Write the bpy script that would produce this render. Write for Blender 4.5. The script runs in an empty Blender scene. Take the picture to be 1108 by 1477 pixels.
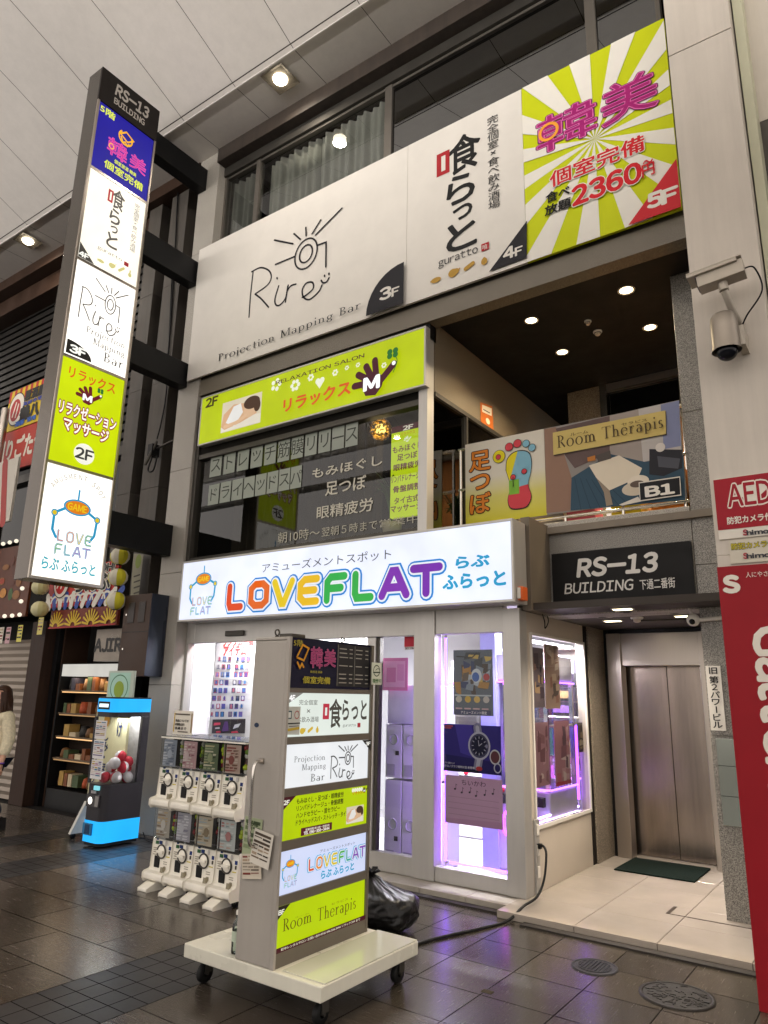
import bpy, math, random
from mathutils import Vector, Matrix, noise
R = math.radians
sc = bpy.context.scene
COL = sc.collection
# ---------------------------------------------------------------- camera, world, exposure
EYE = Vector((0, 0, 1.55)); FPX = 1026.52; YAW, PIT, ROL = 0.62195, 0.250707, 0.021846
_cy, _sy, _cp, _sp = math.cos(YAW), math.sin(YAW), math.cos(PIT), math.sin(PIT)
FW = Vector((-_sy*_cp, _cy*_cp, _sp)); _r = Vector((_cy, _sy, 0)); _u = _r.cross(FW)
RT = _r*math.cos(ROL) + _u*math.sin(ROL); UP = _u*math.cos(ROL) - _r*math.sin(ROL)
cd = bpy.data.cameras.new('camera'); cam = bpy.data.objects.new('camera', cd); COL.objects.link(cam)
cam.matrix_world = Matrix(((RT.x, UP.x, -FW.x, EYE.x), (RT.y, UP.y, -FW.y, EYE.y), (RT.z, UP.z, -FW.z, EYE.z), (0, 0, 0, 1)))
cd.sensor_fit = 'VERTICAL'; cd.sensor_height = 36; cd.lens = 36*FPX/1477; cd.clip_end = 500; cd.clip_start = .05
sc.camera = cam
w = bpy.data.worlds.new('World'); sc.world = w; w.use_nodes = True
sky = w.node_tree.nodes.new('ShaderNodeTexSky'); sky.sky_type = 'NISHITA'; sky.sun_disc = False
sky.sun_elevation = R(-4); sky.sun_rotation = R(200)
mixw = w.node_tree.nodes.new('ShaderNodeMixRGB'); mixw.inputs[0].default_value = .93
w.node_tree.links.new(sky.outputs[0], mixw.inputs[1]); mixw.inputs[2].default_value = (1.0, .92, .86, 1)   # town glow at night
w.node_tree.links.new(mixw.outputs[0], w.node_tree.nodes['Background'].inputs[0])
w.node_tree.nodes['Background'].inputs[1].default_value = 1.65
sc.view_settings.view_transform = 'Standard'; sc.view_settings.look = 'None'
sc.view_settings.exposure = 0; sc.view_settings.gamma = 1
sc.render.engine = 'CYCLES'
cy = sc.cycles; cy.use_denoising = True; cy.max_bounces = 8; cy.diffuse_bounces = 4; cy.glossy_bounces = 4
cy.transparent_max_bounces = 16; cy.transmission_bounces = 6; cy.sample_clamp_indirect = 4; cy.caustics_reflective = False; cy.caustics_refractive = False
try: cy.use_light_tree = True
except Exception: pass

# ---------------------------------------------------------------- where a pixel of the photograph meets a plane of the place
CROP = {'A': (0, 0, 2), 'B': (554, 0, 2), 'C': (0, 370, 3.993), 'D': (260, 240, 2.052), 'E': (260, 460, 2.916), 'F': (600, 460, 2.181),
        'G': (0, 720, 2.953), 'H': (250, 740, 2.131), 'I': (200, 900, 2.518), 'J': (530, 870, 2.995), 'K': (780, 860, 3.357),
        'L': (960, 340, 2.736), 'M': (200, 1040, 5.278), 'P': (380, 920, 3.211), 'Q': (120, 90, 4.475), 'S': (60, 890, 4.222),
        'T': (200, 880, 5.54), 'U': (0, 520, 6.15), 'V': (160, 190, 3.994), '': (0, 0, 1)}
def ray(x, y): return FW*FPX + RT*(x - 554) - UP*(y - 738.5)
def at(k, x, y, ax, v):
    o = CROP[k]; d = ray(o[0] + x/o[2], o[1] + y/o[2])
    return EYE + d*((v - EYE[ax])/d[ax])

# ---------------------------------------------------------------- materials
def lin(c): return c/12.92 if c <= .04045 else ((c + .055)/1.055)**2.4
def rgb(h):
    if not isinstance(h, str): return tuple(h)
    h = h.lstrip('#'); return tuple(lin(int(h[i:i+2], 16)/255) for i in (0, 2, 4))
MC = {}
def nodes(name):
    m = bpy.data.materials.new(name); m.use_nodes = True; n = m.node_tree.nodes
    return m, n, m.node_tree.links, n['Principled BSDF']
def tex(n, l, scale, detail=4, stretch=None, rough=.6):
    tc = n.new('ShaderNodeTexCoord'); t = n.new('ShaderNodeTexNoise'); t.inputs['Scale'].default_value = scale
    t.inputs['Detail'].default_value = detail; t.inputs['Roughness'].default_value = rough
    if stretch:
        mp = n.new('ShaderNodeMapping'); mp.inputs['Scale'].default_value = stretch
        l.new(tc.outputs['Object'], mp.inputs[0]); l.new(mp.outputs[0], t.inputs[0])
    else: l.new(tc.outputs['Object'], t.inputs[0])
    return t
def ramp(n, l, src, stops):
    r = n.new('ShaderNodeValToRGB'); e = r.color_ramp.elements
    while len(e) < len(stops): e.new(.5)
    for q, (p, c) in zip(e, stops): q.position = p; q.color = (*c, 1)
    l.new(src, r.inputs[0]); return r
def paint(name, h, rough=.5, metal=0, var=.12, scale=5, bump=0, bscale=80, stretch=None, spots=0, spotcol='#3a3026', spec=.22, stain=0):
    if name in MC: return MC[name]
    m, n, l, b = nodes(name); c = rgb(h)
    t = tex(n, l, scale, 5, stretch)
    r = ramp(n, l, t.outputs[0], [(.3, tuple(x*(1-var) for x in c)), (.7, tuple(min(1, x*(1+var*.6)) for x in c))])
    out = r.outputs[0]
    if spots:
        t2 = tex(n, l, scale*7, 6, None, .75); r2 = ramp(n, l, t2.outputs[0], [(1-spots-.03, (0, 0, 0)), (1-spots+.05, (1, 1, 1))])
        mx = n.new('ShaderNodeMixRGB'); l.new(r2.outputs[0], mx.inputs[0]); l.new(out, mx.inputs[1]); mx.inputs[2].default_value = (*rgb(spotcol), 1); out = mx.outputs[0]
    if stain:                                          # rain streaks and rubbed-in dirt
        t4 = tex(n, l, 1.6, 7, (5, 5, .3), .7); r4 = ramp(n, l, t4.outputs[0], [(.35, (1-stain,)*3), (.62, (1, 1, 1))])
        m4 = n.new('ShaderNodeMixRGB'); m4.blend_type = 'MULTIPLY'; m4.inputs[0].default_value = 1; l.new(out, m4.inputs[1]); l.new(r4.outputs[0], m4.inputs[2]); out = m4.outputs[0]
    l.new(out, b.inputs['Base Color'])
    b.inputs['Roughness'].default_value = rough; b.inputs['Metallic'].default_value = metal; b.inputs['Specular IOR Level'].default_value = spec
    if var and metal < 1:
        rr = ramp(n, l, t.outputs[0], [(.25, (max(0, rough-.1),)*3), (.75, (min(1, rough+.12),)*3)]); l.new(rr.outputs[0], b.inputs['Roughness'])
    if bump:
        t3 = tex(n, l, bscale, 3, stretch); bp = n.new('ShaderNodeBump'); bp.inputs['Strength'].default_value = bump; bp.inputs['Distance'].default_value = .004
        l.new(t3.outputs[0], bp.inputs['Height']); l.new(bp.outputs[0], b.inputs['Normal'])
    MC[name] = m; return m
def granite(name, a, c, scale=160, rough=.4):
    if name in MC: return MC[name]
    m, n, l, b = nodes(name); t = tex(n, l, scale, 3, None, .7); A, C = rgb(a), rgb(c)
    t0 = tex(n, l, 1.3, 4); mid = tuple((x+y)/2 for x, y in zip(A, C))
    r = ramp(n, l, t.outputs[0], [(.38, A), (.5, mid), (.62, C)])
    r0 = ramp(n, l, t0.outputs[0], [(.3, (.82, .82, .82)), (.7, (1, 1, 1))])
    mx = n.new('ShaderNodeMixRGB'); mx.blend_type = 'MULTIPLY'; mx.inputs[0].default_value = 1; l.new(r.outputs[0], mx.inputs[1]); l.new(r0.outputs[0], mx.inputs[2])
    l.new(mx.outputs[0], b.inputs['Base Color']); b.inputs['Roughness'].default_value = rough
    MC[name] = m; return m
def ink(h, rough=.45):
    k = 'ink %s' % (h,)
    if k not in MC:
        m, n, l, b = nodes('print_ink'); c = rgb(h); t = tex(n, l, 3, 3)
        r = ramp(n, l, t.outputs[0], [(.3, tuple(x*.93 for x in c)), (.7, c)]); l.new(r.outputs[0], b.inputs['Base Color']); b.inputs['Roughness'].default_value = rough; b.inputs['Specular IOR Level'].default_value = .18; MC[k] = m
    return MC[k]
def lit(h, s=1.0):
    k = 'lit %s %s' % (h, s)
    if k not in MC:
        m, n, l, b = nodes('backlit_acrylic'); c = rgb(h); t = tex(n, l, 2.2, 2)
        b.inputs['Base Color'].default_value = (*[x*.15 for x in c], 1); b.inputs['Roughness'].default_value = .5; b.inputs['Specular IOR Level'].default_value = .25
        b.inputs['Emission Color'].default_value = (*c, 1)
        r = ramp(n, l, t.outputs[0], [(.3, (s*.9,)*3), (.7, (s*1.06,)*3)]); l.new(r.outputs[0], b.inputs['Emission Strength']); MC[k] = m
    return MC[k]
def glass(name, tint='#ffffff', refl=1.0, rough=.0):
    if name in MC: return MC[name]
    m, n, l, b = nodes(name); n.remove(b); o = n['Material Output']
    tr = n.new('ShaderNodeBsdfTransparent'); tr.inputs[0].default_value = (*rgb(tint), 1)
    gl = n.new('ShaderNodeBsdfGlossy'); gl.inputs['Roughness'].default_value = rough; gl.inputs[0].default_value = (.9, .9, .9, 1)
    fr = n.new('ShaderNodeFresnel'); fr.inputs[0].default_value = 1.5
    mu = n.new('ShaderNodeMath'); mu.operation = 'MULTIPLY'; mu.inputs[1].default_value = refl; mu.use_clamp = True
    l.new(fr.outputs[0], mu.inputs[0])
    mx = n.new('ShaderNodeMixShader'); l.new(mu.outputs[0], mx.inputs[0]); l.new(tr.outputs[0], mx.inputs[1]); l.new(gl.outputs[0], mx.inputs[2])
    l.new(mx.outputs[0], o.inputs[0]); MC[name] = m; return m
def steel(name, h='#b9b4ac', rough=.28, stretch=(60, 60, 1.2)):
    return paint(name, h, rough, 1, .03, 3, 0, 25, stretch)

# ---------------------------------------------------------------- mesh builder
def wpos(o):
    v = Vector((0, 0, 0))
    while o: v += o.location; o = o.parent
    return v
class MB:
    def __init__(s): s.v = []; s.f = []; s.m = []; s.sm = []; s.mats = []
    def mi(s, m):
        if m not in s.mats: s.mats.append(m)
        return s.mats.index(m)
    def add(s, vs, fs, m, smooth=False):
        k = len(s.v); s.v += [Vector(p) for p in vs]; i = s.mi(m)
        for f in fs: s.f.append([k + j for j in f]); s.m.append(i); s.sm.append(smooth)
        return s
    def box(s, a, b, m, rz=0, piv=None):
        x0, x1 = sorted((a[0], b[0])); y0, y1 = sorted((a[1], b[1])); z0, z1 = sorted((a[2], b[2]))
        vs = [Vector(p) for p in ((x0, y0, z0), (x1, y0, z0), (x1, y1, z0), (x0, y1, z0), (x0, y0, z1), (x1, y0, z1), (x1, y1, z1), (x0, y1, z1))]
        if rz:
            c = Vector(piv or ((x0+x1)/2, (y0+y1)/2, 0)); q = Matrix.Rotation(rz, 3, 'Z'); vs = [q @ (p - c) + c for p in vs]
        return s.add(vs, [(0, 3, 2, 1), (4, 5, 6, 7), (0, 1, 5, 4), (1, 2, 6, 5), (2, 3, 7, 6), (3, 0, 4, 7)], m)
    def quad(s, a, b, c, d, m): return s.add([a, b, c, d], [(0, 1, 2, 3)], m)
    def tube(s, pts, r, m, n=10, cap=True):
        pts = [Vector(p) for p in pts]; vs = []; fs = []; prev = None; K = len(pts)
        for i, p in enumerate(pts):
            d = (pts[min(i+1, K-1)] - pts[max(i-1, 0)]).normalized()
            if prev is None:
                a = Vector((0, 0, 1)) if abs(d.z) < .9 else Vector((1, 0, 0)); u = d.cross(a).normalized()
            else: u = (prev - d*prev.dot(d)).normalized()
            prev = u; w_ = d.cross(u); rr = r[i] if isinstance(r, (list, tuple)) else r
            for k in range(n): t = 2*math.pi*k/n; vs.append(p + (u*math.cos(t) + w_*math.sin(t))*rr)
        for i in range(K-1):
            for k in range(n): k2 = (k+1) % n; fs.append((i*n+k, i*n+k2, (i+1)*n+k2, (i+1)*n+k))
        s.add(vs, fs, m, True)
        if cap: s.add([vs[k] for k in range(n)], [tuple(range(n-1, -1, -1))], m); s.add([vs[(K-1)*n+k] for k in range(n)], [tuple(range(n))], m)
        return s
    def lathe(s, c, prof, m, n=24, axis='z'):
        c = Vector(c); vs = []; fs = []
        for r, h in prof:
            for k in range(n):
                t = 2*math.pi*k/n; p = (r*math.cos(t), r*math.sin(t), h)
                if axis == 'y': p = (p[0], p[2], p[1])
                if axis == 'x': p = (p[2], p[0], p[1])
                vs.append(c + Vector(p))
        for i in range(len(prof)-1):
            for k in range(n): k2 = (k+1) % n; fs.append((i*n+k, i*n+k2, (i+1)*n+k2, (i+1)*n+k))
        return s.add(vs, fs, m, True)
    def disc(s, c, r, nrm, m, n=24, ry=None):
        c = Vector(c); d = Vector(nrm).normalized(); a = Vector((0, 0, 1)) if abs(d.z) < .9 else Vector((0, 1, 0)); u = a.cross(d).normalized(); v = d.cross(u)
        return s.add([c + u*math.cos(2*math.pi*k/n)*r + v*math.sin(2*math.pi*k/n)*(ry or r) for k in range(n)], [tuple(range(n))], m)
    def sphere(s, c, r, m, nu=18, nv=10, sz=1):
        return s.lathe(c, [(max(1e-4, r*math.sin(math.pi*i/nv)), -r*sz*math.cos(math.pi*i/nv)) for i in range(nv+1)], m, nu)
    def prism(s, prof, ax, a, b, m):   # profile in the two other axes, pushed along ax from a to b
        def mk(p, h):
            return {0: (h, p[0], p[1]), 1: (p[0], h, p[1]), 2: (p[0], p[1], h)}[ax]
        n = len(prof); vs = [mk(p, a) for p in prof] + [mk(p, b) for p in prof]
        return s.add(vs, [tuple(range(n)), tuple(range(2*n-1, n-1, -1))] + [(i, (i+1) % n, n+(i+1) % n, n+i) for i in range(n)], m)
    def build(s, name, parent=None, bevel=0, seg=2, origin=None):
        me = bpy.data.meshes.new(name)
        if parent is not None: off = wpos(parent)
        else:
            if origin is None:
                xs, ys, zs = zip(*[tuple(p) for p in s.v]); origin = ((min(xs)+max(xs))/2, (min(ys)+max(ys))/2, min(zs))
            off = Vector(origin)
        me.from_pydata([tuple(p - off) for p in s.v], [], s.f)
        for m in s.mats: me.materials.append(m)
        me.polygons.foreach_set('material_index', s.m); me.polygons.foreach_set('use_smooth', s.sm); me.update()
        o = bpy.data.objects.new(name, me); COL.objects.link(o)
        if parent is not None: o.parent = parent
        else: o.location = off
        if bevel:
            bm_ = o.modifiers.new('bevel', 'BEVEL'); bm_.width = bevel; bm_.segments = seg; bm_.limit_method = 'ANGLE'; bm_.angle_limit = R(40)
        return o
def thing(name, label, cat, loc, group=None):
    o = bpy.data.objects.new(name, None); o.empty_display_size = .1; COL.objects.link(o); o.location = loc; return tag(o, label, cat, group)
def tag(o, label, cat, group=None):
    o['label'] = label; o['category'] = cat
    if group: o['group'] = group
    return o
def struct(o): o['kind'] = 'structure'; return o
def spline(pts, k=8):
    pts = [Vector(p) for p in pts]; out = []
    for i in range(len(pts)-1):
        p0, p1, p2, p3 = pts[max(i-1, 0)], pts[i], pts[i+1], pts[min(i+2, len(pts)-1)]
        for j in range(k):
            t = j/k; out.append(.5*((2*p1) + (p2-p0)*t + (2*p0-5*p1+4*p2-p3)*t*t + (3*p1-p0-3*p2+p3)*t**3))
    return out + [pts[-1]]

# ---------------------------------------------------------------- lettering
TC = {}
def glyphs(t, bold=0.0, rot=0):
    k = (t, bold, rot)
    if k not in TC and t.isascii() and len(t) > 0:     # Latin text: full-width forms set close together
        vs, fs, x = [], [], 0.0
        for ch in t:
            if ch == ' ': x += .34; continue
            g = glyphs(chr(ord(ch) + 0xFEE0), 0); r_ = glyphs(chr(ord(ch) + 0xFEE0), 0); n0 = len(vs)
            vs += [(a - r_[2] + x, b) for a, b in g[0]]; fs += [tuple(i + n0 for i in f) for f in g[1]]; x += r_[4] - r_[2] + (.16 if ch in '1iIl' else .085)
        if rot == -90: vs = [(b, -a) for a, b in vs]
        xs = [p[0] for p in vs]; ys = [p[1] for p in vs]; TC[k] = (vs, fs, min(xs), min(ys), max(xs), max(ys))
    if k not in TC:
        c = bpy.data.curves.new('lettering', 'FONT'); c.body = t; c.offset = bold; c.resolution_u = 3
        o = bpy.data.objects.new('lettering', c); COL.objects.link(o)
        me = bpy.data.meshes.new_from_object(o.evaluated_get(bpy.context.evaluated_depsgraph_get()))
        vs = [(p.co.x, p.co.y) for p in me.vertices]; fs = [tuple(p.vertices) for p in me.polygons]
        bpy.data.objects.remove(o); bpy.data.meshes.remove(me); bpy.data.curves.remove(c)
        if rot == -90: vs = [(y, -x) for x, y in vs]
        if rot == 90: vs = [(-y, x) for x, y in vs]
        xs = [p[0] for p in vs]; ys = [p[1] for p in vs]; TC[k] = (vs, fs, min(xs), min(ys), max(xs), max(ys))
    return TC[k]
class Sign(MB):
    """flat printed work laid on a plane of the place: ax/val name the plane, u runs to the viewer's right, v up"""
    def __init__(s, ax, val, crop='', d=.0004):
        super().__init__(); s.ax, s.val, s.k = ax, val, crop; s.h = .0015; s.d = d
        s.nrm = Vector((0, -1, 0)) if ax == 1 else (Vector((1, 0, 0)) if ax == 0 else Vector((0, 0, 1)))
    def uv(s, p):
        if len(p) == 3: return (p[1], p[2])           # ('m', u, v) in metres
        q = at(s.k, p[0], p[1], s.ax, s.val)
        return (q.x, q.z) if s.ax == 1 else ((q.y, q.z) if s.ax == 0 else (q.x, q.y))
    def xyz(s, u, v):
        b = Vector((u, s.val, v)) if s.ax == 1 else (Vector((s.val, u, v)) if s.ax == 0 else Vector((u, v, s.val)))
        return b + s.nrm*s.h
    def face(s, uvs, m):
        a = sum(uvs[i][0]*uvs[(i+1) % len(uvs)][1] - uvs[(i+1) % len(uvs)][0]*uvs[i][1] for i in range(len(uvs)))
        if a < 0: uvs = uvs[::-1]
        s.add([s.xyz(*p) for p in uvs], [tuple(range(len(uvs)))], m); s.h += s.d
    def poly(s, pts, m): s.face([s.uv(p) for p in pts], m); return s
    def rect(s, a, b, m):
        (x0, y0), (x1, y1) = s.uv(a), s.uv(b); s.face([(x0, y0), (x1, y0), (x1, y1), (x0, y1)], m); return s
    def fit(s, g, ll, ur, m, ref=None, sh=0, bold=0.0):
        if bold > .004:                                # heavier strokes: the same outline laid down round a small circle
            (a, b), (c, d) = s.uv(ll), s.uv(ur); kx, ky = bold*(c-a)/(g[4]-g[2]), bold*(d-b)/max(.2, g[5]-g[3]); h0, d0 = s.h, s.d; n = 6 if bold < .03 else 10; s.d = d0/(n+2)
            for i in range(n):
                t = 2*math.pi*(i+.25)/n; s.fit(g, ('m', a+kx*math.cos(t), b+ky*math.sin(t)), ('m', c+kx*math.cos(t), d+ky*math.sin(t)), m, ref, sh)
            s.d = d0
        vs, fs = g[0], g[1]; x0, y0, x1, y1 = (ref or g)[2:6]
        if sh: vs = [(x + sh*(y-y0), y) for x, y in vs]
        (a, b), (c, d) = s.uv(ll), s.uv(ur)
        s.add([s.xyz(a + (x-x0)/(x1-x0)*(c-a), b + (y-y0)/max(1e-6, y1-y0)*(d-b)) for x, y in vs], fs, m); s.h += s.d
    def T(s, t, ll, ur, m, bold=0.0, rot=0, sh=0): s.fit(glyphs(t, 0, rot), ll, ur, m, None, sh, bold); return s
    def C(s, ch, c, size, m, bold=0.0):                # one character centred, in its own proportions
        g = glyphs(ch, 0); u, v = s.uv(c) if len(c) == 2 else c[1:]; a, b = g[4]-g[2], g[5]-g[3]
        s.fit(g, ('m', u-a*size/2, v-b*size/2), ('m', u+a*size/2, v+b*size/2), m); return s
    def V(s, t, ll, ur, m, bold=0.0):                  # one column of characters, top to bottom
        (a, b), (c, d) = s.uv(ll), s.uv(ur); n = len(t); hh = (d-b)/n
        for i, ch in enumerate(t):
            if ch == ' ': continue
            g = glyphs(ch, 0, -90 if ch in 'ー～' else 0); ar = (g[4]-g[2]); wd = min(1, ar)*(c-a)/.95; ht = min(1, g[5]-g[3])*hh/.95
            cx = (a+c)/2; cyy = d - (i+.5)*hh
            s.fit(g, ('m', cx-wd/2, cyy-ht/2), ('m', cx+wd/2, cyy+ht/2), m, None, 0, bold)
        return s
    def ell(s, c, rx, ry, m, n=28):
        u, v = s.uv(c); s.face([(u+rx*math.cos(2*math.pi*k/n), v+ry*math.sin(2*math.pi*k/n)) for k in range(n)], m); return s
    def ring(s, c, rx, ry, w_, m, a0=0, a1=360, n=32, wy=None):
        u, v = s.uv(c); wy = w_ if wy is None else wy; vs = []; full = abs(a1-a0) >= 360
        for k in range(n+1):
            t = R(a0 + (a1-a0)*k/n); vs += [s.xyz(u+rx*math.cos(t), v+ry*math.sin(t)), s.xyz(u+(rx-w_)*math.cos(t), v+(ry-wy)*math.sin(t))]
        s.add(vs, [(2*i, 2*i+2, 2*i+3, 2*i+1) for i in range(n)], m); s.h += s.d; return s
    def line(s, pts, w_, m, smooth=False, closed=False, caps=True):
        p = [Vector(s.uv(q)) for q in pts]; w_ = w_/2
        if smooth: p = [Vector(q[:2]) for q in spline([(a.x, a.y, 0) for a in (p + ([p[0]] if closed else []))], 6)]
        elif closed: p = p + [p[0], ]
        n = len(p); L = []; Q = []
        for i in range(n):
            d0 = (p[i]-p[i-1]) if i else (p[1]-p[0]); d1 = (p[i+1]-p[i]) if i < n-1 else (p[i]-p[i-1])
            if d0.length < 1e-9: d0 = d1
            if d1.length < 1e-9: d1 = d0
            d0 = d0.normalized(); d1 = d1.normalized(); t = d0 + d1
            if t.length < .3: t = d1
            t.normalize(); nn = Vector((-t.y, t.x)); k = w_/max(.45, nn.dot(Vector((-d1.y, d1.x)))); L.append(p[i]+nn*k); Q.append(p[i]-nn*k)
        vs = []
        for a, b in zip(L, Q): vs += [s.xyz(*a), s.xyz(*b)]
        fs = [(2*i, 2*i+1, 2*i+3, 2*i+2) for i in range(n-1)]; s.add(vs, fs, m)
        if caps and not closed:
            for e, o in ((0, 1), (n-1, n-2)):
                d = (p[e]-p[o]).normalized(); nn = Vector((-d.y, d.x))
                s.add([s.xyz(*(p[e] + nn*w_*math.cos(R(a)) + d*w_*math.sin(R(a)))) for a in range(0, 181, 30)], [tuple(range(7))], m)
        s.h += s.d; return s
    def sub(s, ll, ur):                                # box with its own 0..1 coordinates
        (a, b), (c, d) = s.uv(ll), s.uv(ur); return lambda x, y: ('m', a + x*(c-a), b + y*(d-b))
    # --- serif lettering drawn from stems and bowls
    def serif(s, t, ll, ur, m, wt=.085, gap=.06):
        (a, b), (c, d) = s.uv(ll), s.uv(ur); x = 0; L = []
        def stem(X, y0, y1, lo=True, hi=True):
            L.append(('r', x+X-wt/2, y0, x+X+wt/2, y1))
            if lo: L.append(('r', x+X-.12, y0, x+X+.12, y0+.028))
            if hi == 'l': L.append(('r', x+X-.12, y1-.028, x+X, y1))
            elif hi: L.append(('r', x+X-.12, y1-.028, x+X+.12, y1))
        def bowl(X, Y, rx, ry, a0=0, a1=360): L.append(('o', x+X, Y, rx, ry, a0, a1))
        def dg(x0, y0, x1, y1, w_=wt): L.append(('d', x+x0, y0, x+x1, y1, w_))
        for ch in t:
            W = .5
            if ch == ' ': W = .3
            elif ch == 'R': stem(.13, 0, .72); bowl(.17, .54, .27, .18, -90, 90); dg(.26, .37, .5, 0); W = .54
            elif ch == 'P': stem(.13, 0, .72); bowl(.17, .53, .28, .19, -90, 90); W = .48
            elif ch == 'B': stem(.13, 0, .72); bowl(.17, .55, .24, .17, -90, 90); bowl(.17, .19, .29, .19, -90, 90); W = .5
            elif ch == 'M': stem(.12, 0, .72); stem(.66, 0, .72); dg(.13, .7, .39, .05); dg(.39, .05, .65, .7, .035); W = .78
            elif ch == 'T': stem(.3, 0, .7, True, False); L.append(('r', x+.02, .69, x+.58, .72)); L.append(('r', x+.02, .58, x+.05, .69)); L.append(('r', x+.55, .58, x+.58, .69)); W = .6
            elif ch == 'o': bowl(.25, .24, .24, .25)
            elif ch == 'e': bowl(.24, .24, .23, .25, 15, 325); L.append(('r', x+.04, .25, x+.44, .28)); W = .47
            elif ch == 'c': bowl(.24, .24, .23, .25, 50, 315); W = .43
            elif ch == 'a': bowl(.2, .13, .17, .14); bowl(.2, .33, .17, .16, 0, 150); L.append(('r', x+.3, 0, x+.3+wt, .36)); W = .44
            elif ch == 'n': stem(.12, 0, .48, True, 'l'); bowl(.25, .3, .17, .18, 0, 170); stem(.38, 0, .32, True, False)
            elif ch == 'm': stem(.12, 0, .48, True, 'l'); bowl(.24, .3, .16, .18, 0, 170); stem(.36, 0, .32, True, False); bowl(.48, .3, .16, .18, 0, 170); stem(.6, 0, .32, True, False); W = .72
            elif ch == 'h': stem(.12, 0, .74, True, 'l'); bowl(.25, .3, .17, .18, 0, 170); stem(.38, 0, .32, True, False)
            elif ch == 'r': stem(.12, 0, .48, True, 'l'); bowl(.26, .3, .15, .18, 40, 170); W = .38
            elif ch == 'p': stem(.12, -.22, .48, True, 'l'); bowl(.26, .24, .2, .25); W = .5
            elif ch == 'g': bowl(.24, .3, .17, .18); bowl(.24, -.06, .19, .14); dg(.36, .42, .46, .47, .04); dg(.12, .15, .2, .08, .04); W = .46
            elif ch == 'i': stem(.12, 0, .48, True, 'l'); L.append(('o', x+.12, .64, .055, .055, 0, 360)); W = .24
            elif ch == 'j': stem(.14, -.1, .48, False, 'l'); bowl(.05, -.1, .13, .12, -110, 0); L.append(('o', x+.14, .64, .055, .055, 0, 360)); W = .26
            elif ch == 't': L.append(('r', x+.11, .06, x+.11+wt, .64)); L.append(('r', x+.02, .45, x+.32, .48)); bowl(.23, .1, .12, .1, 180, 300); W = .34
            elif ch == 's': bowl(.18, .36, .13, .13, 30, 260); bowl(.18, .12, .14, .13, -150, 90); W = .36
            elif ch == 'u': stem(.12, .16, .48, False, 'l'); bowl(.25, .18, .17, .18, 180, 350); stem(.38, 0, .48, True, 'l')
            x += W + gap
        sx = (c-a)/max(.01, x-gap); sy = (d-b)/.74
        X = lambda p: a + p*sx
        Y = lambda p: b + p*sy*(.9 if p < .5 else 1)
        for q in L:
            if q[0] == 'r': s.face([(X(q[1]), Y(q[2])), (X(q[3]), Y(q[2])), (X(q[3]), Y(q[4])), (X(q[1]), Y(q[4]))], m)
            elif q[0] == 'd': s.line([('m', X(q[1]), Y(q[2])), ('m', X(q[3]), Y(q[4]))], q[5]*sx, m, caps=False)
            else: s.ring(('m', X(q[1]), Y(q[2])), q[3]*sx, q[4]*sy, min(wt, q[3])*sx, m, q[5], q[6], 20, min(.032, q[4])*sy if q[3] > .06 else q[4]*sy)
        return s
rnd = random.Random(7)
# ================================================================ materials of the place
G_COL = granite('grey_granite', '#4a4742', '#a8a49c', 150)
G_PIL = granite('pale_granite', '#75706a', '#c6c0b4', 170)
G_BEI = granite('beige_granite', '#4f4536', '#8a7d69', 120, .5)
G_LOB = granite('brown_granite', '#574d42', '#a39684', 120, .35)
WHITE = paint('white_enamel', '#d9d4cb', .38, 0, .05, 2, .05, 30)
CREAMW = paint('weathered_white_wall', '#cfc6ba', .6, 0, .08, 1.2, .1, 60, None, .05, '#8a7c6c', .3, .10)
ALU = paint('aluminium_frame', '#bfbcb7', .42, .5, .08, 3, .04, 60, (1, 1, .15), 0, '#000000', .5, .07)
ALUW = paint('window_bronze', '#6a655e', .4, .5, .1, 3)
ALUD = paint('dark_aluminium', '#4c4944', .45, .6, .1, 4)
BLACK = paint('black_steel', '#1a1a1b', .4, .3, .15, 3, .03, 40)
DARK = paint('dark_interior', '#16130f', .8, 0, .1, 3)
SOFF = paint('soffit_board', '#0e0c0b', .6, 0, .15, 4, .1, 150)
RUB = paint('black_rubber', '#121212', .55, 0, .1, 9)
STEEL = steel('brushed_steel', '#aaa197', .28)
STEELD = paint('door_steel', '#968a80', .26, 1, .06, 2, 0, 25, (3, 3, 1), .10, '#6b5d52', .5, .28)
CHROME = paint('chrome', '#cfcac2', .15, 1, .05, 8)
GLASS = glass('window_glass', '#e9efec', 1.3)
GLASSD = glass('dark_window_glass', '#6f706c', 2.0)
GLASSU = glass('upper_window_glass', '#50514e', 3.2)
CLEAR = glass('clear_acrylic', '#f4f6f6', .8)
WIRED = glass('wired_glass', '#dfe3e6', .9, .05)
BROWN = paint('brown_steel', '#3b2a20', .45, .2, .2, 3, .05, 40)
BEAMB = paint('brown_beam', '#3d332b', .65, 0, .25, 2, .1, 50, (.4, .4, 3), .1, '#1c1712', .5, .4)
NBR = paint('neighbour_wall', '#4b453e', .6, 0, .15, 2, .1, 60, None, 0, '#000000', .5, .3)
CEILM = paint('ceiling_panel', '#dfd9d2', .45, 0, .05, .6, 0, 80, None, .02, '#9c9084', .3, .06)
INNW = paint('shop_wall_white', '#e6e6e4', .6, 0, .03, 2)

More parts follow.
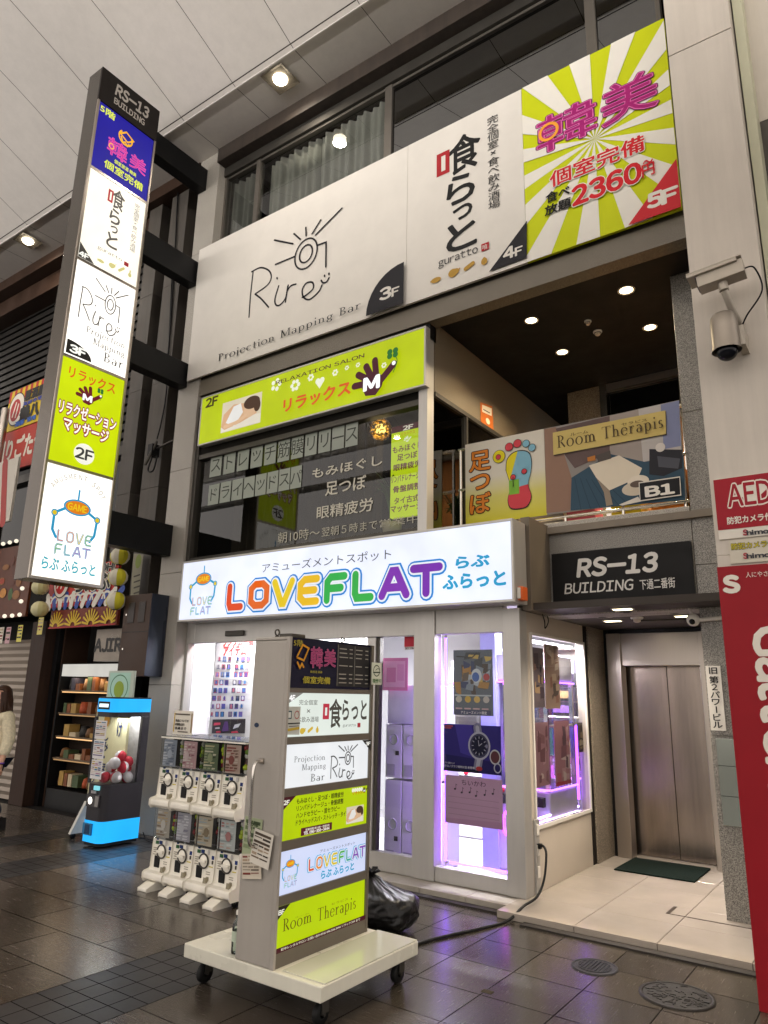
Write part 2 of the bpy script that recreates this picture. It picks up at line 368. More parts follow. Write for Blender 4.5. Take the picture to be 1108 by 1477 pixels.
# ================================================================ street paving
def paving():
    names = []
    for i, (h, st) in enumerate((('#504942', (1.2, 22, 1)), ('#474039', (1.2, 22, 1)), ('#5a5249', (1.2, 22, 1)), ('#3b362f', (22, 1.2, 1)), ('#464037', (22, 1.2, 1)), ('#2c2b2c', None), ('#323132', None))):
        m, n, l, b = nodes('paving_stone'); c = rgb(h)
        t = tex(n, l, 6 if st else 40, 6, st, .7); r = ramp(n, l, t.outputs[0], [(.2, tuple(x*.7 for x in c)), (.5, c), (.8, tuple(x*1.45 for x in c))])
        t2 = tex(n, l, 1.4, 5); r2 = ramp(n, l, t2.outputs[0], [(.3, (.68, .66, .64)), (.7, (1, 1, 1))])
        mx = n.new('ShaderNodeMixRGB'); mx.blend_type = 'MULTIPLY'; mx.inputs[0].default_value = 1; l.new(r.outputs[0], mx.inputs[1]); l.new(r2.outputs[0], mx.inputs[2]); vo = n.new('ShaderNodeTexVoronoi'); vo.inputs['Scale'].default_value = 4.5; tcv = n.new('ShaderNodeTexCoord'); l.new(tcv.outputs['Object'], vo.inputs[0]); rv = ramp(n, l, vo.outputs[0], [(.055, (.45, .43, .41)), (.075, (1, 1, 1))])
        mv = n.new('ShaderNodeMixRGB'); mv.blend_type = 'MULTIPLY'; mv.inputs[0].default_value = .8; l.new(mx.outputs[0], mv.inputs[1]); l.new(rv.outputs[0], mv.inputs[2]); l.new(mv.outputs[0], b.inputs['Base Color'])
        rr = ramp(n, l, t.outputs[0], [(.3, (.14,)*3), (.75, (.32,)*3)]) if st else ramp(n, l, t2.outputs[0], [(.3, (.3,)*3), (.7, (.45,)*3)])
        l.new(rr.outputs[0], b.inputs['Roughness'])
        bp = n.new('ShaderNodeBump'); bp.inputs['Strength'].default_value = .06; bp.inputs['Distance'].default_value = .003
        l.new(t.outputs[0], bp.inputs['Height']); l.new(bp.outputs[0], b.inputs['Normal']); names.append(m)
    grout = paint('grout', '#171412', .8, 0, .2, 8)
    g = MB(); g.box((-40, -30, -.2), (40, 30, -.005), grout); struct(g.build('ground', origin=(0, 0, -.2)))
    b = MB(); e = .0032
    def tile(x0, y0, x1, y1, m): b.add([(x0+e, y0+e, 0), (x1-e, y0+e, 0), (x1-e, y1-e, 0), (x0+e, y1-e, 0)], [(0, 1, 2, 3)], m)
    bands = [(-3.90, -3.335), (-6.84, -6.30), (-7.95, -7.5)]
    ys = [2.63 + .41*k for k in range(-12, 8)]      # -2.29 .. 5.5
    for (a, c) in bands:
        n = 4; dx = (c-a)/n; yy = -1.0
        while yy < 5.5:
            for i in range(n): tile(a+i*dx, yy, a+(i+1)*dx, min(yy+.1367, 5.5), names[5 + rnd.randrange(2)])
            yy += .1367
    for k, y in enumerate(ys[:-1]):
        y1 = min(ys[k+1], 5.5)
        x = -3.335; xs = [x, -2.893] + [-2.478 + .415*i for i in range(12)]
        for i in range(len(xs)-1): tile(xs[i], y, xs[i+1], y1, names[(3 if y > 3.4 else 0) + rnd.randrange(2)])
        for lo, hi, base in ((-6.30, -3.90, -3.90), (-7.5, -6.84, -6.84), (-14, -7.95, -7.95)):
            x = base; first = .41 if k % 2 else .82
            while x > lo + .01:
                nx = max(lo, x - first); first = .82; tile(nx, y, x, y1, names[rnd.randrange(3)]); x = nx
    struct(b.build('street_paving', origin=(0, 0, 0)))
paving()
# gutter strip, raised entrance floor, shop sill
def floors():
    b = MB(); gut = paint('gutter_stone', '#34302d', .7, 0, .25, 6, .3, 60)
    b.box((-2.4, 5.08, -.004), (-.4, 5.16, .012), gut); b.box((-7, 5.24, -.004), (-2.4, 5.32, .012), gut); struct(b.build('gutter'))
    ent = paint('entrance_tile', '#a49a8f', .14, 0, .10, 2, .02, 20, None, .10, '#7d6d5c', .5); gr = paint('dark_joint', '#3a2f28', .8)
    b = MB(); b.box((-2.62, 5.17, -.01), (-.5, 8.1, .044), gr); e = .002
    xs = [-2.62, -2.04, -1.49, -.94, -.5]; yy = [5.165, 5.66, 6.13, 6.58, 7.05, 7.5, 8.1]
    for i in range(4):
        for j in range(6):
            b.box((xs[i]+e, yy[j]+e, .0), (xs[i+1]-e, yy[j+1]-e, .05), ent)
    struct(b.build('entrance_floor', bevel=.002, seg=1))
    s = paint('sill_stone', '#a39c91', .5, 0, .2, 4, .15, 60, None, .3, '#4a443d')
    b = MB(); x = -6.75
    while x < -2.6:
        x1 = min(x+.42, -2.43); b.box((x+e, 5.33, -.01), (x1-e, 5.72, .05 if x < -9 else .048), s); x = x1
    struct(b.build('shop_sill_pavement', bevel=.003, seg=1))
floors()

# ================================================================ arcade ceiling (folded white panels, joints left open)
def ceiling():
    dark = paint('ceiling_joint', '#4d463f', .8); b = MB()
    prof = [(4.76, 8.81), (4.05, 9.12), (3.3, 9.42), (2.2, 9.78), (1.1, 10.0), (0, 10.06)]
    prof = [(q.x, q.y) for q in spline([(y, z, 0) for y, z in prof], 4)]
    prof = prof + [(-y, z) for y, z in prof[-2::-1]]
    xs = [-6.79 + .968*k for k in range(-14, 16)]; e = .004
    for i in range(len(xs)-1):
        vs = []
        for y, z in prof: vs += [(xs[i]+e, y, z), (xs[i+1]-e, y, z)]
        b.add(vs, [(2*j, 2*j+1, 2*j+3, 2*j+2) for j in range(len(prof)-1)], CEILM, True)
        for sgn in (1, -1):
            b.add([(xs[i]+e, sgn*4.785, 8.81), (xs[i+1]-e, sgn*4.785, 8.81), (xs[i+1]-e, sgn*5.40, 8.815), (xs[i]+e, sgn*5.40, 8.815)], [(0, 1, 2, 3)], CEILM)
    top = [(y, z+.03) for y, z in prof]
    b.add([(x, y, z) for y, z in top for x in (-20, 9)], [(2*j, 2*j+1, 2*j+3, 2*j+2) for j in range(len(top)-1)], dark)
    for sgn in (1, -1): b.quad((-20, sgn*4.70, 8.83), (9, sgn*4.70, 8.83), (9, sgn*5.45, 8.84), (-20, sgn*5.45, 8.84), dark)
    for sgn in (1, -1): b.box((-20, sgn*4.762, 8.795), (9, sgn*4.782, 8.82), CEILM)
    struct(b.build('arcade_ceiling', origin=(0, 0, 8.5)))
ceiling()
def downlight(x, y, z, label, power, nrm, vis=True):
    t = thing('ceiling_light', label, 'ceiling light', (x, y, z), 'downlights of the arcade ceiling')
    fr = MB(); a = .17; sl = nrm
    def pt(dx, dy, dz): return (x+dx, y+dy, z + dy*sl + dz)
    def sq(h, z0, z1, m, bb):
        vs = [pt(-h, -h, z0), pt(h, -h, z0), pt(h, h, z0), pt(-h, h, z0), pt(-h+.03, -h+.03, z1), pt(h-.03, -h+.03, z1), pt(h-.03, h-.03, z1), pt(-h+.03, h-.03, z1)]
        bb.add(vs, [(0, 1, 5, 4), (1, 2, 6, 5), (2, 3, 7, 6), (3, 0, 4, 7)], m)
    sq(a, -.014, -.004, paint('lamp_frame', '#6f675c', .5, .3), fr); fr.quad(pt(-a+.03, -a+.03, -.004), pt(a-.03, -a+.03, -.004), pt(a-.03, a-.03, -.004), pt(-a+.03, a-.03, -.004), paint('lamp_plate', '#8d8478', .4, .2)); fr.build('frame', t)
    ln = MB(); c = Vector(pt(0, 0, -.012)); ln.lathe(c, [(.001, -.05), (.05, -.045), (.085, -.015), (.09, .004)], lit('#fff3d8', 14), 20); ln.build('lens', t)
    ld = bpy.data.lights.new('lamp', 'AREA'); ld.shape = 'DISK'; ld.size = .18; ld.energy = power; ld.color = (1, .90, .78); ld.spread = R(170)
    lo = bpy.data.objects.new('lamp', ld); COL.objects.link(lo); lo.parent = t; lo.location = (0, 0, -.075)
PW = 16; COVE_FILL = 450
for i, x in enumerate((-16.8, -11.05, -5.27, .5, 6.25)):
    for sgn in (1, -1):
        seen = sgn == 1 and i in (1, 2)
        lab = {1: 'lit square ceiling downlight at left, beyond the tall vertical sign', 2: 'lit square ceiling downlight above the curtained windows'}.get(i if sgn == 1 else -1, 'square ceiling downlight out of the picture along the arcade')
        downlight(x, sgn*4.98, 8.81, lab, PW, .008*sgn)

# unseen lamp troughs added along the opposite fascia to brighten the ceiling
for i, x in enumerate((-17.0, -9.0, -1.0, 7.0)):
    t = thing('added_cove_light', 'added lamp trough under the opposite eave, unseen, put in to brighten the ceiling', 'ceiling light', (x, -4.6, 7.6), 'added unseen lamp troughs at the opposite eave')
    b = MB(); b.prism([(-4.78, 7.52), (-4.42, 7.52), (-4.42, 7.60), (-4.45, 7.60), (-4.45, 7.55), (-4.75, 7.55), (-4.75, 7.62), (-4.78, 7.62)], 0, x-3.9, x+3.9, ALU); b.build('trough', t)
    b = MB(); b.tube([(x-3.8, -4.6, 7.572), (x+3.8, -4.6, 7.572)], .018, lit('#fff0dc', 6), 8); b.build('tube', t)
    ld = bpy.data.lights.new('lamp', 'AREA'); ld.shape = 'RECTANGLE'; ld.size = 7.6; ld.size_y = .06; ld.energy = COVE_FILL; ld.color = (1, .955, .915)
    lo = bpy.data.objects.new('lamp', ld); COL.objects.link(lo); lo.parent = t; d = Vector((0, .75, .5)).normalized(); xv = Vector((1, 0, 0)); lo.matrix_local = Matrix.Translation((0, 0, .03)) @ Matrix((xv, (-d).cross(xv), -d)).transposed().to_4x4()

# ================================================================ main building
BLD = thing('corner_building', 'four-storey grey granite building with a shop on the ground floor and an elevator lobby', 'building', (-4, 6.5, 0))
def part(name, mb, parent=None, bevel=0, label=None):
    o = mb.build(name, parent or BLD, bevel)
    if label: o['label'] = label
    return o
YS = 5.35
b = MB()
for z0, z1 in ((0, 1.6), (1.603, 2.9), (2.903, 4.2), (4.203, 5.6), (5.603, 7.3), (7.303, 8.92)): b.box((-7.2, 5.40, z0), (-6.80, 5.9, z1), G_PIL)
part('granite_pillar', b, None, .004)
b = MB(); b.box((-6.8, 5.42, 5.15), (-.95, 5.58, 5.36), granite('beam_granite', '#4a443b', '#857c6c', 150)); b.box((-6.8, 5.46, 4.98), (-3.4, 5.58, 5.148), BLACK); part('granite_beam', b)
b = MB(); b.box((-6.8, 5.43, 5.362), (-.95, 5.6, 7.0), NBR); part('parapet', b)
b = MB(); b.box((-6.8, 5.36, 8.60), (-.5, 5.75, 8.98), BEAMB); b.box((-6.8, 5.5, 8.46), (-.5, 5.7, 8.598), ALUD); part('head_beam', b)
# third-floor windows above the banners
wf = MB()
for x0, x1 in ((-6.80, -6.765), (-6.19, -6.12), (-4.08, -3.98), (-1.70, -1.60), (-1.06, -1.02)): wf.box((x0, 5.53, 7.0), (x1, 5.62, 8.46), ALUW)
wf.box((-6.765, 5.54, 8.425), (-1.06, 5.6, 8.458), ALUW); wf.box((-6.765, 5.54, 7.0), (-1.06, 5.6, 7.06), ALUW)
WF = part('window_frame', wf)
for x0, x1 in ((-6.765, -6.19), (-6.12, -4.08), (-3.98, -1.70), (-1.60, -1.06)):
    b = MB(); b.quad((x0, 5.56, 7.06), (x1, 5.56, 7.06), (x1, 5.56, 8.4), (x0, 5.56, 8.4), GLASSU if x0 > -4 else GLASS); part('window_pane', b, WF)
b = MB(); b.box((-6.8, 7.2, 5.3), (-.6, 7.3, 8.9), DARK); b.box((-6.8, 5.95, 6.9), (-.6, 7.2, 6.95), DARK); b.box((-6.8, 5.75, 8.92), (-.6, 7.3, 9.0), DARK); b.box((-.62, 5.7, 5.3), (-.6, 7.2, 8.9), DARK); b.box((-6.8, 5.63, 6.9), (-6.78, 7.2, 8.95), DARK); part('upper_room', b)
def curtain(x0, x1, lab, hue):
    m = paint('curtain_cloth_' + hue, hue, .9, 0, .1, 5, .1, 200); b = MB(); n = int((x1-x0)/.012); ph = rnd.random()*6; vs = []
    for i in range(n+1):
        x = x0 + (x1-x0)*i/n; a = .03*math.sin(x*52+ph) + .02*math.sin(x*23+1.7*ph)
        for z, k in ((7.05, 1.25), (7.7, 1.0), (8.44, .8)): vs.append((x, 5.68 + a*k, z))
    b.add(vs, [(3*i+j, 3*i+3+j, 3*i+4+j, 3*i+1+j) for i in range(n) for j in (0, 1)], m, True)
    tag(b.build('curtain'), lab, 'curtain', 'curtains of the third floor windows')
curtain(-6.75, -6.24, 'narrow grey pleated curtain in the small window beside the granite pillar', '#77736d')
curtain(-6.06, -5.2, 'grey pleated curtain on the left half of the wide upper window', '#8b877f')
curtain(-5.17, -4.16, 'paler grey pleated curtain on the right half of the wide upper window', '#938f88')
# second floor: glazed shop front, side wall, terrace
b = MB()
b.box((-6.8, 5.44, 3.03), (-6.74, 5.56, 5.0), ALUD); b.box((-3.50, 5.42, 2.9), (-3.40, 5.54, 5.0), ALU); b.box((-6.74, 5.45, 4.3), (-3.5, 5.56, 4.36), ALUD); b.box((-6.74, 5.45, 3.0), (-3.5, 5.56, 3.07), ALUD)
W2 = part('window_frame', b, None, .003)
b = MB(); b.quad((-6.74, 5.5, 3.07), (-3.5, 5.5, 3.07), (-3.5, 5.5, 4.3), (-6.74, 5.5, 4.3), GLASS); part('window_pane', b, W2)
b = MB(); b.box((-6.74, 5.47, 4.36), (-3.5, 5.55, 5.0), DARK); part('transom', b, W2)
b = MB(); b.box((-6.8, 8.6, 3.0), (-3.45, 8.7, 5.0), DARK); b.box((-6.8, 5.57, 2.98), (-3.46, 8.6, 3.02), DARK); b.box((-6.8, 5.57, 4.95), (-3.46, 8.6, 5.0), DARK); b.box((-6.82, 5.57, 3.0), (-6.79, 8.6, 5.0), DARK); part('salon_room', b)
b = MB(); b.box((-3.46, 5.55, 4.45), (-3.40, 9.6, 5.215), G_BEI); b.box((-3.46, 7.4, 3.0), (-3.40, 9.6, 4.448), G_BEI); SW = part('side_wall', b)
b = MB(); b.quad((-3.42, 5.55, 3.0), (-3.42, 7.4, 3.0), (-3.42, 7.4, 4.44), (-3.42, 5.55, 4.44), GLASSD); part('side_window', b, SW)
b = MB()
for y in (6.18, 7.36): b.box((-3.45, y, 3.0), (-3.39, y+.035, 4.44), ALUD)
b.box((-3.45, 5.55, 4.40), (-3.385, 7.4, 4.445), ALUD); part('side_window_frame', b, SW)
b = MB(); b.box((-3.40, 5.55, 5.20), (-.5, 9.6, 5.26), SOFF); part('soffit', b)
b = MB(); b.box((-3.4, 5.95, 2.98), (-.5, 9.6, 3.04), paint('landing_floor', '#7d7468', .5)); part('landing', b)
b = MB(); b.box((-2.93, 7.92, 3.04), (-2.52, 8.3, 5.2), G_BEI); part('back_wall', b); b = MB(); b.box((-3.4, 9.55, 3.04), (-2.5, 9.6, 5.2), DARK); part('corridor_wall', b); b = MB(); b.box((-1.55, 7.9, 3.04), (-.5, 8.2, 5.2), G_BEI); part('back_wall', b)
b = MB()
b.box((-2.52, 7.88, 3.04), (-2.44, 8.0, 5.2), CHROME); b.box((-1.63, 7.88, 3.04), (-1.55, 8.0, 5.2), CHROME); b.box((-2.44, 7.89, 5.1), (-1.63, 8.0, 5.19), STEEL); b.box((-2.44, 7.9, 4.63), (-1.63, 8.0, 4.70), STEEL)
DR = part('landing_door', b)
b = MB(); b.quad((-2.44, 7.95, 4.7), (-1.63, 7.95, 4.7), (-1.63, 7.95, 5.1), (-2.44, 7.95, 5.1), GLASSD); part('door_pane', b, DR)
b = MB(); b.box((-2.44, 7.96, 3.05), (-1.63, 8.0, 4.63), paint('door_wood', '#8a5a2c', .5, 0, .2, 3, .05, 40, (8, 8, .5))); part('door_leaf', b, DR)
b = MB(); b.box((-2.44, 8.02, 3.05), (-1.63, 8.05, 5.15), DARK); part('door_back', b, DR)
# lintel, granite column, entry soffit
b = MB(); b.box((-2.52, 6.0, 2.345), (-1.235, 6.3, 3.04), G_COL); b.box((-2.52, 5.985, 2.25), (-1.235, 6.3, 2.343), G_PIL); b.box((-2.55, 5.97, 3.042), (-1.235, 6.3, 3.085), G_PIL); part('lintel', b, None, .004)
b = MB()
for z0, z1 in ((.05, 1.3), (1.303, 2.6), (2.603, 3.9), (3.903, 5.198)): b.box((-1.232, 5.998, z0), (-.45, 6.6, z1), G_COL)
GC = part('granite_column', b, None, .003)
b = MB(); b.box((-2.53, 5.56, 2.26), (-2.45, 5.995, 3.06), paint('fascia_board', '#6b6256', .5, 0, .12, 3)); part('fascia', b)
b = MB(); b.box((-2.6, 5.6, 2.262), (-1.0, 7.95, 2.32), paint('lobby_ceiling', '#3a342f', .5, 0, .1, 3)); b.box((-1.9-.02, 6.15, 2.25), (-1.42, 6.17, 2.262), ALUD); b.box((-1.92, 6.75, 2.25), (-1.42, 6.77, 2.262), ALUD); part('lobby_ceiling', b)
# elevator
b = MB(); b.box((-2.60, 7.14, .05), (-2.545, 7.72, 2.262), G_LOB); b.box((-2.60, 7.06, .05), (-2.56, 7.14, 2.262), paint('black_joint', '#17120e', .6)); part('lobby_wall', b, None, .003)
b = MB()
b.box((-2.54, 7.60, .05), (-2.50, 7.72, 2.25), BLACK); b.box((-2.50, 7.56, .05), (-2.36, 7.72, 2.22), STEEL); b.box((-1.60, 7.58, .05), (-1.48, 7.72, 2.22), STEEL)
b.box((-2.36, 7.60, 1.89), (-1.60, 7.78, 2.22), STEEL); b.box((-2.6, 7.62, 2.222), (-1.2, 7.8, 2.262), BLACK); EF = part('elevator_frame', b, None, .004)
for x0, x1 in ((-2.46, -1.972), (-1.968, -1.58)):
    b = MB(); b.box((x0, 7.80, .055), (x1, 7.84, 1.90), STEELD); part('elevator_door', b, EF, .003)
b = MB(); b.box((-2.5, 7.72, .05), (-2.40, 7.84, 2.0), steel('reveal_steel', '#5a534c', .35)); b.box((-1.6, 7.72, .05), (-1.5, 7.84, 2.0), steel('reveal_steel', '#5a534c', .35)); part('elevator_reveal', b, EF)
b = MB(); b.box((-1.48, 7.2, .05), (-1.2, 8, 2.262), G_LOB); b.box((-1.24, 6.6, .05), (-1.2, 7.2, 2.262), G_LOB); b.box((-2.6, 7.85, 0), (-1.2, 7.95, 2.3), DARK); part('lobby_back', b)
b = MB(); b.box((-1.195, 5.985, .68), (-.985, 5.998, 1.285), steel('panel_steel', '#8f938a', .22)); CP = part('call_panel', b, GC, .002)
b = MB()
for z in (.88, 1.09): b.box((-1.195, 5.9835, z), (-.985, 5.9848, z+.004), BLACK)
part('panel_joint', b, CP)

# ---------------------------------------------------------------- shop front (aluminium)
b = MB()
b.box((-6.88, 5.56, 2.08), (-6.66, 5.66, 2.4), ALU); b.box((-6.66, 5.56, 2.08), (-3.61, 5.66, 2.4), ALU); b.box((-3.39, 5.565, 2.085), (-2.72, 5.66, 2.4), ALU)
b.box((-6.88, 5.56, .05), (-6.76, 5.66, 2.078), ALU); b.box((-6.96, 5.5, .05), (-6.89, 5.7, 2.3), ALUD)
b.box((-3.61, 5.55, .05), (-3.39, 5.68, 2.4), ALU); b.box((-2.72, 5.555, .05), (-2.56, 5.70, 2.28), ALU)
b.box((-3.39, 5.57, .05), (-2.72, 5.66, .165), ALU); b.box((-5.6, 5.57, .05), (-3.61, 5.66, .2), ALU); b.box((-6.76, 5.57, .05), (-5.6, 5.66, .2), ALU)
b.box((-4.16, 5.575, .2), (-4.06, 5.655, 2.078), ALU); b.box((-5.62, 5.575, .2), (-5.54, 5.655, 2.078), ALU)
b.box((-4.06, 5.59, .2), (-4.02, 5.65, 2.078), ALUD)
SF = part('shop_front', b, None, .004)
for x0, x1, z0, m in ((-6.76, -5.62, .2, CLEAR), (-5.54, -4.16, .2, CLEAR), (-4.02, -3.61, .2, WIRED), (-3.39, -2.72, .165, CLEAR)):
    b = MB(); b.quad((x0, 5.615, z0), (x1, 5.615, z0), (x1, 5.615, 2.08), (x0, 5.615, 2.08), m); part('shop_pane', b, SF)
b = MB(); b.box((-6.12, 5.53, 2.14), (-5.83, 5.556, 2.2), ALUD); part('door_sensor', b, SF, .008)
# side of the shop with its show window
WP = paint('side_panel', '#bdb2a4', .5, 0, .1, 1.5, .08, 50, None, .06, '#6b5a4a')
b = MB(); b.box((-2.64, 5.705, .05), (-2.565, 7.05, .53), WP); b.box((-2.64, 5.705, 2.08), (-2.565, 7.05, 2.27), WP); b.box((-2.64, 5.705, .53), (-2.565, 5.78, 2.08), WP); b.box((-2.64, 7.03, .53), (-2.565, 7.055, 2.08), WP); SD = part('shop_side', b, None, .003)
b = MB(); b.quad((-2.60, 5.78, .53), (-2.60, 7.03, .53), (-2.60, 7.03, 2.08), (-2.60, 5.78, 2.08), CLEAR); part('show_window', b, SD)
b = MB(); b.box((-2.567, 5.76, .515), (-2.55, 7.05, .545), WHITE); b.box((-2.567, 5.76, 2.07), (-2.55, 7.05, 2.095), WHITE); b.box((-2.567, 7.02, .545), (-2.55, 7.05, 2.07), WHITE); b.box((-2.567, 5.76, .545), (-2.55, 5.785, 2.07), WHITE); part('show_window_frame', b, SD, .002)
b = MB(); b.box((-2.57, 5.72, .05), (-2.545, 5.80, .6), ALU); CH = part('cable_channel', b, SD, .003)
for z in (.17, .33, .48):
    b = MB(); b.box((-2.566+.022, 5.735, z), (-2.538, 5.785, z+.085), WHITE); part('power_socket', b, CH, .003)
# shop room
b = MB(); b.box((-6.76, 8.4, .05), (-2.62, 8.5, 2.5), INNW); b.box((-6.85, 5.67, .05), (-6.77, 8.4, 2.4), INNW); b.box((-6.76, 5.67, 2.34), (-2.62, 8.4, 2.42), INNW); b.box((-2.64, 7.06, .05), (-2.60, 8.4, 2.3), INNW)
b.box((-6.76, 5.67, .0), (-2.62, 8.4, .052), paint('shop_floor', '#c9c7c9', .25, 0, .05, 3)); part('shop_room', b)
b = MB(); b.box((-6.7, 5.98, .05), (-4.35, 6.04, 2.34), INNW); part('partition', b)
# lit tubes inside the shop
def tube_lamp(a, c, label, col, s, power, lc, r=.016, grp='light tubes inside the shop'):
    t = thing('light_tube', label, 'light tube', a, grp); b = MB(); b.tube([a, c], r, lit(col, s), 10); b.build('tube', t)
    A, C = Vector(a), Vector(c); d = (C-A).normalized(); e = MB(); e.tube([A-d*.03, A], r*1.25, WHITE, 10); e.tube([C, C+d*.03], r*1.25, WHITE, 10); e.build('end_cap', t)
    if power:
        ld = bpy.data.lights.new('lamp', 'AREA'); ld.shape = 'RECTANGLE'; ld.size = (C-A).length; ld.size_y = .05; ld.energy = power; ld.color = lc; ld.spread = R(175)
        lo = bpy.data.objects.new('lamp', ld); COL.objects.link(lo); lo.parent = t
        mid = (A+C)/2 - Vector(a); dn = Vector((0, 0, -1)) if abs(d.z) < .5 else Vector((-1, 0, 0)); lo.location = mid + dn*.03
        yv = dn.cross(d); lo.matrix_local = Matrix.Translation(mid + dn*.03) @ Matrix((d, yv, -dn)).transposed().to_4x4()
for x, y, lab in ((-6.4, 5.82, 'white light tube over the prize list wall'), (-5.1, 5.82, 'white light tube above the middle shop pane'), (-4.1, 6.6, 'white light tube inside over the white cabinets'), (-3.4, 6.9, 'white light tube inside behind the narrow glass panel')):
    tube_lamp((x, y, 2.30), (x+1.0 if x < -4.5 else x+.7, y, 2.30), lab, '#ffffff', 6, 42 if x < -4.5 else 210, (1, .97, 1))
tube_lamp((-2.68, 5.85, 2.04), (-2.68, 6.98, 2.04), 'white light tube along the top of the side show window', '#f4f0ff', 8, 40, (.92, .88, 1))
PUR = '#8a4dff'
tube_lamp((-3.36, 5.70, .19), (-3.36, 5.70, 2.06), 'upright violet light strip left of the watch poster', PUR, 9, 16, (.5, .25, 1), .010)
tube_lamp((-3.32, 5.70, .185), (-2.78, 5.70, .185), 'violet light strip along the foot of the narrow glass panel', PUR, 9, 14, (.5, .25, 1), .010)
tube_lamp((-2.66, 5.84, .56), (-2.66, 6.98, .56), 'violet light strip along the sill of the side show window', '#b79cff', 8, 18, (.6, .45, 1), .010)
tube_lamp((-2.66, 7.0, .62), (-2.66, 7.0, 1.30), 'upright violet light strip at the far edge of the side show window', '#8c3dff', 9, 14, (.55, .2, 1), .012)
# lights of the landing soffit and the lobby ceiling
def spot(x, y, z, lab, r, power, col, grp, square=False):
    t = thing('recessed_light', lab, 'recessed light', (x, y, z), grp); b = MB()
    if square:
        b.box((x-r-.012, y-r*.5-.012, z-.006), (x+r+.012, y+r*.5+.012, z), WHITE); b.build('frame', t); c = MB(); c.box((x-r, y-r*.5, z-.010), (x+r, y+r*.5, z-.0065), lit('#ffedc4', 7)); c.build('lens', t)
    else:
        b.lathe((x, y, z), [(r, -.001), (r*1.3, -.006), (r*1.32, -.001)], WHITE, 24); b.build('ring', t); c = MB(); c.lathe((x, y, z), [(.001, -.012), (r*.7, -.009), (r, -.002)], lit('#ffe9bb' if power else '#57514a', 9 if power else .05), 20); c.build('lens', t)
    if power:
        ld = bpy.data.lights.new('lamp', 'AREA'); ld.shape = 'DISK'; ld.size = r*1.6; ld.energy = power; ld.color = col; ld.spread = R(130)
        lo = bpy.data.objects.new('lamp', ld); COL.objects.link(lo); lo.parent = t; lo.location = (0, 0, -.03)
gs = 'downlights of the dark landing soffit'; wc = (1, .80, .52)
spot(-2.57, 6.04, 5.2, 'round lit downlight in the dark soffit, front left of the four', .055, 34, wc, gs)
spot(-1.62, 6.01, 5.2, 'round lit downlight in the dark soffit, front right and largest of the four', .06, 34, wc, gs)
spot(-1.63, 6.82, 5.2, 'round lit downlight in the dark soffit nearest the landing door', .055, 34, wc, gs)
spot(-2.57, 6.85, 5.2, 'round lit downlight in the dark soffit, lowest of the four in view', .055, 34, wc, gs)
gl = 'lights of the elevator lobby ceiling'; wc = (1, .88, .72)
spot(-1.77, 5.80, 2.26, 'rectangular lit light at the front edge of the lobby ceiling', .07, 15, wc, gl, True)
spot(-2.13, 6.66, 2.26, 'rectangular lit light at the left of the lobby ceiling', .07, 15, wc, gl, True)
spot(-1.46, 6.5, 2.26, 'rectangular lit light beside the small white dome camera', .07, 15, wc, gl, True)
spot(-2.1, 6.28, 2.26, 'unlit round light at the left of the lobby ceiling', .075, 0, wc, gl)
spot(-1.80, 6.02, 2.26, 'unlit round light at the middle of the lobby ceiling', .075, 0, wc, gl)
spot(-1.48, 6.25, 2.26, 'unlit round light at the right of the lobby ceiling', .075, 0, wc, gl)
def detector(x, y, z, lab, r=.055):
    t = thing('smoke_detector', lab, 'smoke detector', (x, y, z)); b = MB(); b.lathe((x, y, z), [(r, 0), (r, -.012), (r*.85, -.02)], WHITE); b.build('base', t)
    b = MB(); b.lathe((x, y, z), [(r*.6, -.02), (r*.55, -.04), (r*.3, -.048), (.001, -.05)], paint('detector_cap', '#cbbfae', .5)); b.build('cap', t)
q = at('', 848, 463, 2, 5.2); detector(q.x, q.y, 5.2, 'small white smoke detector between the upper soffit downlights', .035)
q = at('', 862, 478, 2, 5.2); detector(q.x, q.y, 5.2, 'wider white smoke detector below the small one on the dark soffit', .045)
detector(-1.85, 6.46, 2.26, 'round smoke detector in the middle of the lobby ceiling')
# ================================================================ drawings shared by several signs (each call takes the ink set of its sign)
def hand(s, f, I, cu, thumb_clover=True, leaf=None):
    P = lambda x, y: f(x, y)
    s.poly([P(.33, .05), P(.55, .0), P(.68, .2), P(.72, .45), P(.62, .58), P(.3, .55), P(.24, .35)], cu)
    W = abs(s.uv(f(1, 0))[0] - s.uv(f(0, 0))[0])
    for a, b in (((.35, .4), (.08, .42)), ((.38, .5), (.16, .72)), ((.46, .52), (.33, .9)), ((.56, .52), (.52, 1.0)), ((.6, .3), (.93, .74))):
        s.line([P(*a), P(*b)], W*.13, cu)
    s.T('M', P(.30, .2), P(.62, .55), I, .05)
    if leaf:
        for dx, dy in ((-.06, .06), (.06, .06), (-.06, -.06), (.06, -.06)): s.ell(P(.9+dx, 1.05+dy), W*.055, W*.055, leaf)
        s.line([P(.93, 1.0), P(1.0, .8), P(.92, .5)], W*.015, leaf, True); s.ell(P(.93, .76), W*.04, W*.04, I)
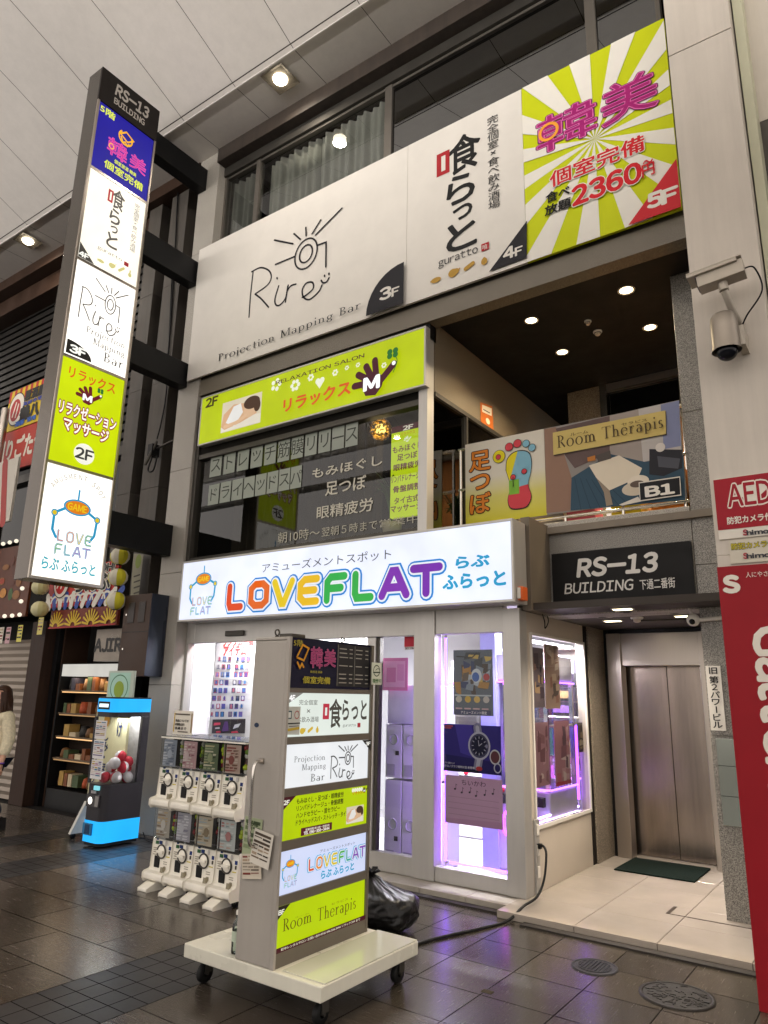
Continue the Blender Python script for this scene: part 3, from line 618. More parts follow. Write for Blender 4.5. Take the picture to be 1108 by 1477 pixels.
def massage(s, f, L):
    c = lambda h: L(h); W = abs(s.uv(f(1, 0))[0] - s.uv(f(0, 0))[0])
    s.rect(f(0, 0), f(1, 1), c('#e9dcc0')); s.poly([f(.0, .02), f(1, .02), f(1, .3), (f(.5, .4)), f(0, .2)], c('#f3ead8'))
    s.poly([f(0, .2), f(.05, .6), f(.3, .85), f(.55, .8), f(.8, .62), f(.9, .35), f(.5, .18), f(.1, .08)], c('#e3b48c'))
    s.poly([f(.12, .3), f(.3, .78), f(.48, .82), f(.55, .5), f(.35, .12)], c('#f7f5f0'))
    s.ell(f(.72, .5), W*.16, W*.13, c('#e8c09a')); s.ell(f(.76, .74), W*.2, W*.12, c('#4d3322')); s.ell(f(.9, .6), W*.08, W*.12, c('#4d3322'))
    s.line([f(.1, .18), f(.4, .22), f(.62, .36)], W*.07, c('#ecc39c'), True)
def rire_lamp(s, P, w_, m):
    s.line(P('cam0'), w_, m)
def tube_word(s, word, ll, ur, cols, layers):
    """rounded tube letters of one line: layers = [(width, ink or None)]; None takes the letter's own colour"""
    SH = {'L': [[(.12, 1), (.12, .2), (.2, 0), (.8, 0)]], 'O': [[(.3, 1), (.7, 1), (.92, .8), (.92, .2), (.7, 0), (.3, 0), (.08, .2), (.08, .8), (.3, 1), (.5, 1)]], 'V': [[(.05, 1), (.45, 0), (.55, 0), (.95, 1)]],
          'E': [[(.9, 1), (.3, 1), (.1, .8), (.1, .2), (.3, 0), (.9, 0)], [(.1, .5), (.8, .5)]], 'F': [[(.12, 0), (.12, .8), (.28, 1), (.9, 1)], [(.12, .5), (.75, .5)]],
          'A': [[(.0, 0), (.42, 1), (.58, 1), (1, 0)], [(.22, .32), (.78, .32)]], 'T': [[(.0, 1), (1, 1)], [(.5, 1), (.5, 0)]]}
    f = s.sub(ll, ur); W = abs(s.uv(f(1, 0))[0] - s.uv(f(0, 0))[0]); n = len(word)
    for wd, mk in layers:
        for i, ch in enumerate(word):
            for st in SH[ch]: s.line([f((i + .1 + x*.78)/n, y) for x, y in st], W*wd/n, mk or cols[i])
def robot(s, f, L, thin=False):
    W = abs(s.uv(f(1, 0))[0] - s.uv(f(0, 0))[0]); bl = L('#29a6d8')
    s.line([f(.5, 1), f(.5, .85)], W*.035, bl)
    s.line([f(.32, .72), f(.08, .6), f(.08, .36), f(.16, .26)], W*.05, bl, False); s.line([f(.68, .72), f(.92, .62), f(.9, .38), f(.82, .28)], W*.05, bl, False)
    s.ell(f(.5, .74), W*.27, W*.15, bl); s.ell(f(.5, .74), W*.235, W*.12, L('#f28a1c')); s.T('GAME', f(.31, .69), f(.69, .79), L('#ffd21f'), .03)
    for x, y in ((.08, .6), (.92, .62)): s.ell(f(x, y), W*.065, W*.065, bl); s.ell(f(x, y), W*.042, W*.042, L('#f5d21c'))
    cs = [L(h) for h in ('#e2552c', '#ef9038', '#e9cf2a', '#63b93f')]
    tube_word(s, 'LOVE', f(.16, .22), f(.88, .36), cs, [(.22, L('#6fb6dd')), (.12, L('#ffffff')), (.07, None)])
    cs = [L(h) for h in ('#5dbb46', '#35b0b4', '#8a55c0', '#8a55c0')]
    tube_word(s, 'FLAT', f(.14, .03), f(.86, .16), cs, [(.22, L('#6fb6dd')), (.12, L('#ffffff')), (.07, None)])
def rire(s, P_in, w_, m):
    P = P_in
    """P maps a point of the logo as photographed (crop D coordinates) onto this sign"""
    if P_in(0, 0) != (0, 0):                            # the flat lettering of the big banner redrawn inside another box
        A, B_ = at('D', 204, 446, 1, YS), at('D', 480, 125, 1, YS)
        def P(x, y):
            q = at('D', x, y, 1, YS); return P_in(204 + 276*(q.x-A.x)/(B_.x-A.x), 446 - 321*(q.z-A.z)/(B_.z-A.z))
    ln = lambda pts, sm=True: s.line([P(*p) for p in pts], w_, m, sm)
    ln([(204, 446), (208, 385), (216, 312)], False); ln([(212, 312), (238, 300), (262, 308), (270, 328), (258, 352), (222, 378)]); ln([(222, 378), (240, 392), (262, 417)])
    ln([(292, 354), (281, 392), (284, 410), (296, 410), (312, 390), (320, 352)]); ln([(319, 355), (312, 402)]); ln([(316, 372), (328, 354), (343, 349)]); ln([(362, 388), (374, 381), (394, 362), (392, 344), (374, 346), (362, 366), (366, 388), (384, 394), (410, 372), (420, 352)])
    ln([(418, 338), (424, 345), (434, 342), (441, 330)]); ln([(287, 330), (288, 333)], False); ln([(428, 323), (428.5, 326)], False); ln([(441, 317), (441.5, 320)], False)
    a, b = s.uv(P(338, 265)); c, d = s.uv(P(408, 240)); rx = abs(c-a)/2; ry = abs(s.uv(P(373, 214))[1]-s.uv(P(373, 304))[1])/2
    for k in (1, .6): s.ring(P(373, 259), rx*k, ry*k, w_, m)
    ln([(338, 268), (283, 291)], False); ln([(408, 234), (433, 225), (432, 298)], False); ln([(280, 219), (335, 230)], False); ln([(338, 200), (357, 217)], False); ln([(373, 182), (374, 206)], False); ln([(417, 160), (392, 200)], False); ln([(480, 125), (402, 204)], False)
def kurae(s, f, ik, red, small, gold=None, names=True):
    """the tall brush lettering, 0..1 box of its sign"""
    s.T('食', f(.14, .72), f(.66, 1.0), ik, .02); s.rect(f(-.06, .76), f(.16, .94), red); s.rect(f(.02, .79), f(.09, .91), s.bg)
    s.T('ら', f(.12, .49), f(.56, .70), ik, .022); s.T('っ', f(.22, .36), f(.52, .46), ik, .022); s.T('と', f(.12, .14), f(.58, .34), ik, .022)
def vegs(s, f, g):
    W = abs(s.uv(f(1, 0))[0] - s.uv(f(0, 0))[0])
    s.ell(f(.1, .3), W*.09, W*.045, g); s.poly([f(0, .42), f(.0, .15), f(.06, .3)], g); s.ell(f(.4, .42), W*.08, W*.07, g); s.ell(f(.45, .5), W*.06, W*.05, g); s.line([f(.45, .5), f(.52, .72)], W*.02, g)
    s.line([f(.62, .35), f(.74, .75)], W*.07, g); s.ell(f(.93, .45), W*.05, W*.06, g); s.line([f(.93, .4), f(.93, .85)], W*.04, g)
def neon(s, t, ll, ur, dark, mid, light, b=(.035, .018, .0)):
    for bb, m in zip(b, (dark, mid, light)): s.T(t, ll, ur, m, bb)
K_ = lambda h: ink(h)

# ================================================================ the three big unlit banners above the second floor
def banner(name, label, x0, x1, z0, z1, y, face, th=.03):
    s = Sign(1, y, 'D'); s.box((x0, y+.0005, z0), (x1, y+th, z1), face); s.bg = face; return s
BW = ink('#ded9d0', .5)
zb, zt = 5.375, 7.29
xa, xb, xc, xd = -6.985, at('', 585.5, 437, 1, YS).x, at('', 760, 370, 1, YS).x, -.965
s = banner('', '', xa, xb-.004, zb, zt, YS, BW); bk = ink('#222125')
rire(s, lambda x, y: (x, y), .022, bk); s.serif('Projection Mapping Bar', (113, 578), (542, 400), bk, .08)
cu = at('', 585.5, 437, 1, YS); r3 = cu.x - at('D', 557, 450, 1, YS).x; z3 = at('D', 668, 288, 1, YS).z - zb
s.face([(xb-.004, zb)] + [(xb-.004 - r3*math.cos(R(a)), zb + z3*math.sin(R(a))) for a in range(0, 91, 10)], bk)
s.T('3', (598, 403), (630, 358), BW, .04); s.T('F', (633, 391), (654, 360), BW, .03)
tag(s.build('banner_sign', bevel=.002), 'wide white banner with a thin line drawing and the word Rire, floor mark 3F', 'sign', 'unlit banners across the facade')
s = banner('', '', xb, xc-.004, zb, zt, YS, BW); s.k = 'B'; red = ink('#a3262c')
f = s.sub((155, 720), (330, 370)); uA = s.uv(('m', 0, 0))
a0 = at('B', 155, 486, 1, YS); a1 = at('B', 272, 367, 1, YS); z_lo = at('B', 195, 712, 1, YS).z
f = lambda x, y: ('m', a0.x + .03 + x*(a1.x-a0.x)/.68, z_lo - .28 + y*(a1.z - z_lo + .28)*.995)
kurae(s, f, ink('#1b1b1b'), red, None)
s.V('完全個室×食べ飲み酒場', (302, 610), (330, 326), ink('#2a2a2c'), .0)
s.k = 'D'; s.T('guratto', (766, 306), (882, 234), bk); s.rect((893, 254), (915, 224), red); s.T('喰', (896, 250), (911, 229), BW)
vegs(s, s.sub((742, 350), (914, 266)), ink('#b08a3c')); s.poly([(916, 314), (1028, 272), (1028, 163)], bk)
s.T('4', (960, 279), (990, 236), BW, .04); s.T('F', (994, 268), (1014, 237), BW, .03)
tag(s.build('banner_sign', bevel=.002), 'white banner with black brush lettering and a red mouth radical, floor mark 4F', 'sign', 'unlit banners across the facade')
GR = ink('#c3cc12'); s = banner('', '', xc, xd, zb, zt, YS, GR); s.k = 'B'; wh = ink('#e8e4da')
cx, cz = s.uv((608, 402))
def edge(t):
    dx, dz = math.cos(t), math.sin(t); k = min((xd-cx)/dx if dx > 1e-6 else ((xc-cx)/dx if dx < -1e-6 else 1e9), (zt-cz)/dz if dz > 1e-6 else ((zb-cz)/dz if dz < -1e-6 else 1e9)); return (cx+dx*k, cz+dz*k)
corn = [(math.atan2(z-cz, x-cx), (x, z)) for x, z in ((xd, zt), (xc, zt), (xc, zb), (xd, zb))]
nr = 15
for i in range(nr):
    t0 = 2*math.pi*i/nr - math.pi + .1; t1 = t0 + math.pi/nr
    pts = [(cx, cz), edge(t0)] + [p for a, p in sorted(corn) if t0 < a < t1] + [edge(t1)]; s.face(pts, wh)
s.d = .0006
neon(s, '韓', (445, 452), (607, 275), ink('#6b1a55'), ink('#e06fae'), ink('#a01d6d')); neon(s, '美', (632, 372), (782, 192), ink('#6b1a55'), ink('#e06fae'), ink('#a01d6d'))
s.ring((476, 382), .10, .10, .03, ink('#f0a13a'))
rd = ink('#c6202a'); s.T('個室完備', (482, 545), (750, 388), wh, .055); s.T('個室完備', (482, 545), (750, 388), rd, .02); s.T('食べ', (470, 590), (536, 535), ink('#111111'), .03); s.T('放題', (467, 627), (540, 570), ink('#111111'), .03)
s.T('2360', (548, 598), (740, 468), wh, .07); s.T('2360', (548, 598), (740, 468), rd, .04); s.T('円', (748, 518), (780, 469), rd, .02); s.T('～', (750, 481), (777, 459), rd, .02)
x5, z5 = s.uv((706, 640)); zz5 = s.uv((845, 462))[1]; s.face([(x5, zb), (xd, zb), (xd, zz5)], ink('#c22a33')); s.T('5', (765, 607), (802, 553), wh, .05); s.T('F', (806, 594), (846, 541), wh, .05)
tag(s.build('banner_sign', bevel=.002), 'lime and white sunburst banner with pink neon-style characters and 2360, floor mark 5F', 'sign', 'unlit banners across the facade')

# ================================================================ the tall vertical sign
XP = -6.85; PY0, PY1 = 3.60, 4.42
PYL = thing('pylon_sign', 'tall narrow steel signboard with five lit panels standing out from the granite pillar', 'sign', (XP, 4.0, 2.55))
b = MB(); b.box((XP-.26, PY0, 2.58), (XP-.012, PY1, 8.72), steel('pylon_steel', '#5a544e', .22, (3, 3, 40)))
b.box((XP-.012, PY0, 2.58), (XP+.012, PY0+.03, 8.26), STEEL); b.box((XP-.012, PY1-.03, 2.58), (XP+.012, PY1, 8.26), STEEL); b.box((XP-.012, PY0+.03, 2.58), (XP+.012, PY1-.03, 2.61), STEEL); b.build('case', PYL, .004)
zs = [2.61, at('G', 300, 175, 0, XP).z]
def pz(k, x, y): return at(k, x, y, 0, XP).z
cuts = [2.61, pz('C', 460, 1228), pz('C', 540, 635), pz('C', 620, 100), pz('Q', 230, 790), 8.27]
for z in cuts[1:-1]: sep = MB(); sep.box((XP-.012, PY0+.03, z-.015), (XP+.010, PY1-.03, z+.015), STEEL); sep.build('divider', PYL)
def pface(i, col, st, name='sign_panel', label=None):
    z0 = cuts[i] + (.016 if i else .001); z1 = cuts[i+1] - .016; s = Sign(0, XP, ''); s.box((XP-.01, PY0+.032, z0), (XP, PY1-.032, z1), lit(col, st)); s.bg = lit(col, st)
    f = lambda x, y: ('m', PY0+.032 + x*(PY1-PY0-.064), z0 + y*(z1-z0)); s.ff = f; s.lb = label; return s, f
LW = lambda st: (lambda h: lit(h, st))
# 1F: amusement spot
s, f = pface(0, '#fffaf0', 1.35); L = LW(.8)
for i, ch in enumerate('AMUSMENT SPOT'):
    if ch != ' ':
        t = R(150 - 120*i/12); g = glyphs(ch, .0, 0); a = t - math.pi/2; q_ = f(.5 + .40*math.cos(t), .68 + .24*math.sin(t)); k = .075
        vs, fs, x0, y0, x1, y1 = g
        s.add([s.xyz(q_[1] + ((x-(x0+x1)/2)*math.cos(a)*.75 - y*math.sin(a))*k, q_[2] + ((x-(x0+x1)/2)*math.sin(a)*.75 + y*math.cos(a))*k) for x, y in vs], fs, lit('#8f8c86', .7)); s.h += s.d
robot(s, lambda x, y: f(.13 + x*.76, .2 + y*.62), L); s.T('らぶ ふらっと', f(.1, .07), f(.88, .17), lit('#4fc3d6', .7), .03); s.build('sign_panel', PYL)['label'] = 'white lit panel with the little GAME robot and LOVE FLAT'
# 2F: massage
s, f = pface(1, '#d3e600', .92); L = LW(.75)
s.T('リラックス', f(.12, .82), f(.86, .93), lit('#e0561a', .9), .02); hand(s, lambda x, y: f(.25 + x*.42, .62 + y*.17), lit('#ffffff', 1), lit('#7d1a2c', .6), True, lit('#1f8a3a', .6))
for bb, c in ((.12, '#a3223a'), (.03, '#fffdf0')):
    s.T('リラクゼーション', f(.04, .46), f(.94, .58), lit(c, .8 if bb > .1 else 1.05), bb); s.T('マッサージ', f(.14, .31), f(.84, .43), lit(c, .8 if bb > .1 else 1.05), bb)
s.ell(f(.5, .14), .12, .115, lit('#f4f1e2', 1)); s.T('2F', f(.37, .09), f(.64, .19), lit('#4a4a48', .6), .03); s.build('sign_panel', PYL)['label'] = 'lime lit panel with a maroon hand and white katakana'
# 3F
s, f = pface(2, '#fffaf2', 1.4); dk = lit('#3d3a3a', .5)
rire(s, lambda x, y: f(.14 + (x-204)/(480-204)*.74, .42 + (446-y)/(446-125)*.48), .013, lit('#6d6964', .6)); g_ = lit('#5d5a56', .5)
s.serif('Projection', f(.28, .30), f(.92, .37), g_); s.serif('Mapping', f(.40, .2), f(.92, .27), g_); s.serif('Bar', f(.58, .07), f(.92, .17), g_)
s.face([s.uv(f(0, 0))] + [s.uv(f(.40*math.cos(R(a)), .14*math.sin(R(a)))) for a in range(0, 91, 10)], lit('#2b2926', .5)); s.T('3F', f(.06, .025), f(.3, .10), lit('#fffef5', 1), .05); s.build('sign_panel', PYL)['label'] = 'white lit panel with the thin Rire line drawing'
# 4F
s, f = pface(3, '#fbf4e4', 1.2); kurae(s, lambda x, y: f(.36 + x*.4, .17 + y*.78), lit('#6d675f', .7), lit('#c43a3e', .8), None); s.V('完全個室×食べ飲み酒場', f(.8, .36), f(.9, .93), lit('#8d877d', .7)); s.T('guratto', f(.28, .18), f(.7, .225), lit('#7d776e', .7)); s.rect(f(.74, .17), f(.82, .215), lit('#b03038', .7))
vegs(s, lambda x, y: f(.3 + x*.6, .04 + y*.12), lit('#d8cf8a', .9)); s.poly([f(0, 0), f(.26, 0), f(0, .16)], lit('#55514b', .6)); s.T('4F', f(.01, .015), f(.16, .065), lit('#fffef5', 1), .05); s.build('sign_panel', PYL)['label'] = 'white lit panel with tall grey brush lettering'
# 5F
s, f = pface(4, '#241cb8', .55); Y_ = lit('#e6f04a', .95); s.T('5階', f(.02, .86), f(.28, .97), Y_, .02)
for t, ll, ur in (('韓', (.22, .34), (.56, .60)), ('美', (.62, .36), (.92, .58))): neon(s, t, f(*ll), f(*ur), lit('#7a2bb0', .7), lit('#ff6fc0', 1), lit('#d8359a', .9), (.035, .015, .0))
s.ring(f(.28, .46), .035, .04, .012, lit('#ffc04a', .9)); s.ring(f(.5, .72), .10, .10, .02, lit('#f5b21e', 1), 130, 400); s.line([f(.40, .74), f(.5, .82), f(.64, .76), f(.54, .68)], .02, lit('#f5b21e', 1), False, True); s.line([f(.42, .7), f(.46, .63), f(.5, .66), f(.54, .62), f(.57, .66)], .02, lit('#f5b21e', 1))
s.T('個室居酒 韓美', f(.36, .25), f(.76, .31), Y_, .02); s.T('個室完備', f(.2, .10), f(.9, .22), Y_, .02); s.build('sign_panel', PYL)['label'] = 'deep blue lit panel with pink neon-style characters and 5階'
s = Sign(0, XP+.012, ''); s.box((XP-.011, PY0, 8.26), (XP+.012, PY1, 8.72), paint('header_brown', '#17110e', .5)); f = lambda x, y: ('m', PY0 + x*(PY1-PY0), 8.26 + y*.46)
s.T('RS-13', f(.24, .48), f(.8, .82), ink('#b9b2aa'), .04, 0, .15); s.T('BUILDING', f(.24, .2), f(.76, .38), ink('#b9b2aa'), .03); s.build('header', PYL)
for k, x, y, y2 in (('V', 525, 195, 320), ('V', 485, 740, 880), ('V', 432, 1330, 1470), ('G', 733, 110, 245)):
    z1 = at(k, x, y, 0, -7.03).z; z0 = at(k, x, y2, 0, -7.03).z
    b = MB(); b.box((-7.2, PY1, z0), (-7.03, 5.398, z1), BLACK); b.build('bracket', PYL, .006)

# ================================================================ lime sign box of the second floor
S2 = thing('light_box_sign', 'long lime green lit sign box with a maroon hand above the second floor window', 'sign', (-5.0, 5.4, 4.4))
Y2 = 5.36; bl, br = at('E', 75, 527, 1, Y2), at('E', 1033, 290, 1, Y2); tl, tr = at('E', 90, 325, 1, Y2), at('E', 1033, 38, 1, Y2)
x0, x1, z0, z1 = (bl.x+tl.x)/2, (br.x+tr.x)/2, (bl.z+br.z)/2, (tl.z+tr.z)/2
b = MB(); b.box((x0, Y2+.012, z0), (x1, 5.44, z1), ALU)
for a, c in (((x0, Y2-.004, z0), (x1, Y2+.012, z0+.02)), ((x0, Y2-.004, z1-.02), (x1, Y2+.012, z1)), ((x0, Y2-.004, z0+.02), (x0+.02, Y2+.012, z1-.02)), ((x1-.02, Y2-.004, z0+.02), (x1, Y2+.012, z1-.02))): b.box(a, c, ALU)
b.build('case', S2, .003)
s = Sign(1, Y2, 'E'); s.box((x0+.021, Y2, z0+.021), (x1-.021, Y2+.011, z1-.021), lit('#c3d400', .80)); mr = lit('#5c1530', .45); wt_ = lit('#eef0d8', .9)
s.T('2F', (108, 374), (160, 322), lit('#4a3a12', .5), .04); massage(s, s.sub((170, 482), (346, 305)), LW(.75))
for cx_, cy_, k in ((405, 278, .1), (486, 280, .09), (552, 248, .055), (655, 228, .05), (705, 208, .035), (752, 196, .035), (862, 198, .04)):
    for a in range(0, 360, 60 if k < .095 else 72): u, v = s.uv((cx_, cy_)); s.ell(('m', u + k*.55*math.cos(R(a)), v + k*.55*math.sin(R(a))), k*.28, k*.28, wt_, 10)
u, v = s.uv((593, 270)); s.ell(('m', u-.03, v+.02), .035, .035, wt_, 14); s.ell(('m', u+.03, v+.02), .035, .035, wt_, 14); s.poly([('m', u-.062, v+.01), ('m', u+.062, v+.01), ('m', u, v-.075)], wt_)
s.T('RELAXATION SALON', (408, 280), (780, 148), mr, .015); s.T('リラックス', (440, 397), (722, 262), lit('#d9561c', .85), .035)
hand(s, s.sub((722, 352), (920, 150)), lit('#ffffff', 1), mr, True, lit('#2a8a36', .5)); s.build('sign_panel', S2)

# ================================================================ white sign box over the shop
YL = 5.30; S1 = thing('light_box_sign', 'long white lit sign box reading LOVEFLAT in rainbow letters above the shop door', 'sign', (-4.6, 5.4, 2.27))
bl, br = at('H', 13, 338, 1, YL), at('H', 1047, 268, 1, YL); tl, tr = at('H', 30, 150, 1, YL), at('H', 1045, 15, 1, YL)
x0, x1, z0, z1 = (bl.x+tl.x)/2, (br.x+tr.x)/2, (bl.z+br.z)/2, (tl.z+tr.z)/2
b = MB(); b.box((x0, YL+.012, z0), (x1, 5.55, z1), ALU)
for a, c in (((x0, YL-.006, z0), (x1, YL+.012, z0+.022)), ((x0, YL-.006, z1-.022), (x1, YL+.012, z1)), ((x0, YL-.006, z0+.022), (x0+.02, YL+.012, z1-.022)), ((x1-.02, YL-.006, z0+.022), (x1, YL+.012, z1-.022))): b.box(a, c, ALU)
b.build('case', S1, .004)
s = Sign(1, YL, 'H'); s.box((x0+.021, YL, z0+.023), (x1-.021, YL+.011, z1-.023), lit('#e6ebfb', 1.08)); L = LW(.85)
robot(s, s.sub((40, 318), (142, 158)), L); s.T('アミューズメントスポット', (277, 185), (674, 110), lit('#55585c', .5), .0)
cs = [L(h) for h in ('#e24a1e', '#ea6a22', '#f0d020', '#f2c21c', '#2fb24c', '#35b04a', '#8233b4', '#7a2fb0')]
tube_word(s, 'LOVEFLAT', (163, 292), (836, 165), cs, [(.42, L('#1f86d8')), (.32, L('#f4f8ff')), (.22, None)])
s.T('らぶ', (876, 172), (976, 128), L('#22a2d4'), .045); s.T('ふらっと', (836, 236), (1026, 178), L('#22a2d4'), .045); s.build('sign_panel', S1)
b = MB(); b.box((x1+.002, 5.36, z0+.02), (x1+.045, 5.46, z0+.13), paint('orange_plastic', '#d0602a', .4)); b.box((x1+.002, 5.34, z0+.03), (x1+.03, 5.358, z0+.12), ink('#d8d2c8')); tag(b.build('sensor_box', bevel=.004), 'small orange and white sensor box at the right end of the white LOVEFLAT sign', 'sensor')

# ================================================================ building name plate, white name plate
s = Sign(1, 5.97, 'F'); a, c = at('F', 432, 895, 1, 5.97), at('F', 865, 697, 1, 5.97); s.box((a.x, 5.971, a.z), (c.x, 5.984, c.z), paint('plate_black', '#0d0c0c', .5, 0, .1, 5, 0, 80, None, 0, '#000000', .2)); gy = paint('plate_letter', '#c9c6c0', .4, .3)
s.T('RS-13', (508, 812), (752, 735), gy, .045, 0, .15); s.T('BUILDING', (468, 866), (680, 818), gy, .015, 0, .15); s.T('下通二番街', (706, 852), (814, 812), gy, .01); s.box((a.x+.1, 5.984, a.z+.1), (c.x-.1, 5.999, c.z-.1), BLACK)
tag(s.build('name_plate', bevel=.002), 'black plate lettered RS-13 BUILDING on the granite lintel', 'sign')
s = Sign(1, 5.985, 'K'); a, c = at('K', 845, 650, 1, 5.985), at('K', 873, 337, 1, 5.985); xl, xr = -1.222, -1.118; s.box((xl, 5.986, a.z), (xr, 5.997, c.z), ink('#e4e0d8')); zz = lambda p: a.z + (c.z-a.z)*p
s.V('旧', ('m', xl+.018, zz(.87)), ('m', xr-.018, zz(.98)), ink('#222222'), .02); s.V('第2パワービル', ('m', xl+.018, zz(.03)), ('m', xr-.018, zz(.84)), ink('#222222'), .02)
tag(s.build('name_plate', bevel=.001), 'narrow white plate of black vertical lettering on the granite column', 'sign')

# ================================================================ cloth banners on the landing rail
YB = 5.955
RAIL = MB()
for z in (3.14, 3.55, 3.98): RAIL.tube([(-3.40, 6.03, z), (-1.24, 6.03, z)], .018, CHROME, 10)
for x in (-3.38, -2.85, -2.3, -1.78, -1.27): RAIL.tube([(x, 6.03, 3.08), (x, 6.03, 3.98)], .016, CHROME, 10)
tag(RAIL.build('railing'), 'steel railing of the landing behind the printed banners', 'railing')
def clothbanner(x0, x1, z0, z1, m):
    s = Sign(1, YB, 'F'); s.box((x0, YB+.001, z0), (x1, YB+.012, z1), m); s.bg = m; return s
p = [at('F', *q, 1, YB) for q in ((152, 400), (403, 347), (160, 640), (410, 612), (828, 255), (848, 570))]
zlo, zhi = (p[2].z+p[5].z)/2, (p[0].z+p[4].z)/2; xm = (p[1].x+p[3].x)/2; x0 = (p[0].x+p[2].x)/2; x1 = (p[4].x+p[5].x)/2
m, n, l, bb_ = nodes('banner_cloth_print'); tc = n.new('ShaderNodeTexCoord'); sx = n.new('ShaderNodeSeparateXYZ'); l.new(tc.outputs['Generated'], sx.inputs[0]); rr = ramp(n, l, sx.outputs[2], [(.0, rgb('#c9c11c')), (.3, rgb('#cfc86a')), (.55, rgb('#d9d3c4'))]); l.new(rr.outputs[0], bb_.inputs['Base Color']); bb_.inputs['Roughness'].default_value = .6
s = clothbanner(x0, xm, zlo, zhi, m)
for bb, c in ((.06, '#1b1713'), (.022, '#d77f2a')): s.V('足つぼ', (170, 618), (234, 408), ink(c), bb)
u0, v0 = s.uv((325, 500)); k = s.uv((365, 500))[0] - s.uv((285, 500))[0]; F_ = lambda x, y: ('m', u0 + x*k, v0 + y*k)
ot = ink('#2b2320'); yl, bl_, rdd, gg = ink('#e2d21e'), ink('#7fb3c8'), ink('#c9404a'), ink('#7ab23a')
shape = [(-.5, .35), (-.45, .75), (-.2, .98), (.15, 1.0), (.42, .85), (.5, .5), (.45, .1), (.35, -.3), (.45, -.75), (.3, -1.08), (0, -1.15), (-.35, -1.08), (-.45, -.75), (-.35, -.25)]
sm = [tuple(q[:2]) for q in spline([(x, y, 0) for x, y in shape + shape[:1]], 4)][:-1]
s.poly([F_(x*1.05, y*1.04) for x, y in sm], ot); s.poly([F_(x, y) for x, y in sm], bl_); s.poly([F_(x, y) for x, y in sm if x < -.02 and y > -.1] , yl); s.poly([F_(x, y) for x, y in sm if y < -.28], rdd); s.poly([F_(-.4, -.05), F_(0, -.05), F_(0, -.6), F_(-.4, -.6)], gg)
for cx_, cy_, r_, c in ((-.78, .95, .24, yl), (-.36, 1.25, .15, rdd), (-.02, 1.32, .15, rdd), (.32, 1.25, .13, bl_), (.55, 1.05, .13, bl_)): s.ell(F_(cx_, cy_), k*(r_+.02), k*(r_+.02), ot); s.ell(F_(cx_, cy_), k*r_, k*r_, c)
for cx_, cy_ in ((-.8, .93), (.22, .2), (-.22, .05)): s.ell(F_(cx_, cy_), k*.11, k*.11, ot); s.ell(F_(cx_, cy_), k*.09, k*.09, rdd)
s.line([F_(-.22, .05), F_(-.22, -.3)], k*.03, ot)
tag(s.build('cloth_banner'), 'cloth banner with a coloured foot drawing and 足つぼ on the landing rail', 'banner', 'banners on the landing rail')
s = clothbanner(xm+.003, x1, zlo, zhi, ink('#8a8580'))
c = ink; s.poly([(404, 347), (440, 340), (490, 500), (485, 603), (411, 611)], c('#8d6f5e')); s.poly([(440, 345), (610, 305), (610, 420), (500, 470), (470, 430)], c('#5d4c49')); s.poly([(610, 305), (700, 284), (715, 450), (610, 425)], c('#9a9089')); s.poly([(700, 284), (828, 256), (836, 425), (715, 450)], c('#b8b3b0')); s.poly([(770, 270), (828, 257), (834, 400), (780, 410)], c('#7f86a8'))
s.poly([(490, 500), (610, 425), (720, 450), (842, 430), (848, 570), (487, 603)], c('#2f4a5c'))
for i in range(6): s.line([(500+i*18, 500+i*2), (520+i*30, 600-i*3)], .006, c('#24384a'))
s.poly([(735, 410), (838, 412), (838, 470), (780, 495), (735, 490)], c('#23232a')); s.poly([(760, 432), (832, 440), (826, 472), (764, 466)], c('#4a4c55'))
s.poly([(545, 462), (640, 430), (712, 470), (700, 500), (610, 540), (568, 500)], c('#e0d5c1')); s.poly([(568, 500), (610, 540), (620, 585), (600, 590), (592, 545)], c('#8f8170')); s.ell((700, 512), .09, .055, c('#e6dccb')); s.ell((690, 535), .11, .06, c('#cfc3b0')); s.ell((697, 520), .06, .03, c('#5e5148')); s.poly([(640, 585), (700, 560), (710, 575), (650, 588)], c('#d9d3c8'))
s.poly([(568, 430), (612, 415), (616, 440), (575, 452)], c('#4e4743')); s.poly([(540, 437), (565, 430), (566, 446), (542, 450)], c('#b0702f')); s.ell((770, 405), .04, .04, c('#d8d2cc'))
s.poly([(434, 362), (788, 292), (790, 366), (436, 432)], c('#3e342a')); s.poly([(432, 359), (786, 289), (788, 363), (434, 429)], c('#c9b46c'))
s.serif('Room', (446, 408), (566, 345), c('#54452c'), .1); s.serif('Therapis', (588, 380), (780, 304), c('#54452c'), .1); s.T('ルーム', (490, 372), (545, 352), c('#54452c'), .01); s.T('セラピス', (650, 340), (730, 316), c('#54452c'), .01)
s.poly([(704, 517), (834, 498), (838, 558), (708, 577)], c('#dcd6cc')); s.poly([(707, 520), (832, 502), (835, 555), (710, 573)], c('#16161a')); s.T('B1', (728, 562), (812, 520), c('#ece8e0'), .05)
tag(s.build('cloth_banner'), 'cloth banner with a photo of a treatment room, Room Therapis and B1', 'banner', 'banners on the landing rail')
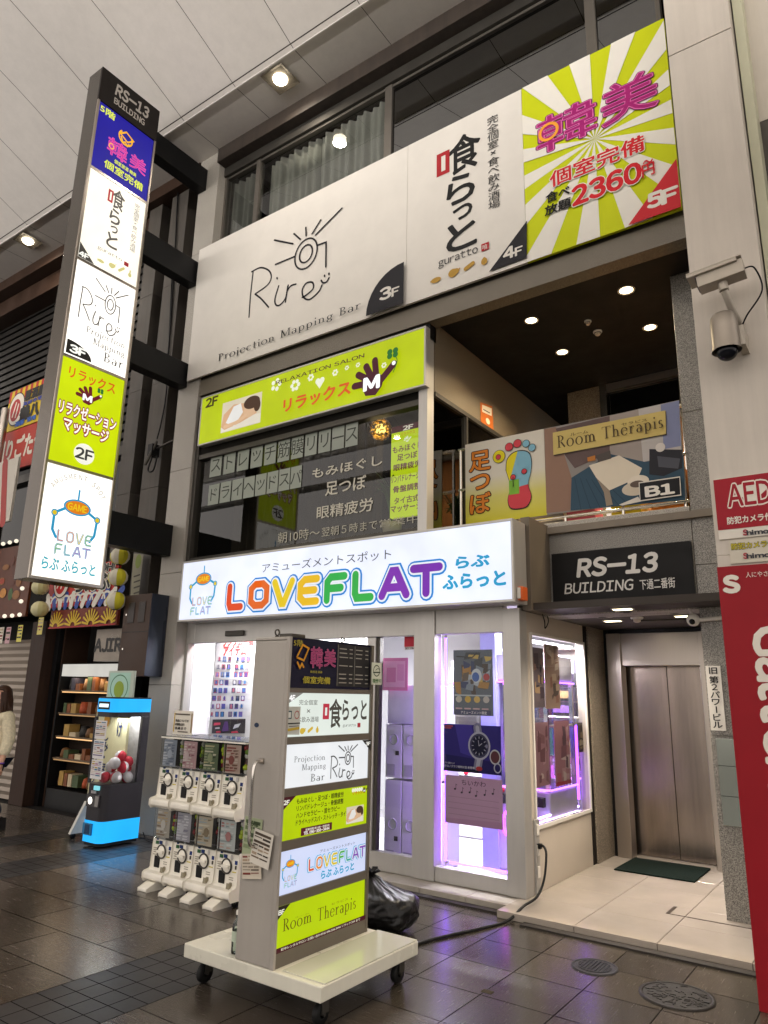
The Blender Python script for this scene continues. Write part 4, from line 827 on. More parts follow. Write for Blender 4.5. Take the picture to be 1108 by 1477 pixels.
# orange notice on the side wall, boxes standing behind the banners
s = Sign(0, -3.398, 'F'); s.poly([(202, 262), (240, 275), (244, 350), (204, 325)], ink('#b8642a')); s.poly([(208, 270), (238, 282), (238, 306), (208, 292)], ink('#ddd2be')); s.line([(212, 285), (232, 296)], .012, ink('#2c2622')); s.ell((226, 322), .05, .035, ink('#e3d6c0')); tag(s.build('wall_notice'), 'orange no smoking notice on the beige side wall of the landing', 'notice')
for x, w_, h_, col, lab in ((-1.42, .30, .42, '#c9762a', 'orange'), (-1.78, .26, .3, '#c7b32a', 'yellow'), (-2.2, .3, .28, '#b5566a', 'pink')):
    b = MB(); b.box((x-w_/2, 6.1, 3.04), (x+w_/2, 6.32, 3.04+h_), paint('crate_'+lab, col, .6)); b.box((x-w_/2+.02, 6.12, 3.04+h_+.001), (x+w_/2-.02, 6.3, 3.06+h_), paint('crate_'+lab, col, .6)); tag(b.build('storage_box', bevel=.008), lab + ' storage box on the landing behind the printed banner', 'box')
# ================================================================ wheeled signboard in front of the shop
XC = -2.75; CT = thing('wheeled_signboard', 'grey wheeled signboard with six stacked lit panels on a white platform', 'signboard', (-2.92, 3.4, 0))
CW = paint('cart_white', '#d6d3c4', .28, 0, .08, 3, .03, 30, None, .10, '#7a7264', .3, .05); CG = paint('cart_grey', '#a59f97', .42, .1, .07, 2, .06, 40, None, .07, '#5d564e', .3, .05)
b = MB(); b.box((-3.40, 2.95, .135), (-2.42, 3.80, .205), CW); b.build('platform', CT, .006)
b = MB(); b.box((-2.70, 2.985, .206), (-2.425, 3.795, .2105), paint('platform_top', '#c9c8b8', .03, 0, .0, 3, 0, 80, None, 0, '#000000', 1.0)); b.build('platform_top', CT)
b = MB(); b.box((-3.01, 2.955, .206), (XC-.012, 3.745, 1.83), CG); b.box((-3.01, 2.955, 1.831), (XC-.012, 3.745, 1.85), CG); b.build('case', CT, .006)
b = MB()
cz = [.225]
pan = [('I', 497, 1197, 822, 925), ('I', 507, 990, 825, 755), ('I', 513, 792, 828, 585), ('I', 523, 600, 832, 420), ('I', 533, 412, 836, 255), ('I', 545, 232, 838, 78)]
PZ = []
for k, x, y, x2, y2 in pan: PZ.append(((at(k, x, y, 0, XC).z), (at(k, x2, y2, 0, XC).z)))
PY = (2.955+.018, 3.745-.022)
FRM = paint('cart_frame', '#6e675d', .45, .3, .08, 3)
b.box((XC-.0118, 2.955, .206), (XC+.012, PY[0], 1.85), CG); b.box((XC-.0118, PY[1], .206), (XC+.012, 3.745, 1.85), FRM)
ed = [.206] + [v for p in PZ for v in p] + [1.85]
for i in range(0, len(ed), 2): b.box((XC-.0118, PY[0], ed[i]), (XC+.010, PY[1], ed[i+1]), FRM)
b.build('face_frame', CT, .003)
def cpanel(i, m, label):
    z0, z1 = PZ[i]; s = Sign(0, XC, 'I'); s.box((XC-.01, PY[0]+.001, z0+.001), (XC, PY[1]-.001, z1-.001), m); s.bg = m
    s.d = .0002; s.ff = lambda x, y: ('m', PY[0] + x*(PY[1]-PY[0]), z0 + y*(z1-z0)); s.lb = label; return s, s.ff
def fin(s): s.build('sign_panel', CT)['label'] = s.lb
dk = lit('#3a3a36', .4); lm = '#bcd600'
s, f = cpanel(0, lit(lm, .85), 'lime lit panel lettered Room Therapis'); s.serif('Room', (522, 1118), (628, 1036), lit('#6d5a14', .5)); s.serif('Therapis', (646, 1080), (786, 985), lit('#6d5a14', .5)); s.T('ルーム', (562, 1068), (614, 1046), lit('#8a8a1c', .6), .0); s.T('セラピス', (694, 1022), (756, 992), lit('#8a8a1c', .6), .0)
s.poly([f(0, 0), f(1, 0), f(1, .11), f(0, .11)], lit('#571426', .5)); s.T('町中レンタルサロン お問い合わせは 096-356-3444 リラックスM まで', f(.05, .025), f(.93, .085), lit('#e9e6cf', .8), .02); s.poly([f(0, 1), f(0, .72), f(.12, 1)], lit('#33291e', .4)); s.T('BF', f(.005, .82), f(.06, .92), lit('#f0efe0', .9), .04); fin(s)
s, f = cpanel(1, lit('#d3dcfa', .95), 'pale blue lit panel lettered LOVEFLAT with the GAME robot'); L = LW(.8); robot(s, s.sub((514, 965), (584, 832)), L)
s.T('アミューズメントスポット', f(.42, .76), f(.84, .84), lit('#4a5060', .5)); tube_word(s, 'LOVEFLAT', f(.28, .42), f(.97, .66), [L(h) for h in ('#e2552c', '#ef9038', '#e9cf2a', '#ead02a', '#4fbb56', '#43b0a4', '#8a55c0', '#8a4ac0')], [(.42, L('#5cb6e6')), (.30, L('#f4f8ff')), (.16, None)])
s.T('らぶ ふらっと', f(.43, .14), f(.82, .32), L('#35acd8'), .04); fin(s)
s, f = cpanel(2, lit(lm, .85), 'lime lit panel of black kana with a small massage photo'); t = lit('#332c0e', .4)
for i, tx in enumerate(('もみほぐし・足つぼ・眼精疲労', 'リンパドレナージュ・骨盤調整', 'ハンドセラピー・首セラピー', 'ドライヘッドスパ・ストレッチ・タイ式')): s.T(tx, f(.15, .79 - i*.165), f((.69, .69, .65, .76)[i], .92 - i*.165), t, .02)
s.poly([f(0, 1), f(0, .68), f(.14, 1)], lit('#5a1e28', .5)); s.T('2F', f(.01, .82), f(.07, .92), lit('#f0efe0', .9), .04); massage(s, s.sub((752, 728), (816, 655)), LW(.75)); s.T('リラックス', f(.80, .80), f(.96, .88), lit('#d9561c', .8), .03); hand(s, lambda x, y: f(.92 + x*.07, .82 + y*.13), lit('#ffffff', .9), lit('#3c1626', .5))
for i in range(5): s.ell(f(.8 + i*.028, .92), .012, .012, lit('#f0f2d8', .9), 8)
s.rect(f(.2, .04), f(.55, .22), lit('#6b1830', .5)); s.T('営業時間 朝10時～翌朝5時', f(.25, .135), f(.52, .19), lit('#eeeada', .8), .02); s.T('TEL 096-356-3444', f(.23, .055), f(.52, .125), lit('#f6f2e6', .9), .04); fin(s)
s, f = cpanel(3, lit('#eceff2', .95), 'white lit panel with Projection Mapping Bar and the Rire drawing'); g_ = lit('#5b5b5e', .5); s.serif('Projection', f(.1, .58), f(.44, .72), g_); s.serif('Mapping', f(.18, .38), f(.44, .52), g_); s.serif('Bar', f(.27, .1), f(.43, .28), g_)
rire(s, lambda x, y: f(.5 + (x-204)/276*.32, .12 + (446-y)/321*.78), .007, lit('#4a4a4c', .5)); s.poly([f(1, 1), f(1, .7), f(.88, 1)], lit('#2a2624', .4)); s.T('3F', f(.93, .86), f(.99, .95), lit('#f4f4ee', .9), .04); fin(s)
s, f = cpanel(4, lit('#dfe8e0', .95), 'white lit panel with grey brush lettering and a red mouth radical'); s.T('食', f(.48, .18), f(.63, .86), lit('#5a564e', .5), .02); s.rect(f(.40, .38), f(.475, .75), lit('#c8344a', .75)); s.rect(f(.425, .47), f(.45, .66), s.bg)
s.T('らっと', f(.64, .36), f(.96, .84), lit('#5a564e', .5), .025); s.T('guratto', f(.65, .17), f(.82, .25), lit('#6a665e', .5)); s.rect(f(.84, .16), f(.88, .27), lit('#b03038', .7)); s.T('完全個室', f(.12, .72), f(.33, .84), lit('#6a665e', .5)); s.T('×', f(.21, .54), f(.25, .62), lit('#6a665e', .5)); s.T('食べ飲み酒場', f(.06, .32), f(.35, .45), lit('#6a665e', .5))
vegs(s, lambda x, y: f(.04 + x*.32, .05 + y*.18), lit('#d2b23e', .9)); s.poly([f(0, 1), f(.16, 1), f(0, .75)], lit('#8d8c86', .7)); s.T('4F', f(.01, .82), f(.07, .94), lit('#ffffff', .95), .04); fin(s)
s, f = cpanel(5, ink('#15142c', .25), 'dark unlit panel with neon-style lettering and a menu list'); s.rect(f(.55, .06), f(.985, .96), ink('#2b2a2b')); 
for i in range(2):
    s.line([f(.56 + i*.215, .08), f(.56 + i*.215, .94)], .004, ink('#8a867e'))
    for j in range(9):
        if j in (3, 5): continue
        s.line([f(.58 + i*.21, .86 - j*.09), f(.66 + i*.2 + rnd.random()*.03, .86 - j*.09)], .006, ink('#9d988f')); s.line([f(.71 + i*.21, .86 - j*.09), f(.745 + i*.21, .86 - j*.09)], .006, ink('#9d988f'))
neon(s, '韓', f(.22, .42), f(.36, .84), ink('#5a1c4a'), ink('#d07098'), ink('#9a3a68')); neon(s, '美', f(.38, .46), f(.52, .82), ink('#5a1c4a'), ink('#d07098'), ink('#9a3a68')); s.T('個室完備', f(.14, .1), f(.46, .24), ink('#b5a83a'), .02); s.T('韓居酒 韓美', f(.22, .31), f(.36, .36), ink('#b5a83a')); s.T('5階', f(.02, .82), f(.12, .95), ink('#b5a83a'))
s.line([f(.06, .6), f(.12, .86), f(.19, .8), f(.14, .55)], .011, ink('#d0902a'), False, True); s.line([f(.07, .5), f(.1, .4), f(.12, .48), f(.14, .42)], .012, ink('#d0902a')); fin(s)
b = MB(); hy = 2.955; hx = -2.90
b.tube(spline([(hx, hy, 1.18), (hx, hy-.055, 1.16), (hx, hy-.06, .95), (hx, hy-.055, .78), (hx, hy, .76)], 5), .009, CHROME, 8)
for z in (.75, 1.17): b.box((hx-.018, hy-.008, z), (hx+.018, hy, z+.03), STEEL)
b.build('handle', CT)
b = MB(); b.disc((-2.955, 2.953, 1.37), .018, (0, -1, 0), paint('blue_cap', '#23324d', .4), 14, .013); b.build('lock_cap', CT)
for y in (3.05, 3.66):
    b = MB(); b.tube([(-2.93, y, 1.85), (-2.93, y, 1.865)], .012, ALUD, 8); b.lathe((-2.93, y, 1.885), [(.014, -.004), (.02, -.004), (.02, .004), (.014, .004), (.014, -.004)], ALUD, 14, 'x'); b.build('lifting_eye', CT)
b = MB(); b.box((-2.98, 3.12, 1.851), (-2.88, 3.24, 1.885), ALUD); b.build('cable_gland', CT, .004)
for x, y in ((-3.33, 3.06), (-2.50, 3.06), (-2.50, 3.72), (-3.33, 3.72)):
    b = MB(); b.box((x-.04, y-.04, .125), (x+.04, y+.04, .134), ALUD); b.box((x-.026, y-.025, .055), (x-.020, y+.025, .125), ALUD); b.box((x+.020, y-.025, .055), (x+.026, y+.025, .125), ALUD); c = b.build('caster', CT)
    b = MB(); b.lathe((x, y-.01, .05), [(.018, -.016), (.046, -.016), (.05, -.01), (.05, .01), (.046, .016), (.018, .016)], RUB, 20, 'x'); b.tube([(x-.03, y-.01, .05), (x+.03, y-.01, .05)], .008, ALUD, 8); b.build('wheel', c)
# paper notices hanging on the side, a small card, the card on the corner
def sheet(name, label, cat, c, w_, h_, rz, face, rows, cols, axis=1, th=.0015, title=None, blocks=True):
    s = Sign(axis, 0, ''); bg = ink(face); s.box((-w_/2, .0, -h_/2) if axis == 1 else (-th, -w_/2, -h_/2), (w_/2, th, h_/2) if axis == 1 else (0, w_/2, h_/2), bg); s.h = .0006; s.d = .0002
    if blocks:
        for i in range(rows):
            y0 = .42 - .8*i/rows; n = 1 + rnd.randrange(3); x0 = -.44
            for j in range(n):
                x1 = x0 + .88/n - .04; c_ = ink(rnd.choice(cols)); hh = .7*.8/rows*rnd.uniform(.35, 1); s.poly([('m', x0*w_, y0*h_), ('m', x1*w_, y0*h_), ('m', x1*w_, (y0-hh)*h_), ('m', x0*w_, (y0-hh)*h_)], c_); x0 = x1 + .04
    if title: s.T(title[0], ('m', title[1]*w_, title[2]*h_), ('m', title[3]*w_, title[4]*h_), ink(title[5]), .03)
    o = s.build(name, origin=(0, 0, 0)); o.location = c; o.rotation_euler = (0, rz, 0) if axis == 1 else (rz, 0, 0); return tag(o, label, cat)
sheet('paper_notice', 'crumpled beige leaflet stuck low on the side of the wheeled signboard', 'paper', (-2.915, 2.94, .66), .14, .12, R(-8), '#c9bfae', 6, ['#7a3b34', '#4d4238', '#a08a72', '#8f8577'])
sheet('paper_notice', 'white leaflet of photos taped to the side of the wheeled signboard below the handle', 'paper', (-2.845, 2.935, .755), .14, .17, R(9), '#d8d2c6', 7, ['#4d4238', '#6b5a48', '#a2907a', '#3a332c'])
sheet('paper_notice', 'pale green leaflet at the top of the papers on the signboard side', 'paper', (-2.93, 2.948, .80), .13, .19, R(3), '#9fa888', 5, ['#5d6b48', '#44503a', '#7d8a68'], title=('もみほ', -.4, .28, .3, .42, '#3c4a30'))
s = Sign(0, -2.715, 'I'); s.poly([(846, 142), (882, 142), (882, 220), (846, 220)], ink('#cfd3c0')); c_ = s.uv((864, 170)); s.ring(('m', *c_), .036, .036, .006, ink('#2b3a2b')); s.line([(852, 176), (876, 176)], .008, ink('#2b3a2b')); s.line([(860, 168), (868, 162), (874, 166)], .004, ink('#2b3a2b'), True); s.T('喫煙可', (849, 214), (879, 200), ink('#3d6b3a'), .01)
y0, z0 = s.uv((846, 220)); y1, z1 = s.uv((882, 142)); s.box((-2.718, y0, z0), (-2.7145, y1, z1), ink('#cfd3c0')); tag(s.build('smoking_card'), 'small pale card with a cigarette symbol on the upper right edge of the wheeled signboard', 'card')
s = Sign(0, XC+.004, 'I'); s.poly([(537, 300), (588, 300), (583, 402), (533, 402)], ink('#c4c6be')); s.rect((540, 345), (556, 315), ink('#39505a')); s.rect((543, 341), (553, 320), ink('#d8dad4')); s.ring((574, 330), .02, .022, .004, ink('#aa3333')); s.line([(540, 362), (584, 360)], .007, ink('#3b3b3b')); s.line([(545, 372), (580, 370)], .004, ink('#5b5b5b')); s.line([(540, 385), (580, 378)], .014, ink('#c2a640'))
tag(s.build('warning_card'), 'small grey card with phone and no smoking symbols on the second signboard panel', 'card')
# bottle standing on the platform
bp_ = at('I', 355, 1195, 2, .206); b = MB(); b.lathe((bp_.x, bp_.y, .206), [(.001, .001), (.028, .001), (.03, .01), (.03, .12), (.026, .145), (.012, .165), (.012, .19)], glass('bottle_plastic', '#dfe9e4', 1.0), 18); B = tag(b.build('plastic_bottle'), 'clear plastic drink bottle standing on the platform of the wheeled signboard', 'bottle')
b = MB(); b.lathe((bp_.x, bp_.y, .206), [(.014, .185), (.014, .205), (.001, .206)], WHITE, 14); b.build('cap', B); b = MB(); b.lathe((bp_.x, bp_.y, .206), [(.0305, .06), (.0305, .11)], paint('bottle_label', '#b8c4b0', .5), 18); b.build('label', B)

# ================================================================ capsule toy machines (two rows of four)
GCR = paint('machine_cream', '#f2ede0', .36, 0, .06, 6, 0, 80, None, .03, '#a89c86', .3, .06); 
def capsule_machine(x, z, card, cards, label, foot):
    y = 4.10; wd = .246; t = thing('capsule_toy_machine', label, 'toy machine', (x, y+.2, z), 'capsule toy machines'); h = wd/2
    b = MB(); prof = [(y-.055, z+.0), (y-.07, z+.02), (y-.07, z+.052), (y-.06, z+.06), (y-.015, z+.068), (y+.0, z+.085), (y+.012, z+.30), (y+.33, z+.30), (y+.33, z)]
    b.prism(prof, 0, x-h, x+h, GCR); b.build('body', t, .012, 3)
    b = MB(); c_ = (x-.005, y+.002, z+.212)
    b.lathe((x-.005, y+.004, z+.212), [(.056, -.004), (.054, -.012), (.046, -.012), (.044, -.004)], ALUD, 28, 'y'); b.lathe((x-.005, y+.004, z+.212), [(.044, -.006), (.03, -.012), (.001, -.012)], GCR, 24, 'y')
    b.box((x-.042, y-.026, z+.202), (x+.032, y-.008, z+.222), GCR); b.build('dial', t, .003)
    b = MB(); b.box((x-.082, y-.006, z+.088), (x-.018, y+.004, z+.175), RUB); b.build('capsule_outlet', t, .014, 3)
    b = MB()
    for dx, dz, w_, hh, c in ((-.075, .272, .034, .024, '#2f5a3a'), (-.03, .276, .034, .024, '#1f3566'), (.088, .245, .024, .026, '#24366e'), (-.075, .298, .02, .012, '#26406e')):
        b.box((x+dx-w_/2, y+.004, z+dz-hh/2), (x+dx+w_/2, y+.013, z+dz+hh/2), ink(c))
    for dz, w_, x_ in ((.23, .036, -.09), (.215, .036, -.09), (.2, .03, -.09), (.14, .045, .05), (.125, .045, .05), (.182, .06, -.08), (.18, .04, .075)):
        b.box((x+x_-w_/2, y+.0, z+dz-.003), (x+x_+w_/2, y+.0085, z+dz+.003), ink('#a8a192' if dz != .18 else '#c9bb4a'))
    b.box((x-.112, y+.0102, z+.10), (x+.112, y+.0125, z+.296), GCR); b.disc((x+.02+.02, y+.0035, z+.277), .013, (0, -1, 0), ALU, 14, .02); b.box((x+.083, y+.0, z+.2), (x+.095, y+.009, z+.225), ink('#4a453c')); b.build('coin_panel', t)
    b = MB(); b.prism([(x+.035, z+.07), (x+.065, z+.07), (x+.06, z+.105), (x+.04, z+.105)], 1, y-.03, y+.0, paint('return_grey', '#8d8672', .5)); b.build('coin_return', t, .003)
    # clear display box with its card and capsules
    b = MB(); z0 = z+.304; b.box((x-h+.004, y-.012, z0), (x+h-.004, y+.30, z0+.236), CLEAR); D = b.build('display_box', t, .006)
    b = MB(); b.box((x-h+.004, y+.12, z0+.002), (x+h-.006, y+.125, z0+.234), paint('box_back', '#3a352e', .6)); b.box((x-h, y-.016, z0+.236), (x+h, y+.31, z0+.246), GCR); b.build('display_back', D)
    s = Sign(1, y+.012, ''); cw = .165; x0, x1 = x-h+.012, x-h+.012+cw; s.box((x0, y+.0125, z0+.012), (x1, y+.015, z0+.222), ink(card)); s.h = .001; s.d = .0003
    for i in range(9):
        zz0 = z0+.205-.021*i; n = 1 + rnd.randrange(3)
        for j in range(n):
            a_ = x0+.008+(cw-.016)*j/n; s.face([(a_, zz0), (a_+(cw-.02)/n*rnd.uniform(.5, .95), zz0), (a_+(cw-.02)/n*.7, zz0-.014*rnd.uniform(.4, 1)), (a_, zz0-.014)], ink(rnd.choice(cards)))
    s.ell(('m', x0+cw*rnd.uniform(.3, .7), z0+.11), .03, .034, ink(cards[0])); s.build('display_card', D)
    b = MB()
    for i in range(7):
        c = rnd.choice(['#b5c83a', '#8d3a3a', '#d8d4c8', '#6b8f2a', '#5a3f34']); b.sphere((x+h-.042 + rnd.uniform(-.012, .012), y+.05+.02*rnd.random(), z0+.03+.029*i), .024, paint('capsule_'+c, c, .25), 12, 8)
    b.build('capsules', D)
    if foot:
        b = MB(); b.prism([(y-.14, 0), (y-.14, .022), (y-.06, .055), (y+.1, .055), (y+.1, 0)], 0, x-.075, x+.035, GCR); b.build('foot', t, .006)
        b = MB(); b.lathe((x+.08, y+.03, .026), [(.001, -.012), (.026, -.012), (.026, .012), (.001, .012)], RUB, 16, 'x'); b.box((x+.06, y+.01, .03), (x+.1, y+.06, .066), RUB); b.build('caster', t)
cds = [('#a5adbb', ['#c9d1de', '#7f889c', '#dfe2e8']), ('#d9b0b2', ['#ecd2d0', '#a8747a', '#f0e4dc']), ('#6f7d60', ['#a8b088', '#4a5642', '#cfc79a', '#e2dcc0']), ('#d6b9a9', ['#a05e56', '#ead8ca', '#8a6658']),
       ('#c4bbad', ['#e6e0d6', '#96806a', '#d2b68e']), ('#bdbac4', ['#dad8e0', '#9794a8', '#ebe9ee']), ('#d2c4ab', ['#9a886c', '#ebe2cc', '#b2bdc0']), ('#d9dedb', ['#c98a86', '#aab8b8', '#eef0ee', '#dcbfb2'])]
gl_ = [['blue-grey card, nearest the pillar', 'rosy pink card, second from the pillar', 'dark green card, third from the pillar', 'reddish beige card, beside the signboard'], ['beige card, nearest the pillar', 'lilac card, second from the pillar', 'tan card, third from the pillar', 'pale card, beside the signboard']]
for r_, z in ((1, .062), (0, .613)):
    for i in range(4):
        c = cds[i + 4*r_]; capsule_machine(-5.085 + .2555*i, z, c[0], c[1], 'capsule toy machine in the %s row, %s' % (('upper', 'lower')[r_], gl_[r_][i]), r_ == 1)
b = MB(); b.box((-5.21, 4.09, 1.164), (-4.17, 4.5, 1.172), CLEAR); tag(b.build('acrylic_shelf'), 'clear acrylic sheet lying on top of the capsule toy machines', 'shelf')
s = Sign(1, 4.25, 'T'); a, c = at('T', 270, 995, 1, 4.25), at('T', 438, 808, 1, 4.25); z0 = 1.175; s.box((a.x, 4.251, z0), (c.x, 4.256, c.z), ink('#e3ddd0')); f = lambda x, y: ('m', a.x + x*(c.x-a.x), z0 + y*(c.z-z0))
s.rect(f(.02, .1), f(.07, .9), ink('#b89a3e')); s.rect(f(.93, .1), f(.98, .9), ink('#8a6a3a'))
for i, tx in enumerate(('商品についての', '両替機は店内', '係員まで')): s.T(tx, f(.12, .52-.16*i), f((.8, .6, .72)[i], .64-.16*i), ink('#2b2622'), .03)
s.line([f(.1, .85), f(.85, .85)], .012, ink('#5b534a')); s.line([f(.3, .12), f(.8, .12)], .01, ink('#6b635a')); s.box((a.x, 4.256, z0-.002), (c.x, 4.32, z0), CLEAR)
tag(s.build('counter_notice'), 'small printed notice standing on top of the capsule toy machines', 'notice')

# ================================================================ prize vending machine with light bands
VM = thing('prize_machine', 'black prize machine with glowing blue bands and red and white balls behind glass', 'vending machine', (-6.86, 4.86, 0))
VB = paint('machine_black', '#2c2a2e', .35, .1, .08, 4); CY = lit('#1ea6f0', 1.25)
x0, x1, y0, y1 = -7.03, -6.70, 4.62, 5.08
def rp(m_=.0, r=.07):
    pts = [(x1-m_, y1-m_), (x0+m_, y1-m_)]
    for a in range(180, 271, 15): pts.append((x0+m_+r + r*math.cos(R(a)), y0+m_+r + r*math.sin(R(a))))
    for a in range(270, 361, 15): pts.append((x1-m_-r + r*math.cos(R(a)), y0+m_+r + r*math.sin(R(a))))
    return pts
for nm, z0, z1, m_, mt in (('base', .02, .05, .01, RUB), ('light_band', .05, .25, .0, CY), ('lower_body', .251, .59, .003, VB), ('light_band', 1.31, 1.445, .0, CY), ('top_cover', 1.446, 1.46, .004, VB), ('upper_rim', 1.26, 1.309, .002, VB), ('floor_plate', .59, .60, .004, VB)):
    b = MB(); b.prism(rp(m_), 2, z0, z1, mt); b.build(nm, VM, .003)
b = MB(); b.box((x1-.04, y1-.09, .6), (x1, y1, 1.26), VB); b.box((x0, y1-.03, .6), (x1-.04, y1, 1.26), VB); b.build('back_panel', VM, .003); b = MB(); b.box((x0+.035, y1-.036, .6), (x1-.045, y1-.031, 1.255), paint('machine_backdrop', '#b9b7bd', .3, 0, .25, 14)); b.box((x0+.035, y1-.08, 1.245), (x1-.05, y1-.06, 1.259), lit('#f4f6ff', 5)); b.build('inner_light', VM); b = MB(); b.box((x0, y0+.01, .6), (x0+.03, y0+.04, 1.26), VB); b.build('post', VM, .003)
b = MB(); b.quad((x1-.004, y0+.07, .6), (x1-.004, y1-.09, .6), (x1-.004, y1-.09, 1.26), (x1-.004, y0+.07, 1.26), CLEAR); b.quad((x0+.03, y0+.004, .6), (x1-.07, y0+.004, .6), (x1-.07, y0+.004, 1.26), (x0+.03, y0+.004, 1.26), CLEAR)
b.add([(x1-.07+.066*math.sin(R(a)), y0+.07-.066*math.cos(R(a)), z) for a in range(0, 91, 15) for z in (.6, 1.26)], [(2*i, 2*i+2, 2*i+3, 2*i+1) for i in range(6)], CLEAR, True); b.build('glass', VM)
b = MB(); b.box((x0+.05, y0-.016, .115), (x0+.2, y0, .225), paint('outlet_blue', '#2c6f9c', .3)); b.box((x0+.09, y0-.019, .125), (x0+.17, y0-.0165, .215), paint('outlet_dark', '#1c3a5c', .2)); b.build('prize_outlet', VM, .004)
b = MB(); b.box((x0+.06, y0-.015, .38), (x0+.27, y0+.0, .50), paint('coin_plate', '#3b393b', .35)); b.box((x0+.21, y0-.017, .39), (x0+.265, y0-.0155, .49), ink('#8c8a88')); b.build('coin_plate', VM, .003)
b = MB(); b.disc((x0+.13, y0-.018, .44), .035, (0, -1, 0), lit('#fff6ea', 2.5), 18); b.build('start_lamp', VM)
b = MB(); b.box((x0+.17, y0-.02, .545), (x0+.25, y0, .585), lit('#8fe6f0', .9)); b.box((x0+.12, y0-.012, .51), (x0+.2, y0, .535), ink('#9a989a')); b.build('display', VM)
s = Sign(1, y0-.002, ''); s.box((x0+.06, y0-.0015, 1.335), (x0+.26, y0+.0, 1.415), BLACK); s.rect(('m', x0+.08, 1.358), ('m', x0+.24, 1.392), lit('#e8fbff', 1.6)); s.build('name_display', VM)
ld = bpy.data.lights.new('lamp', 'AREA'); ld.shape = 'RECTANGLE'; ld.size = .24; ld.size_y = .3; ld.energy = 3; lo = bpy.data.objects.new('lamp', ld); COL.objects.link(lo); lo.parent = VM; lo.location = (-.005, 0, 1.24)
for i, (z, c) in enumerate(((1.13, 'top'), (.935, 'middle'), (.74, 'bottom'))):
    sheet('prize_poster', 'white crowded prize poster at the %s of the prize machine glass' % c, 'poster', (x0+.155, y0-.004, z), .19, .185, 0, '#dcdadb', 8, ['#5b4a7a', '#8a4a3a', '#3a6a8a', '#b09a3a', '#4a4a4a', '#a06a8a', '#d0c8c0'])['group'] = 'posters on the prize machine'
PR = paint('ball_red', '#c8263c', .3); PWm = paint('ball_white', '#e8e2e4', .3)
pos = [(-6.76, 4.78, .66), (-6.77, 4.92, .65), (-6.87, 4.72, .66), (-6.89, 4.85, .66), (-6.76, 4.85, .755), (-6.85, 4.95, .73), (-6.86, 4.78, .76), (-6.77, 4.75, .80), (-6.80, 4.93, .80), (-6.95, 4.92, .66), (-6.79, 4.83, .86)]
lb = 'red and white plastic ball inside the black prize machine'
b0 = None
for i, p in enumerate(pos):
    if b0 is None:
        b = MB(); b.sphere((0, 0, 0), .06, PR, 20, 12); b.f; n_ = len(b.f)
        b.m = [(b.mi(PWm) if sum(b.v[j].z for j in f_) > 0 else 0) for f_ in b.f]; b0 = b.build('toy_ball', origin=(0, 0, 0)); o = b0
    else: o = b0.copy(); COL.objects.link(o)
    o.location = p; o.rotation_euler = (rnd.uniform(-2, 2), rnd.uniform(-2, 2), rnd.uniform(0, 6)); tag(o, lb, 'ball', 'balls inside the prize machine')
# wheeled clinic signboard behind it
CB = thing('clinic_signboard', 'pale yellow clinic signboard on small wheels behind the black prize machine', 'signboard', (-7.2, 4.95, 0))
s = Sign(1, 4.88, ''); s.box((-7.38, 4.881, .36), (-6.80, 4.91, 1.36), ink('#d9d2a8')); iq = ink('#2c3560'); s.V('しみ・ほくろ', ('m', -7.20, .45), ('m', -7.10, 1.1), iq, .03); s.V('クリニック', ('m', -7.34, .42), ('m', -7.25, 1.0), iq, .03); s.T('け', ('m', -6.96, 1.05), ('m', -6.88, 1.2), iq, .03); s.ell(('m', -7.16, 1.22), .05, .08, ink('#c08a2a')); s.build('board', CB, .004)
s = Sign(1, 4.88, ''); s.box((-7.24, 4.881, 1.38), (-6.78, 4.91, 1.74), ink('#b9c4b8')); s.rect(('m', -7.21, 1.40), ('m', -6.83, 1.72), ink('#a8cfc0')); s.ring(('m', -7.02, 1.56), .16, .14, .012, ink('#4a7a58')); s.ell(('m', -7.02, 1.54), .09, .09, ink('#8aa23a')); s.build('top_board', CB, .004)
b = MB(); b.prism([(4.72, .05), (5.06, .05), (4.93, .36), (4.87, .36)], 0, -7.40, -7.36, ink('#c9c7bf')); b.prism([(4.72, .05), (5.06, .05), (4.93, .36), (4.87, .36)], 0, -6.84, -6.80, ink('#c9c7bf')); b.box((-7.36, 4.88, .3), (-6.84, 4.9, .36), ink('#c9c7bf')); b.build('stand', CB)
for x in (-7.38, -6.82):
    for y in (4.76, 5.02): b = MB(); b.lathe((x, y, .03), [(.001, -.014), (.03, -.014), (.03, .014), (.001, .014)], RUB, 14, 'x'); b.build('wheel', CB)
b = MB(); b.tube(spline([(-6.68, 5.12, .1), (-6.62, 5.14, .02), (-6.5, 5.2, .012), (-6.55, 5.3, .012), (-6.66, 5.36, .06)], 6), .006, RUB, 6); tag(b.build('power_cable'), 'thin black cable on the paving behind the prize machine', 'cable')
